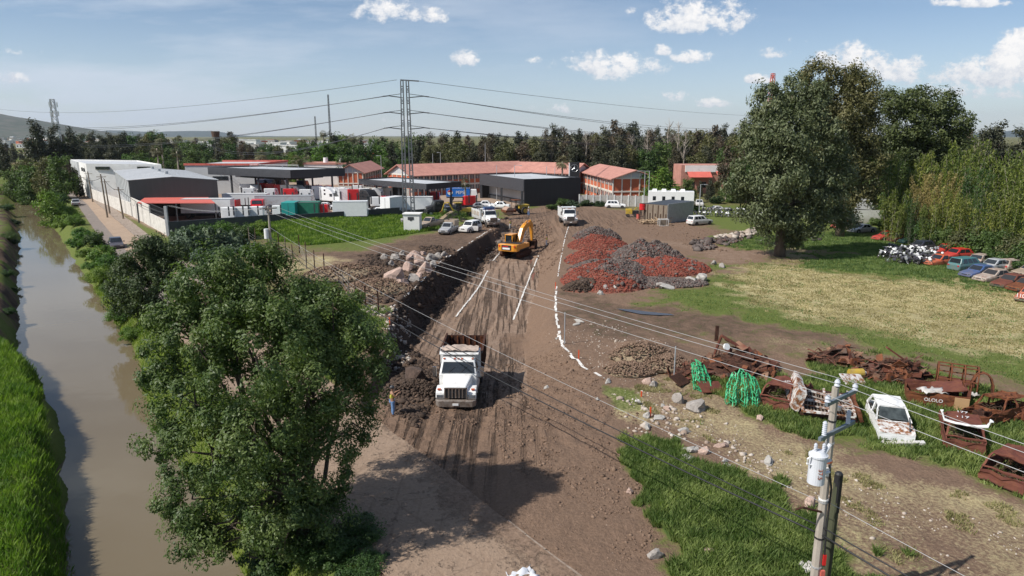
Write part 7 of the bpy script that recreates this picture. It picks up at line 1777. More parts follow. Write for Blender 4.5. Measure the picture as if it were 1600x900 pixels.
w3_ = wreck('rust orange car shell filled with straw at the right edge of photo', M['rustred'], 4.2, 1.7, 1.3, roof=True, hood=False); put_at(w3_, 1592, 742, 35, -.1)
w4_ = wreck('dark rusted car frame without hood behind the green net', M['rustred'], 4.2, 1.7, 1.35, hood=False); put_at(w4_, 1228, 622, 50, -.2)
text('ONO', .3, 'white_clean', w4_, (-.6, .0, 1.42), (0, 0, math.radians(-60)))
w5_ = wreck('torn rusty car cabin leaning in the grass at right', M['rust'], 3.6, 1.6, 1.35, hood=False); put_at(w5_, 1560, 655, -160, -.1); w5_.rotation_euler[0] = .15
for w_, k_ in ((w1_, .05), (w2_, .12), (w3_, .16), (w4_, .16), (w5_, .22)): dent(w_, k_)
# van body shell with scrawl
def shell_box(label, px, py, rz):
    t = thing('rusted_wreck', label, 'wreck', (0,0,0), 0, 'rusted car shells in the grass')
    MB().box(-1.5, 1.5, -.85, -.81, 0, .75).build('side_panel', 'rust', t); MB().box(-1.5, 1.3, .81, .85, 0, .9).build('side_panel', 'rustred', t); MB().box(1.46, 1.5, -.8, .8, 0, 1.1).build('end_panel', 'rustred', t); MB().box(-1.5, -1.46, -.8, .8, 0, .7).build('end_panel', 'rust', t)
    MB().rbox((.6, .1, 1.0), (1.5, 1.4, .05), (.1, -.25, .1)).build('loose_hood', 'rustred', t)
    text('OLOLO', .27, 'white_clean', t, (-.2, -.865, .38), (math.pi/2, 0, 0)); text('OL', .4, 'white_clean', t, (1.52, .1, .7), (math.pi/2, 0, math.pi/2))
    put_at(t, px, py, rz); dent(t, .12); return t
s5 = shell_box('rusty open body with OLOLO painted along its side, white cloth inside', 1460, 628, -24)
MB().box(.8, 1.5, -.93, -.87, -.02, .72).build('cardboard_panel', 'cardboard', s5)
def cloth(label, px, py, dz, w, d, m='white', seed=1, rz=0):
    r = random.Random(seed); k = 8; V = []
    for i in range(k):
        for j in range(k): V.append(((i/(k-1)-.5)*w*(1-.25*r.random()), (j/(k-1)-.5)*d*(1-.25*r.random()), r.uniform(0, .25)))
    o = MB().add(V, [(i*k+j, i*k+j+1, (i+1)*k+j+1, (i+1)*k+j) for i in range(k-1) for j in range(k-1)]).build('plastic_sheet', m, smooth=True); s = o.modifiers.new('s', 'SOLIDIFY'); s.thickness = .02
    p = GG(px, py); o.location = (p.x, p.y, p.z+dz); o.rotation_euler[2] = rz; return tag(o, label, 'plastic sheet')
cloth('crumpled white sheet lying on the rusty open body', 1455, 632, .75, 1.5, .9, seed=2); cloth('white sheet caught under the curved roof frames', 1515, 625, .2, .9, .6, seed=3)
cloth('grey metal sheet lying on the dirt road at the bottom edge', 817, 905, .02, 1.1, .9, 'ltgrey', seed=4, rz=.5); cloth('white bag beside the near utility pole at the bottom edge', 1262, 895, .1, .5, .6, seed=5); cloth('small white bag among stones left of the near stake', 996, 632, .05, .35, .3, seed=6)
cloth('pale sheet left in the weeds by the wooden pole', 393, 390, .3, 1.2, .6, seed=8); cloth('white scrap on top of dark heap near the red gravel', 904, 446, .6, .7, .5, seed=9)
# curved roof frames
def frames(label, px, py, rz, H_=1.7, W_=1.6, L_=2.2, seed=1, tilt=0):
    r = random.Random(seed); t = thing('roof_frame', label, 'wreck', (0,0,0), 0, None)
    for i in range(4):
        x = L_*i/3-L_/2; mb = MB(); pts = [Vector((x, -W_/2*math.cos(math.pi*k/8), H_*math.sin(math.pi*k/8)**.6)) for k in range(9)]; mb.tube(pts, .05, 6); mb.build('hoop', 'rust', t, smooth=True)
    mb = MB()
    for k in (1, 3, 5, 7): a = math.pi*k/8; mb.tube([(-L_/2, -W_/2*math.cos(a), H_*math.sin(a)**.6), (L_/2, -W_/2*math.cos(a), H_*math.sin(a)**.6)], .04, 5)
    mb.build('rail', 'rust', t); MB().box(-L_/2, L_/2, -W_/2, -W_/2+.06, 0, .6).build('lower_panel', 'rustred', t); put_at(t, px, py, rz); t.rotation_euler[1] = tilt; return t
frames('rusty van roof frame with open hoops behind the painted body', 1492, 612, 150, 1.7, 1.7, 2.0, 1); frames('thin bent rusty frame standing between two wrecks', 1532, 622, 60, 1.5, 1.1, .8, 2, .2)
# lying lorry frame (white rusted ladder like shell) under the pole
t = thing('stripped_van_body', 'rusty white stripped van body lying on its side behind the near pole', 'wreck', (0,0,0)); 
MB().rbox((-1.25, 0, .75), (.35, 2.6, .9), (0, .35, .05)).build('side_panel', 'rustwhite', t); MB().rbox((0, .2, .25), (2.2, 3.2, .08), (0,0,0)).build('bed', 'rustdark', t)
mb = MB()
for i in range(5): mb.beam((-1.0, -1.5+i*.62, .45), (.95, -1.5+i*.62, .45), .08, .07)
for x in (-1.0, 0, .95): mb.beam((x, -1.55, .5), (x, 1.5, .5), .08, .08)
mb.build('ladder_frame', 'rustwhite', t)
mb = MB()
for i in range(14): mb.beam((-.9+i*.13, -1.4, .36), (-.9+i*.13, 1.3, .36), .05, .03)
mb.build('slats', 'wood', t); MB().rbox((1.1, -.3, .5), (.12, 2.8, .5), (.0, -.2, 0)).build('side_rail', 'rust', t)
for x in (.1, .35): MB().cyl((x, -1.2, .55), (x, -1.2, .7), .12, n=10).build('spring', 'steel', t)
put_at(t, 1290, 642, -20); t.scale = (1.3, 1.25, 1.3); dent(t, .1)
# tangled scrap heaps
def _scr():
    m, nt, N, L, P = node_mat('mixed_scrap'); g = N.new('ShaderNodeNewGeometry'); cr = N.new('ShaderNodeValToRGB'); e = cr.color_ramp.elements
    cols = [(.04,.02,.015),(.12,.042,.025),(.07,.035,.025),(.20,.075,.035),(.10,.075,.06),(.15,.05,.035),(.28,.17,.11),(.09,.04,.03)]
    while len(e) < len(cols): e.new(.5)
    for i, c in enumerate(cols): e[i].position = i/(len(cols)-1); e[i].color = (*c, 1)
    n = N.new('ShaderNodeTexNoise'); n.inputs['Scale'].default_value = 5; a = N.new('ShaderNodeMath'); a.operation = 'MULTIPLY_ADD'; L.new(n.outputs['Fac'], a.inputs[0]); a.inputs[1].default_value = .35; L.new(g.outputs['Random Per Island'], a.inputs[2])
    f = N.new('ShaderNodeMath'); f.operation = 'FRACT'; L.new(a.outputs[0], f.inputs[0]); L.new(f.outputs[0], cr.inputs[0]); L.new(cr.outputs[0], P.inputs['Base Color']); P.inputs['Roughness'].default_value = .85; P.inputs['Specular IOR Level'].default_value = .2; return m
SCR = _scr()
def heap(label, px, py, R_, H_, seed, n=90, ms=('rust', 'rustdark', 'rustred'), wheel=2, engines=True):
    r = random.Random(seed); t = thing('scrap_heap', label, 'scrap heap', (0,0,0), 0, 'heaps of tangled scrap metal')
    for k, m in enumerate(ms):
        mb = MB()
        for i in range(n//3):
            a = r.uniform(0, 6.28); d = R_*r.random()**.6; z = H_*(1-(d/R_)**1.3)*r.uniform(.25, 1)+.05; c = (math.cos(a)*d, math.sin(a)*d*.75, z); kk = r.random()
            if kk < .45: mb.rbox(c, (r.uniform(.3, 1.1), r.uniform(.2, .7), r.uniform(.02, .06)), (r.uniform(-.9, .9), r.uniform(-.9, .9), r.uniform(0, 3)))
            elif kk < .75: p = Vector(c); q = p+Vector((r.uniform(-.8, .8), r.uniform(-.6, .6), r.uniform(-.3, .4))); mb.tube([p, (p+q)/2+Vector((r.uniform(-.2, .2), 0, r.uniform(-.1, .25))), q], r.uniform(.02, .05), 5)
            else: mb.rbox(c, (r.uniform(.15, .5), r.uniform(.15, .45), r.uniform(.12, .35)), (r.uniform(-.6, .6), r.uniform(-.6, .6), r.uniform(0, 3)))
        mb.build(('panels', 'rods', 'castings')[k], SCR, t)
    mb = MB()
    for i in range(int(n*1.4)):
        a = r.uniform(0, 6.28); d = R_*r.random()**.5; z = H_*(1-(d/R_)**1.5)*r.uniform(.6, 1.05); p = Vector((math.cos(a)*d, math.sin(a)*d*.75, z)); b = r.uniform(0, 6.28); rad = r.uniform(.1, .45)
        mb.tube([p+Vector((math.cos(b+q)*rad, math.sin(b+q)*rad*.8, r.uniform(-.05, .05))) for q in (0, .8, 1.6, 2.4)], .012, 3)
    mb.build('wire_tangle', 'wooddark', t)
    # body of the heap
    V = []; nn = 14
    mb = MB(); rings = []
    for j in range(5):
        f = j/4; rings.append([(math.cos(2*math.pi*i/nn)*R_*(1-f*.85)*r.uniform(.8, 1.05), math.sin(2*math.pi*i/nn)*R_*.72*(1-f*.85)*r.uniform(.8, 1.05), H_*.75*f**.8) for i in range(nn)])
    mb.loft(rings); mb.build('core', 'rustdark', t)
    for i in range(wheel):
        a = r.uniform(3.6, 5.8); c = Vector((math.cos(a)*R_*.8, math.sin(a)*R_*.62, .35)); mb = MB(); mb.cyl(c, c+Vector((.05, -.16, .06)), .3, n=16); wo = mb.build('brake_drum', 'rust', t); MB().cyl(c+Vector((.05,-.16,.06)), c+Vector((.07,-.24,.08)), .12, n=10).build('hub', 'rustdark', wo)
    put_at(t, px, py, 0); return t
heap('tangled heap of engine parts farthest left behind the rusty shells', 1308, 566, 1.9, 1.25, 1, 120, ('rustdark', 'rust', 'wooddark'))
heap('tangled heap of coiled wire and axles in the middle', 1382, 588, 2.0, 1.35, 2, 120, ('rustdark', 'rust', 'rustred'), 3)
heap('rust red heap of bent panels right beside the wire heap', 1412, 592, 1.5, 1.7, 3, 90, ('rustred', 'rustred', 'rustdark'), 1)
heap('big heap of crushed rusty panels behind the green nets', 1152, 580, 2.8, 1.7, 4, 150, ('rustred', 'rustdark', 'rust'), 2)
heap('low heap of rusty sheets left of the small green net', 1082, 585, 1.6, .8, 5, 70, ('rustdark', 'wooddark', 'rustred'), 0)
heap('small scrap pile between wrecks at the right edge', 1608, 655, 1.2, .7, 6, 50)
# big bent panels on the big heap
t = thing('bent_chassis', 'long bent rusty chassis beam leaning over the big scrap heap', 'scrap', GG(1165, 580)); mb = MB(); mb.beam((-1.6, .4, 2.3), (1.9, -.3, .3), .35, .12); mb.beam((-1.2, .9, 1.9), (2.4, .5, .2), .3, .1); mb.beam((-1.6, .4, 2.3), (-1.9, .6, 1.0), .3, .12); mb.build('beam', 'rustred', t)
MB().beam((-1.9, .5, 1.9), (-1.85, .6, 2.9), .22, .12).build('upright', 'rustdark', t); MB().cyl((-1.5, -.3, 1.75), (-1.45, -.42, 1.8), .22, n=14).build('hub_cap', 'white', t)
t = thing('bent_chassis', 'rust red door pillar sticking up from the wire heap', 'scrap', GG(1402, 590)); MB().beam((-.9, 0, 2.0), (.4, -.2, 1.1), .3, .1).build('beam', 'rustred', t); MB().beam((.3, -.2, 1.3), (.2, -.3, .1), .18, .15).build('upright', 'rustred', t)
# fallen door panel rusty
for i, (px, py, rz, m, lb) in enumerate(((1110,612,.3,'rustred','loose rusty panel standing below the big heap'),(1062,600,.9,'rustdark','dark flat sheet at the left end of the scrap'),(1332,600,.2,'rustwhite','small pale rusty panel left of the white wreck'))):
    t = MB().rbox((0, 0, .3), (1.5, .9, .05), (.5, .1, rz)).build('loose_panel', m); t.location = GG(px, py); tag(t, lb, 'panel')
t = thing('steel_drum', 'yellowish drum with white lid lying behind the near pole arm', 'drum', GG(1338, 592)); MB().cyl((-.45, 0, .35), (.4, .1, .35), .3, n=16).build('barrel', 'yellow2', t); MB().cyl((.4, .1, .35), (.6, .12, .36), .22, .12, n=14).build('lid', 'white_clean', t)
# green nets
def net(label, px, py, w, h, seed, rz=0, rows=14):
    r = random.Random(seed); o = thing('green_net', label, 'net', GG(px, py), rz); mb = MB(); base = []
    nx = 16; ny = 12; P_ = {}
    for i in range(nx+1):
        for j in range(ny+1):
            x = (i/nx-.5)*w*(1-.45*abs(j/ny-.15)**1.5); P_[i, j] = Vector((x+r.uniform(-.05, .05), -.55+1.1*j/ny+.25*math.sin(i*1.3)+r.uniform(-.07, .07), h*(j/ny)**.8*(1-.45*abs(i/nx-.4))+.08+r.uniform(-.03, .03)))
    for i in range(nx+1):
        for j in range(ny):
            if r.random() < .9: mb.beam(P_[i, j], P_[i, j+1], .055, .02)
    for j in range(ny+1):
        for i in range(nx):
            if r.random() < .72: mb.beam(P_[i, j], P_[i+1, j], .045, .02)
    mb.build('mesh', mat('green_net', (.05, .38, .17), rough=.5, var=.15), o); return o
net('small bright green plastic net hanging on the scrap heap', 1095, 606, 1.2, 1.5, 1, .1); net('large pale green plastic net draped in front of the rusty shell', 1160, 630, 2.0, 1.75, 2, -.2)
# ------------------------------------------------------------------ utility poles, wires, stones, fence, people
P0 = G(1306, 605); zc = 20.0     # near pole: 20 m from the camera
tN = 20.0; u = (1306-800)/FPX; v = (450-605)/FPX
NP = Vector((u*tN, tN*(CP+v*SP), CAMH+tN*(v*CP-SP))); ztop = NP.z; gN = gz(NP.x, NP.y)
t = thing('utility_pole', 'near concrete utility pole with transformer and two steel crossarms', 'pole', (NP.x, NP.y, gN)); H = ztop-gN
MB().cyl((0,0,-.3), (0,0,H), .17, .105, n=8).build('pole', 'poleconc', t)
WD = Vector((.537, -.843, 0)); AR = Vector((.80, .60, 0)).normalized()
def arm_(z, a, b, nm='crossarm'):
    off = Vector((-AR.y, AR.x, 0))*-.17; return MB().beam(AR*a+off+Vector((0,0,z-.02)), AR*b+off+Vector((0,0,z+.02)), .09, .11).build(nm, mat('steel_arm', (.20, .24, .28), rough=.5, metal=.4), t)
a1 = arm_(H-.28, -.78, .86); a2 = arm_(H-1.3, -.95, .98)
def ins(p, par, h=.28, r=.06, n=4):
    mb = MB()
    for i in range(n): mb.cyl(p+Vector((0,0,h*i/n)), p+Vector((0,0,h*(i+.7)/n)), r*1.1, r*.75, n=10)
    mb.cyl(p, p+Vector((0,0,h)), r*.5, n=8); return mb.build('insulator', 'porcelain', par, smooth=False)
off = Vector((-AR.y, AR.x, 0))*-.17
INS = [AR*-.72+off, Vector((0,0,.28))+off*.2, AR*.82+off]
for k, p in enumerate(INS): ins(p+Vector((0,0,H-.22)), a1, .2, .08, 2)
for a in (-.72, .62): ins(AR*a+off+Vector((0,0,H-1.24)), a2, .42, .065, 7)
for a in (-.5, -.42): MB().cyl(AR*a+off+Vector((0,0,H-1.75)), AR*a+off+Vector((0,0,H-1.25)), .02, n=6).build('hanger', 'galv', a2)
# transformer
TC = AR*-.80+Vector((-.0,-.22,0)); z1 = H-1.72
tr = MB().cyl(TC+Vector((0,0,z1-.95)), TC+Vector((0,0,z1-.1)), .24, n=24).build('transformer', 'ltgrey', t, smooth=False)
MB().cyl(TC+Vector((0,0,z1-.12)), TC+Vector((0,0,z1-.06)), .265, n=24).cyl(TC+Vector((0,0,z1-.06)), TC+Vector((0,0,z1+.05)), .25, .14, n=20).build('lid', 'ltgrey', tr)
mb = MB(); mb.tube([TC+Vector((-.2,-.1,z1-.05)), TC+Vector((-.36,-.12,z1-.15)), TC+Vector((-.36,-.12,z1-.3)), TC+Vector((-.22,-.1,z1-.35))], .025, 6); mb.build('bracket', 'white_clean', tr)
for k, a in enumerate((-.1, .14)): 
    q = TC+Vector((a, 0, z1+.02)); ins(q, tr, .26, .05, 5)
mb = MB(); mb.tube([TC+Vector((.18,.02,z1-.05)), TC+Vector((.34,.06,z1+.22))], .06, 8); mb.build('bushing', 'ltgrey', tr)
for zz in (-.35, -.72): MB().cyl(TC+Vector((.2,.06,z1+zz)), TC+Vector((.46,.2,z1+zz)), .05, n=8).build('mount', 'ltgrey', tr)
# number plate letters, reading downwards
d = Vector((-.12, -1, 0)).normalized(); q = TC+d*.246+Vector((.02, 0, z1-.58))
lt = text('37.5', .2, 'orange', t, q, (math.pi/2, math.pi/2, math.atan2(d.x, -d.y)*-1), 'lettering'); 
for zz, m in ((H-2.35, 'orange'), (H-1.75, 'galv'), (H-3.6, 'white_clean'), (H-3.68, 'galv'), (H-4.9, 'cable'), (H-5.9, 'galv'), (H-1.05, 'cable'), (H-6.6, 'cable')):
    MB().cyl((0,0,zz-.02), (0,0,zz+.03), .17-.065*zz/H+.012, n=12).build('band', m, t)
MB().tube([(-.02,-.15,H-2.4),(.13,-.14,H-3.2),(.1,-.16,H-4.6),(.15,-.16,H-5.8)], .03, 6).build('service_cable', 'cable', t)
MB().tube([(-.1,-.15,H-3.95),(-.75,-.28,H-3.72),(-.95,-.3,H-3.78)], .035, 6).build('hook_arm', 'rustdark', t)
MB().box(.1, .19, -.2, -.14, H-5.75, H-5.4).build('red_tag', 'red', t); MB().box(.08, .2, -.2, -.12, H-6.3, H-5.95).build('pale_rag', 'redsheet', t)
MB().box(-.13, -.02, -.2, -.12, H-2.75, H-2.5).build('junction_box', 'white_clean', t)
# short wooden pole beside it
q = G(1312, 740); tW = 21.2; uu_ = (1311-800)/FPX; vv = (450-740)/FPX; WP = Vector((uu_*tW, tW*(CP+vv*SP), CAMH+tW*(vv*CP-SP)))
t2 = thing('wooden_post', 'dark mossy wooden pole stub right beside the near concrete pole', 'pole', (WP.x, WP.y, gz(WP.x, WP.y))); hW = WP.z-t2.location.z
MB().cyl((-.06,0,-.2), (0,0,hW), .14, .12, n=12).build('pole', 'woodgreen', t2); MB().cyl((0,0,hW-.01), (0,0,hW+.05), .125, .08, n=12).build('top', 'black', t2); MB().cyl((0,0,hW-1.3),(0,0,hW-.02), .128, .124, n=12).build('tarred_top', 'black', t2)
# far pole
FPp = GG(428, 440); tF = thing('utility_pole', 'slender grey utility pole with small meter box left of the fence posts', 'pole', FPp); HF = 7.9-FPp.z
MB().cyl((0,0,-.2), (0,0,HF), .15, .10, n=8).build('pole', 'poleconc', tF); MB().beam(-AR*.9+Vector((0,0,HF-.25)), AR*.9+Vector((0,0,HF-.25)), .1, .1).build('crossarm', 'wood', tF)
MB().cyl((-.35,-.1,4.6),(-.35,-.1,5.6), .24, n=14).build('transformer', 'white_clean', tF)
q = GG(437, 425); t3 = thing('wooden_post', 'short dark leaning post beside the slender utility pole', 'post', q); MB().cyl((.1,0,-.1), (-.15,0,3.2), .13, .11, n=8).build('pole', 'wooddark', t3)
FT = Vector((FPp.x, FPp.y, 7.9)); NT = Vector((NP.x, NP.y, ztop))
GW = 'bare pale wires between the two poles'
nm3 = ('left', 'middle', 'right')
for k, a in enumerate((-.8, 0, .82)):
    s = NT+AR*a+off+Vector((0,0,.0 if a else .12)); e = FT+AR*a*1.05+Vector((0,0,-.15)); wire('power_line', e, s, .35, .009, 'wire', '%s bare wire from far pole to near transformer pole' % nm3[k], GW, 40)
    n2 = s+WD*32+Vector((0,0,.2)); wire('power_line', s, n2, .5, .009, 'wire', '%s bare wire leaving the near pole to the lower right' % nm3[k], 'bare pale wires leaving to the right', 30)
wire('power_line', FT+Vector((0,0,-2.2)), NT+Vector((-.1,-.1,-3.65)), .7, .009, 'wire', 'low pale wire from far pole to the white band', None, 40)
wire('power_line', NT+Vector((.1,-.1,-3.65)), NT+WD*32+Vector((0,0,-3.4)), .6, .009, 'wire', 'low pale wire leaving the white band to the right', None, 30)
for k, (z0, sg, r_) in enumerate(((-4.5, .9, .022), (-4.75, 1.2, .03))):
    wire('cable', FT+Vector((0,0,-3.2-.3*k)), NT+Vector((0,-.1,z0)), sg, r_, 'cable', ('upper', 'thicker lower')[k]+' black cable sagging to the near pole', 'black cables on the near pole', 40)
    wire('cable', NT+Vector((0,-.1,z0)), NT+WD*30+Vector((0,0,z0+.4)), sg*.6, r_, 'cable', ('upper', 'thicker lower')[k]+' black cable leaving the near pole to the right', 'black cables on the near pole', 30)
for k in range(3):
    wire('power_line', FT+AR*(-.8+.8*k)+Vector((0,0,-.15)), (XO(262, 106, 6)-.3+.3*k, 106, 4.4), .6, .009, 'wire', 'thin wire from the far pole to the block wall corner, number %s' % ('one','two','three')[k], 'wires from far pole to the wall corner', 24)

# ---- stones
def rock_mesh(name, seed, m, sub=2):
    bm = bmesh.new(); bmesh.ops.create_icosphere(bm, subdivisions=sub, radius=1); r = random.Random(seed); o = Vector((r.uniform(0, 50),)*3); cut1 = Vector((r.uniform(-1, 1), r.uniform(-1, 1), .6)).normalized(); cut2 = Vector((r.uniform(-1, 1), r.uniform(-1, 1), .1)).normalized()
    for v in bm.verts:
        n = mnoise.noise(v.co*1.1+o)*.6+mnoise.noise(v.co*2.6+o)*.35; v.co *= 1+n
        if v.co.dot(cut1) > .62: v.co -= cut1*(v.co.dot(cut1)-.62)
        if v.co.dot(cut2) > .6: v.co -= cut2*(v.co.dot(cut2)-.6)
    me = bpy.data.meshes.new(name); bm.to_mesh(me); bm.free(); me.materials.append(M[m] if isinstance(m, str) else m); return me
RM = {m: [rock_mesh('boulder', 60+i, m) for i in range(4)] for m in ('pinkrock', 'greyrock', 'concrete', 'earth')}
def rock(name, label, cat, m, p, s, group, seed, rz=None, sink=.25):
    r = random.Random(seed); o = bpy.data.objects.new(name, RM[m][seed % 4]); COL.objects.link(o); o.scale = s; o.location = (p.x, p.y, p.z+s[2]*(.8-sink)); o.rotation_euler = (r.uniform(-.3, .3), r.uniform(-.3, .3), r.uniform(0, 6.28) if rz is None else rz); return tag(o, label, cat, group)
GR = 'pale boulders dumped left of the cut'
for i, (px, py, s, m, lb) in enumerate(((616,436,1.05,'pinkrock','largest pale boulder at the lower left of the heap'),(628,447,.8,'pinkrock','pale rounded boulder at the bottom of the heap'),(636,420,.75,'pinkrock','tall pale boulder in the middle left'),(657,412,.95,'pinkrock','pinkish boulder above the middle'),(663,424,.85,'pinkrock','broad brownish boulder at the lower right'),
        (648,399,.7,'pinkrock','small pale boulder at the top middle'),(672,405,.7,'greyrock','grey upright boulder top right'),(683,402,.55,'greyrock','small grey boulder at the right end'),(640,404,.6,'pinkrock','pink boulder near the top left'),(645,438,.7,'greyrock','grey cracked boulder right of the lowest'),
        (618,404,.6,'greyrock','dark grey stone at the upper left'),(600,403,.5,'greyrock','dark stone at the left end'),(628,396,.45,'greyrock','small pale stone on the upper edge'),(661,396,.4,'pinkrock','tiny pale stone on the crest'),(678,414,.5,'greyrock','grey stone between broad boulder and cut'),(693,398,.45,'greyrock','last stone near the cut edge'),(610,413,.45,'greyrock','flat grey stone left of the largest'),(655,432,.5,'pinkrock','small pink stone low centre'))):
    rock('boulder', lb, 'boulder', m, GG(px, py+2), (s*1.05, s*.95, s*.85), GR, 100+i)
for i, (px, py, sx, sy, sz, m, lb) in enumerate(((1087,640,.75,.5,.42,'greyrock','large flat grey boulder below the green net'),(1060,628,.35,.4,.42,'greyrock','upright stone left of the large flat boulder'),(1013,600,.3,.25,.26,'pinkrock','brownish stone left of a grey twin'),(1022,604,.3,.26,.25,'greyrock','grey stone right of a brownish twin'),(1010,652,.22,.2,.22,'concrete','white stone beside the near orange stake'),
        (1028,654,.38,.2,.14,'concrete','pale flat slab right of the orange stake'),(1010,668,.36,.22,.18,'concrete','long pale broken kerb stone'),(1042,640,.25,.16,.15,'pinkrock','small pinkish stone above the slab'),(1036,636,.18,.14,.12,'concrete','tiny pale stone near the slab'),(1075,705,.62,.26,.16,'concrete','broken concrete slab at the top of the grass patch, upper'),
        (1077,718,.26,.42,.14,'concrete','broken concrete slab at the top of the grass patch, lower'),(1068,675,.35,.25,.16,'concrete','pale slab above the broken pair'),(1100,708,.35,.28,.18,'pinkrock','pinkish stone right of broken slabs'),(1128,698,.4,.18,.16,'pinkrock','long pinkish stone on the wire line'),(1140,732,.3,.16,.1,'concrete','flat pale stone at grass edge'),(1132,722,.22,.14,.1,'concrete','little flat pale stone at grass edge'),
        (1200,722,.5,.2,.14,'concrete','long pale kerb piece above the grass patch'),(1188,655,.3,.2,.15,'pinkrock','stone left of the van body'),(1105,864,.25,.18,.14,'pinkrock','lone stone at the bottom grass edge'),(1022,870,.3,.24,.2,'greyrock','grey stone on the brown slope bottom'),(985,770,.2,.16,.14,'pinkrock','small brown stone on the slope'),(1266,790,.25,.25,.3,'pinkrock','pale stone left of the near pole foot'),
        (648,597,.95,.7,.6,'earth','large earth clod left of the dump truck'),(905,503,.5,.16,.14,'concrete','pale concrete posts pair lying by the chalk line'),(901,508,.5,.14,.12,'concrete','second pale post lying by the chalk line'),(870,530,.14,.12,.1,'concrete','pale stone on the right slope'),(855,607,.2,.14,.12,'concrete','white stone on the slope right of the truck'),(950,597,.35,.2,.12,'concrete','white flat stone at the end of chalk line'),
        (934,625,.12,.1,.1,'concrete','white pebble left of green tuft'),(1040,450,.9,.6,.3,'concrete','grey rounded slab in the row of stones below gravel'),(1030,448,.7,.5,.3,'greyrock','grey slab in the row of stones below gravel, left'),(960,455,.5,.3,.4,'concrete','tilted white slab at the left of stone row'),(948,456,.45,.3,.45,'concrete','second tilted slab at the left of stone row'),(975,450,.4,.3,.3,'concrete','third pale stone of the row'),(938,460,.3,.3,.25,'concrete','first pale stone of the row'),
        (985,446,.5,.4,.3,'concrete','fourth pale stone of the row'),(1000,443,.5,.4,.35,'greyrock','fifth grey stone of the row'),(1082,441,.7,.5,.4,'concrete','pale block at the right end of stone row'),(1097,438,.8,.6,.5,'concrete','rounded pale block, last of the stone row'),(1115,413,.5,.4,.3,'greyrock','grey stone by the gravel right tip'),(1128,418,.45,.4,.3,'greyrock','dark stone by the gravel right tip'))):
    rock('stone', lb, 'stone', m, GG(px, py), (sx, sy, sz), None, 200+i)
# merged low poly rubble
ico_v, ico_f = None, None
bm = bmesh.new(); bmesh.ops.create_icosphere(bm, subdivisions=1, radius=1); ico_v = np.array([v.co[:] for v in bm.verts]); bm.faces.ensure_lookup_table(); ico_f = np.array([[v.index for v in f.verts] for f in bm.faces]); bm.free()
def rubble(name, P, size, m, rng, flat=.75, label=None, cat=None, kind='stuff'):
    n = len(P); k = len(ico_v); j = rng.uniform(.6, 1.25, (n, k, 1)); S_ = (size if np.ndim(size) else np.full(n, size))*rng.uniform(.6, 1.35, n)
    a = rng.uniform(0, 6.28, n); c, s = np.cos(a), np.sin(a); sc = np.stack([rng.uniform(.7, 1.3, n), rng.uniform(.7, 1.2, n), rng.uniform(.5, 1, n)*flat/.75], 1)
    V = ico_v[None]*j*sc[:, None]*S_[:, None, None]; X = V[..., 0]*c[:, None]-V[..., 1]*s[:, None]; Yv = V[..., 0]*s[:, None]+V[..., 1]*c[:, None]
    V = np.stack([X, Yv, V[..., 2]], -1)+P[:, None]; F = (ico_f[None]+(np.arange(n)*k)[:, None, None]).reshape(-1, 3)
    o = np_mesh(name, V.reshape(-1, 3), F, m); tag(o, label, cat, kind=kind); return o
def islandmat(name, cols, rough=.95):
    m, nt, N, L, P = node_mat(name); g = N.new('ShaderNodeNewGeometry'); cr = N.new('ShaderNodeValToRGB'); cr.color_ramp.interpolation = 'LINEAR'
    e = cr.color_ramp.elements
    while len(e) < len(cols): e.new(.5)
    for i, c in enumerate(cols): e[i].position = i/(len(cols)-1); e[i].color = (*c, 1)
    L.new(g.outputs['Random Per Island'], cr.inputs[0]); L.new(cr.outputs[0], P.inputs['Base Color']); P.inputs['Roughness'].default_value = rough; P.inputs['Specular IOR Level'].default_value = .15; return m
M['redgravel'] = islandmat('red_volcanic_gravel', [(.12,.035,.025),(.25,.065,.045),(.30,.09,.062),(.20,.055,.038),(.11,.06,.05)])
M['greygravel'] = islandmat('grey_volcanic_rock', [(.06,.048,.043),(.11,.09,.082),(.17,.145,.13),(.09,.073,.066),(.14,.08,.066)])
M['crumbs'] = islandmat('earth_crumbs', [(.10,.065,.044),(.18,.12,.084),(.24,.165,.118),(.14,.09,.064),(.20,.135,.095)])
M['palecrumbs'] = islandmat('pale_stones', [(.38,.32,.26),(.48,.42,.36),(.30,.23,.18),(.55,.5,.44)])
M['darkcrumbs'] = islandmat('dark_earth_lumps', [(.035,.025,.02),(.07,.05,.038),(.10,.07,.052),(.05,.035,.028)])
M['mound'] = mat('gravel_fines', (.19, .075, .05), rough=1, var=.3, scale=1.5, bump=.05)
def mound_pts(list_, n, rng):
    """list of (px,py,rx,ry,h) -> random points on the union surface"""
    w = np.array([m[2]*m[3] for m in list_]); k = rng.choice(len(list_), n, p=w/w.sum()); a = rng.uniform(0, 6.28, n); d = rng.random(n)**.55
    C = [G(m[0], m[1]) for m in list_]; X = np.array([C[i].x for i in k])+np.cos(a)*d*np.array([list_[i][2] for i in k]); Y = np.array([C[i].y for i in k])+np.sin(a)*d*np.array([list_[i][3] for i in k]); return X, Y
ALLM = [(1012,410,4.8,5.2,2.3,0),(1030,418,5.2,5.5,1.3,1),(1062,420,3.6,3.5,1.0,1),(955,425,5.0,3.4,1.3,0),(945,440,4.7,5.2,1.7,1),(922,408,3.2,4.5,1.3,1),(935,385,4.3,4.5,1.4,1),(932,372,3.6,3.0,1.5,0),(985,425,4,3,.8,1),(1020,443,5.8,2.6,.4,2),(975,400,3,4,.5,1),(905,452,1.6,1.2,.8,3)]
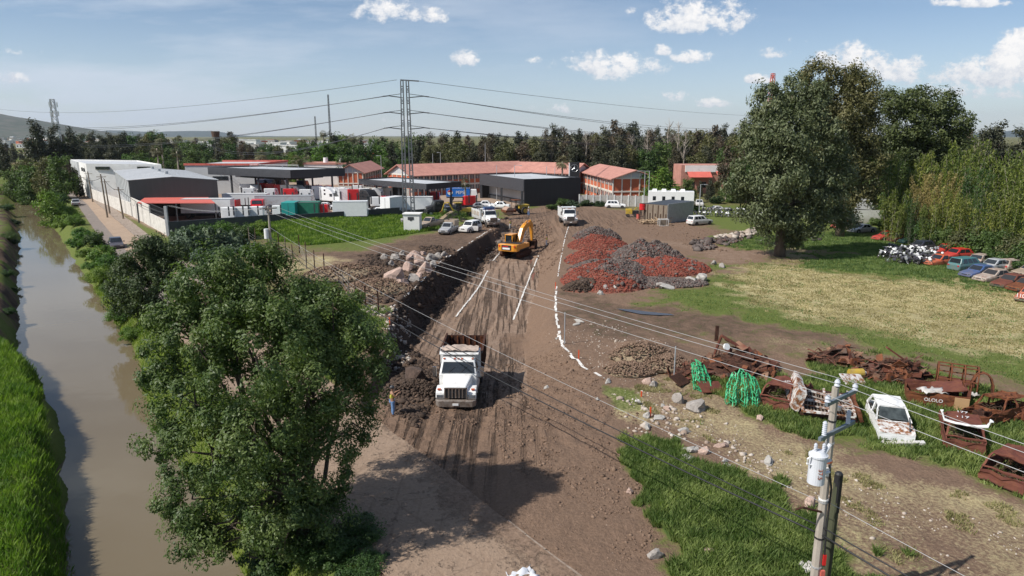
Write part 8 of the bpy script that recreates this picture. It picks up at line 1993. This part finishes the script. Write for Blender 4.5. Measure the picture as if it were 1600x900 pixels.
def mound_z(X, Y):
    z = np.zeros_like(X)
    for px, py, rx, ry, h, _ in ALLM:
        c = G(px, py); d = ((X-c.x)/rx)**2+((Y-c.y)/ry)**2; z = np.maximum(z, h*np.clip(1-d, 0, 1)**.8*(.62+.75*fbm(X*.9, Y*.9, 4, 5)))
    return z
c0 = G(890, 460); c1 = G(1110, 368); mx = np.linspace(c0.x-3, G(1130, 430).x+1, 110); my = np.linspace(c0.y-2, G(930, 350).y, 120); MX, MY = np.meshgrid(mx, my)
mz = mound_z(MX, MY); MZ = height(MX, MY)+mz-.12*(mz < .02)
ixm = np.arange(MX.size).reshape(MX.shape); Fm = np.stack([ixm[:-1,:-1].ravel(), ixm[:-1,1:].ravel(), ixm[1:,1:].ravel(), ixm[1:,:-1].ravel()], 1)
mo = np_mesh('gravel_mound', np.stack([MX.ravel(), MY.ravel(), MZ.ravel()], 1), Fm, 'mound', smooth=True); tag(mo, 'low mounds of reddish gravel fines right of the cut', 'gravel', kind='stuff')
rng = np.random.default_rng(9)
def gravel(types, n, size, m, label, zlo=.05, cond=None):
    L_ = [x for x in ALLM if x[5] in types]; X, Y = mound_pts(L_, n, rng); z = mound_z(X, Y)
    top = np.zeros_like(X); best = np.full(X.shape, -1.)
    for q in ALLM:
        c = G(q[0], q[1]); d = 1-(((X-c.x)/q[2])**2+((Y-c.y)/q[3])**2); h = q[4]*np.clip(d, 0, 1)**.8
        up = h > best; best = np.where(up, h, best); top = np.where(up, q[5], top)
    keep = z > zlo
    if cond is not None: keep &= cond(top, z, X, Y)
    X, Y, z = X[keep], Y[keep], z[keep]; P = np.stack([X, Y, height(X, Y)+z+size*.25], 1); return rubble('gravel', P, size, m, rng, label=label, cat='gravel')
noise_ = lambda X, Y: fbm(X*.35, Y*.35, 3, 88)
gravel((0,1), 42000, .08, 'redgravel', 'red volcanic gravel heaped right of the cut', cond=lambda t, z, X, Y: (t == 1) | (noise_(X, Y) > .62))
gravel((0,), 9500, .15, 'greygravel', 'dark grey volcanic rocks topping the gravel heaps', cond=lambda t, z, X, Y: (t == 0) & ((z > .5) | (noise_(X, Y) > .4)))
gravel((1,2), 500, .2, 'greygravel', 'scattered grey rocks on the red gravel', cond=lambda t, z, X, Y: noise_(X, Y) > .45)
gravel((2,), 2600, .13, 'greygravel', 'grey crushed stone spread below the heaps', zlo=.02)
gravel((3,), 500, .16, 'darkcrumbs', 'dark soil heap at the left corner of the red gravel', zlo=.02)
def scatter(poly, n, size, m, label, seed, lift=0, z=0, name='rubble', cond=None):
    rg = np.random.default_rng(seed); p = np.array([tuple(G(a, b, z)[:2]) for a, b in poly]); P = rg.uniform(p.min(0), p.max(0), (n*4, 2)); P = P[inpoly(P, [tuple(q) for q in p])][:n]
    g = fbm(P[:, 0]*.7, P[:, 1]*.7, 3, seed); P = P[g > .42]; 
    if cond is not None: P = P[cond(P)]
    zz = zone_at(P, Zg); sz = size*rg.lognormal(0, .45, len(P)); return rubble(name, np.column_stack([P, zz+sz*.1+lift]), sz, m, rg, label=label, cat='rubble')
scatter([(640,530),(700,540),(760,560),(850,530),(930,590),(1000,660),(1010,780),(1040,880),(960,900),(840,800),(760,690),(640,660),(600,620)], 12000, .036, 'crumbs', 'crumbly earth clods on the slope around the dump truck', 21, z=-.5, cond=lambda P: zone_at(P, grass) < .4)
scatter([(600,560),(650,520),(690,560),(680,620),(650,680),(600,640)], 2600, .10, 'darkcrumbs', 'dark clods left of the dump truck', 22, z=-.5)
scatter([(850,510),(960,500),(1060,560),(1050,620),(1200,680),(1420,780),(1600,830),(1600,900),(1450,900),(1280,790),(1060,680),(960,600),(880,560)], 1500, .035, 'palecrumbs', 'pale stones strewn over the dirt right of the cut', 23)
scatter([(950,610),(1060,640),(1150,690),(1290,760),(1300,800),(1180,740),(1080,700),(980,670)], 230, .085, 'palecrumbs', 'pale broken stones along the upper edge of the grass patch', 24)
scatter([(560,400),(700,385),(720,400),(640,470),(620,500),(560,470)], 3500, .13, 'darkcrumbs', 'dark rubble around the pale boulders', 25)
scatter([(560,480),(640,470),(640,540),(600,560)], 900, .10, 'palecrumbs', 'small pale rubble at the upper left edge of the cut', 26)
scatter([(1080,378),(1150,366),(1180,372),(1110,392),(1085,392)], 900, .2, 'greygravel', 'low heap of grey and pale stones right of the shed', 27, .15)
scatter([(1115,372),(1178,362),(1182,368),(1130,380)], 120, .28, 'palecrumbs', 'pale stones ending the low heap near the eucalyptus', 28, .25)
scatter([(700,360),(790,345),(860,355),(880,400),(860,420),(840,400),(790,370)], 1500, .12, 'crumbs', 'loose earth around the head of the cut', 29, z=-.5)
scatter([(735,388),(790,350),(830,350),(800,368),(768,385)], 260, .16, 'greygravel', 'grey stones at the far end of the cut wall', 30)
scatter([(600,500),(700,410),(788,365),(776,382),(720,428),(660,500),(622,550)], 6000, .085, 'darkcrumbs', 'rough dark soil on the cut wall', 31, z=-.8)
scatter([(520,690),(600,650),(900,870),(960,900),(600,900)], 700, .03, 'crumbs', 'grit on the pale road', 32)
scatter([(880,360),(980,340),(1100,352),(1180,380),(1120,400),(1000,360)], 1500, .07, 'crumbs', 'grit on the dirt yard above the gravel heaps', 33)
# bricks line far
scatter([(795,362),(850,356),(858,372),(830,392),(815,380)], 700, .14, 'crumbs', 'pale gravel in the trench beyond the excavator', 34, z=-1.5)

# ---- fence posts
GFp = 'old wooden posts of the field fence'
fp = [(390,378,355),(400,385,357),(437,400,364),(447,402,370),(458,410,382),(468,395,367),(479,420,386),(492,424,391),(507,428,396),(418,382,368),(556,470,438),(572,480,446),(536,450,423),(521,440,421),(592,490,449),(545,462,432),(479,408,378)]
for i, (px, py, pt) in enumerate(fp):
    p = GG(px, py); h = ZO(pt, p.y)-p.z
    if h < .5: h = 1.4
    o = MB().cyl((0,0,-.2), (rr.uniform(-.06, .06), rr.uniform(-.05, .05), h), .075, .06, n=6).build('fence_post', ('wood', 'wooddark', 'rustdark')[i % 3]); o.location = p
    tag(o, '%s wooden fence post, %s' % (('grey', 'dark', 'reddish')[i % 3], 'number %d from the left along the field fence' % (sorted(q[0] for q in fp).index(px)+1) if False else ('at the left end','near the left end','right of the utility pole','behind the leaning post','left of the middle','middle of the first stretch','in the middle stretch','tall, in the middle stretch','tallest, in the middle','left of the utility pole','near the cut, left','near the cut, right','before the boulders','left below the boulders','last one beside the cut corner','low one by the grass','short one in the weeds')[i]), 'fence post', GFp)
pts = [GG(a, b) for a, b, c in sorted(fp, key=lambda q: q[0])]
for k, z in enumerate((.5, 1.0, 1.35)):
    mb = MB(); mb.tube([p-pts[0]+Vector((0,0,z)) for p in pts], .008, 4); o = mb.build('fence_wire', 'wire'); o.location = pts[0]; tag(o, '%s barbed wire strand along the old field fence' % ('lowest', 'middle', 'top')[k], 'wire', 'barbed wire strands')
# survey posts
for i, (px, py, pt, lb) in enumerate(((882,537,488,'thin grey pole standing beside the chalk line'),(1053,592,541,'galvanised thin pole at the left of the scrap'))):
    p = GG(px, py); o = MB().cyl((0,0,-.1), (0,0,ZO(pt, p.y)-p.z), .045, n=6).build('thin_post', 'galv'); o.location = p; tag(o, lb, 'post')
M['flagorange'] = mat('orange_stake', (.75, .09, .02), rough=.5)
for i, (px, py, pt, lb) in enumerate(((609,512,496,'orange survey stake at the left edge of the cut'),(904,562,547,'orange survey stake at the curve of chalk line'),(1016,651,636,'orange survey stake among stones above the grass patch'),(868,452,441,'orange survey stake beside the right chalk line'),(1002,620,612,'small orange stake lying near the slope edge'))):
    p = GG(px, py); h = max(.35, ZO(pt, p.y)-p.z); o = MB().box(-.04, .04, -.02, .02, -.1, h).build('survey_stake', 'flagorange'); o.location = p; tag(o, lb, 'stake', 'orange survey stakes')
# tyres near agave
q = GG(1262, 374)
for i in range(9):
    a = 2*math.pi*i/9; c = []; n = 14
    mb = MB(); pts_ = [Vector((math.cos(2*math.pi*k/n)*.25, math.sin(2*math.pi*k/n)*.25, .1)) for k in range(n)]; mb.tube(pts_+[pts_[0]], .1, 6); o = mb.build('tyre', 'rubber', smooth=True); o.location = q+Vector((math.cos(a)*1.7, math.sin(a)*1.3, 0)); tag(o, 'old black tyre in the ring round the agave shrub', 'tyre', 'tyres ringing the agave shrub')
# puddle
M['puddle'] = mat('muddy_puddle', (.05, .045, .045), rough=.16, var=.1, spec=.5)
pp = [GG(a, b) for a, b in ((962,484),(985,485),(1010,488),(1048,491),(1054,493),(1026,493.5),(1000,492),(975,487))]; zz = max(p.z for p in pp)-.02
o = MB().add([(p.x, p.y, zz+.05) for p in pp], [tuple(range(8))]).build('puddle', 'puddle'); tag(o, kind='structure')
# heap of weeds by the backhoe
def weed_heap(px, py, R_, H_, label):
    p = GG(px, py); rg = np.random.default_rng(3); P_, out, C_ = crown_pts([(0,0,H_*.3,R_,R_*.6,H_*.7),(R_*.5,0,H_*.2,R_*.6,R_*.5,H_*.5)], 60, 2600, .4, rg); t = thing('weed_heap', label, 'heap', p); k = P_[:, 2] > 0
    leaves('weeds', P_[k], out[k], .22, .4, LM['lime'], rg, t); mb = MB(); rings = [[(math.cos(2*math.pi*i/12)*R_*(1-f*.9), math.sin(2*math.pi*i/12)*R_*.6*(1-f*.9), H_*.8*f) for i in range(12)] for f in (0, .5, 1)]; mb.loft(rings); mb.build('soil', 'strawearth', t)
weed_heap(706, 345, 3.0, 2.2, 'weedy brown earth heap behind the silver pickup')
# piles of root matted earth left of the cut & right
def earth_heap(px, py, rx, ry, h, label, m='strawearth', seed=1, n=900, sz=.11):
    p = GG(px, py); rg = np.random.default_rng(seed); a = rg.uniform(0, 6.28, n); d = rg.random(n)**.6; X = np.cos(a)*d*rx; Y = np.sin(a)*d*ry; z = h*(1-d**2)**.9*(.7+.5*fbm(X*1.2+9, Y*1.2, 3, seed)); t = thing('earth_heap', label, 'earth heap', p)
    nn = 20; rings = []
    for j in range(7):
        f = j/6; rings.append([(math.cos(2*math.pi*i/nn)*rx*(1-f*.97)*(1+.08*math.sin(i*3+seed)), math.sin(2*math.pi*i/nn)*ry*(1-f*.97), h*(1-(1-f)**2)**.9*(.8+.15*math.sin(i*2.1+seed+j))-.1) for i in range(nn)])
    MB().loft(rings).build('soil', m, t, smooth=True); o = rubble('clods', np.stack([X, Y, z], 1), sz, 'crumbs' if m == 'strawearth' else 'darkcrumbs', rg); o.parent = t; del o['kind']
    o['kind'] = 'stuff'
earth_heap(545, 425, 5.0, 3.2, 1.1, 'root matted earth heap left of the pale boulders', seed=2); earth_heap(590, 452, 3.6, 3.0, 1.0, 'brown earth heap below the pale boulders', seed=3); earth_heap(1005, 556, 2.3, 1.7, .9, 'straw coloured earth heap left of the scrap', seed=4, sz=.08); earth_heap(1040, 566, 1.8, 1.4, .7, 'smaller earth heap touching the scrap sheets', seed=5, sz=.08); earth_heap(985, 577, 1.8, 1.3, .45, 'low earth heap beside the curve of chalk line', seed=6, sz=.07)
earth_heap(640, 612, 1.8, 1.6, .7, 'dark earth heap between near tree and dump truck', 'earth', 7, 700, .1); earth_heap(905, 452, 1.8, 1.2, .8, 'dark soil pile with white scrap by the red gravel', 'earth', 8, 500, .12)

# ---- people
def person(label, px, py, face, top, trousers, hat='white_clean', arm='down', scale=1.0, at=None, dz=0):
    t = thing('person', label, 'person', (0,0,0))
    def skin(name, verts, edges, m, rad):
        me = bpy.data.meshes.new(name); me.from_pydata(verts, edges, []); o = bpy.data.objects.new(name, me); COL.objects.link(o); o.parent = t; me.materials.append(M[m] if isinstance(m, str) else m)
        s = o.modifiers.new('skin', 'SKIN'); s.use_smooth_shade = True
        for i, r in enumerate(rad): me.skin_vertices[0].data[i].radius = r if isinstance(r, tuple) else (r, r)
        me.skin_vertices[0].data[0].use_root = True; q = o.modifiers.new('sub', 'SUBSURF'); q.levels = q.render_levels = 1; return o
    # body verts
    V = [(0,0,.96),(0,0,1.15),(0,0,1.38),(.0,0,1.5),(.01,0,1.62),(.01,0,1.72)]; R_ = [(.15,.11),(.14,.10),(.17,.11),.055,(.085,.1),(.06,.075)]; E = [(0,1),(1,2),(2,3),(3,4),(4,5)]
    for s in (-1, 1):
        b = len(V); V += [(0,s*.10,.88),(.02,s*.11,.50),(-.01,s*.11,.09),(.12,s*.12,.04)]; R_ += [(.09,.09),(.06,.06),(.045,.045),(.04,.035)]; E += [(0,b),(b,b+1),(b+1,b+2),(b+2,b+3)]
        b = len(V)
        if arm == 'up': A_ = [(0,s*.2,1.42),(.12,s*.28,1.25),(.3,s*.18,1.38),(.36,s*.14,1.42)]
        else: A_ = [(0,s*.2,1.42),(-.01,s*.26,1.14),(.08,s*.27,.9),(.1,s*.27,.82)]
        V += A_; R_ += [.06,.045,.034,(.04,.02)]; E += [(2,b),(b,b+1),(b+1,b+2),(b+2,b+3)]
        h = Vector(A_[3])
        for k in range(5):
            f0 = len(V); dy = (k-1.5)*.02; dv = Vector((.02, dy, -.045)) if arm != 'up' else Vector((.05, dy, .02))
            if k == 4: dv = Vector((.03, -s*.04, -.01))
            V += [tuple(h+dv), tuple(h+dv*1.7)]; R_ += [.009, .007]; E += [(b+3, f0), (f0, f0+1)]
    skin('body', V, E, 'skin', R_)
    Vt = [(0,0,1.0),(0,.10,.90),(.02,.11,.50),(-.01,.11,.14),(0,-.10,.90),(.02,-.11,.50),(-.01,-.11,.14)]; skin('trousers', Vt, [(0,1),(1,2),(2,3),(0,4),(4,5),(5,6)], trousers, [(.16,.12),.105,.078,.065,.105,.078,.065])
    Vs = [(0,0,.98),(0,0,1.2),(0,0,1.42),(0,.19,1.42),(0,-.19,1.42)]; skin('vest', Vs, [(0,1),(1,2),(2,3),(2,4)], top, [(.165,.125),(.155,.12),(.17,.125),.075,.075])
    hd = MB(); hd.loft([[(math.cos(a)*r+.01, math.sin(a)*r*.92, z) for a in [2*math.pi*i/14 for i in range(14)]] for r, z in ((.13,1.68),(.128,1.72),(.11,1.78),(.06,1.82),(.01,1.83))]); hd.build('helmet', hat, t, smooth=True); 
    fc = MB(); fc.taper(.09, .135, -.012, .012, 1.60, .09, .105, -.008, .008, 1.65); fc.build('nose', 'skin', t)
    for s in (-1, 1): MB().box(.085, .102, s*.035-.012, s*.035+.012, 1.645, 1.658).build('eye', 'black', t); MB().box(-.01, .02, s*.095-.01, s*.095+.01, 1.6, 1.66).build('ear', 'skin', t); MB().taper(-.08, .18, s*.12-.05, s*.12+.05, .0, -.06, .1, s*.12-.045, s*.12+.045, .1).build('boot', 'wooddark', t, bevel=.015)
    MB().box(.09, .1, -.025, .025, 1.565, 1.575).build('mouth', 'rustred', t)
    put_at(t, px, py, face, dz, at); t.scale = (scale,)*3; return t
M['vestlime'] = mat('lime_vest', (.55, .75, .12), rough=.6); M['vestyellow'] = mat('yellow_vest', (.55, .55, .08), rough=.6, var=.3, scale=9); M['jeans'] = mat('blue_jeans', (.12, .22, .40), rough=.9, var=.3, scale=8)
person('person in yellow reflective vest and blue jeans standing under the near tree', 614, 651, 20, M['vestyellow'], 'jeans', 'dkgrey', 'up')
person('person in lime vest and grey trousers standing in the trench right of the excavator', 854, 385, 150, M['vestlime'], 'ltgrey', 'dkgrey')
person('person in lime vest standing behind the excavator cab at the trench edge', 797, 366, -60, M['vestlime'], 'white', 'dkgrey', 'up')
person('person in white shirt and helmet standing right of the road roller', 826, 338, -100, 'white_clean', 'jeans', 'white_clean')
person('small figure in dark clothes near the drum left of the shed', 1001, 338, -90, 'dkgrey', 'dkgrey', 'red')

# ---- air: pale haze in one closed box
def haze():
    m = bpy.data.materials.new('haze'); m.use_nodes = True; N = m.node_tree.nodes; L = m.node_tree.links; N.clear(); o = N.new('ShaderNodeOutputMaterial'); v = N.new('ShaderNodeVolumePrincipled')
    v.inputs['Color'].default_value = (.80, .88, 1.0, 1); v.inputs['Density'].default_value = HAZE; v.inputs['Anisotropy'].default_value = .2; L.new(v.outputs[0], o.inputs['Volume'])
    ob = MB().box(-9500, 9500, -320, 14300, -8, 420).build('haze', m); tag(ob, 'thin pale blue air over the whole valley', 'haze', kind='stuff')
HAZE = 0.000045
haze()
# ---- look-alikes that share a label are told apart by their order from left to right
ORD = ['leftmost', 'second from left', 'third from left', 'fourth from left', 'fifth from left', 'sixth from left', 'seventh from left', 'eighth from left', 'ninth from left', 'tenth from left', 'eleventh from left', 'twelfth from left']
bylab = {}
for o in COL.objects:
    if o.parent is None and 'label' in o and 'kind' not in o: bylab.setdefault(o['label'], []).append(o)
for lb, os_ in bylab.items():
    if 1 < len(os_) <= 12 and len(lb.replace(',', '').split()) <= 13:
        for i, o in enumerate(sorted(os_, key=lambda q: q.location.x/max(1, q.location.y))): o['label'] = '%s, %s' % (lb, ORD[i])
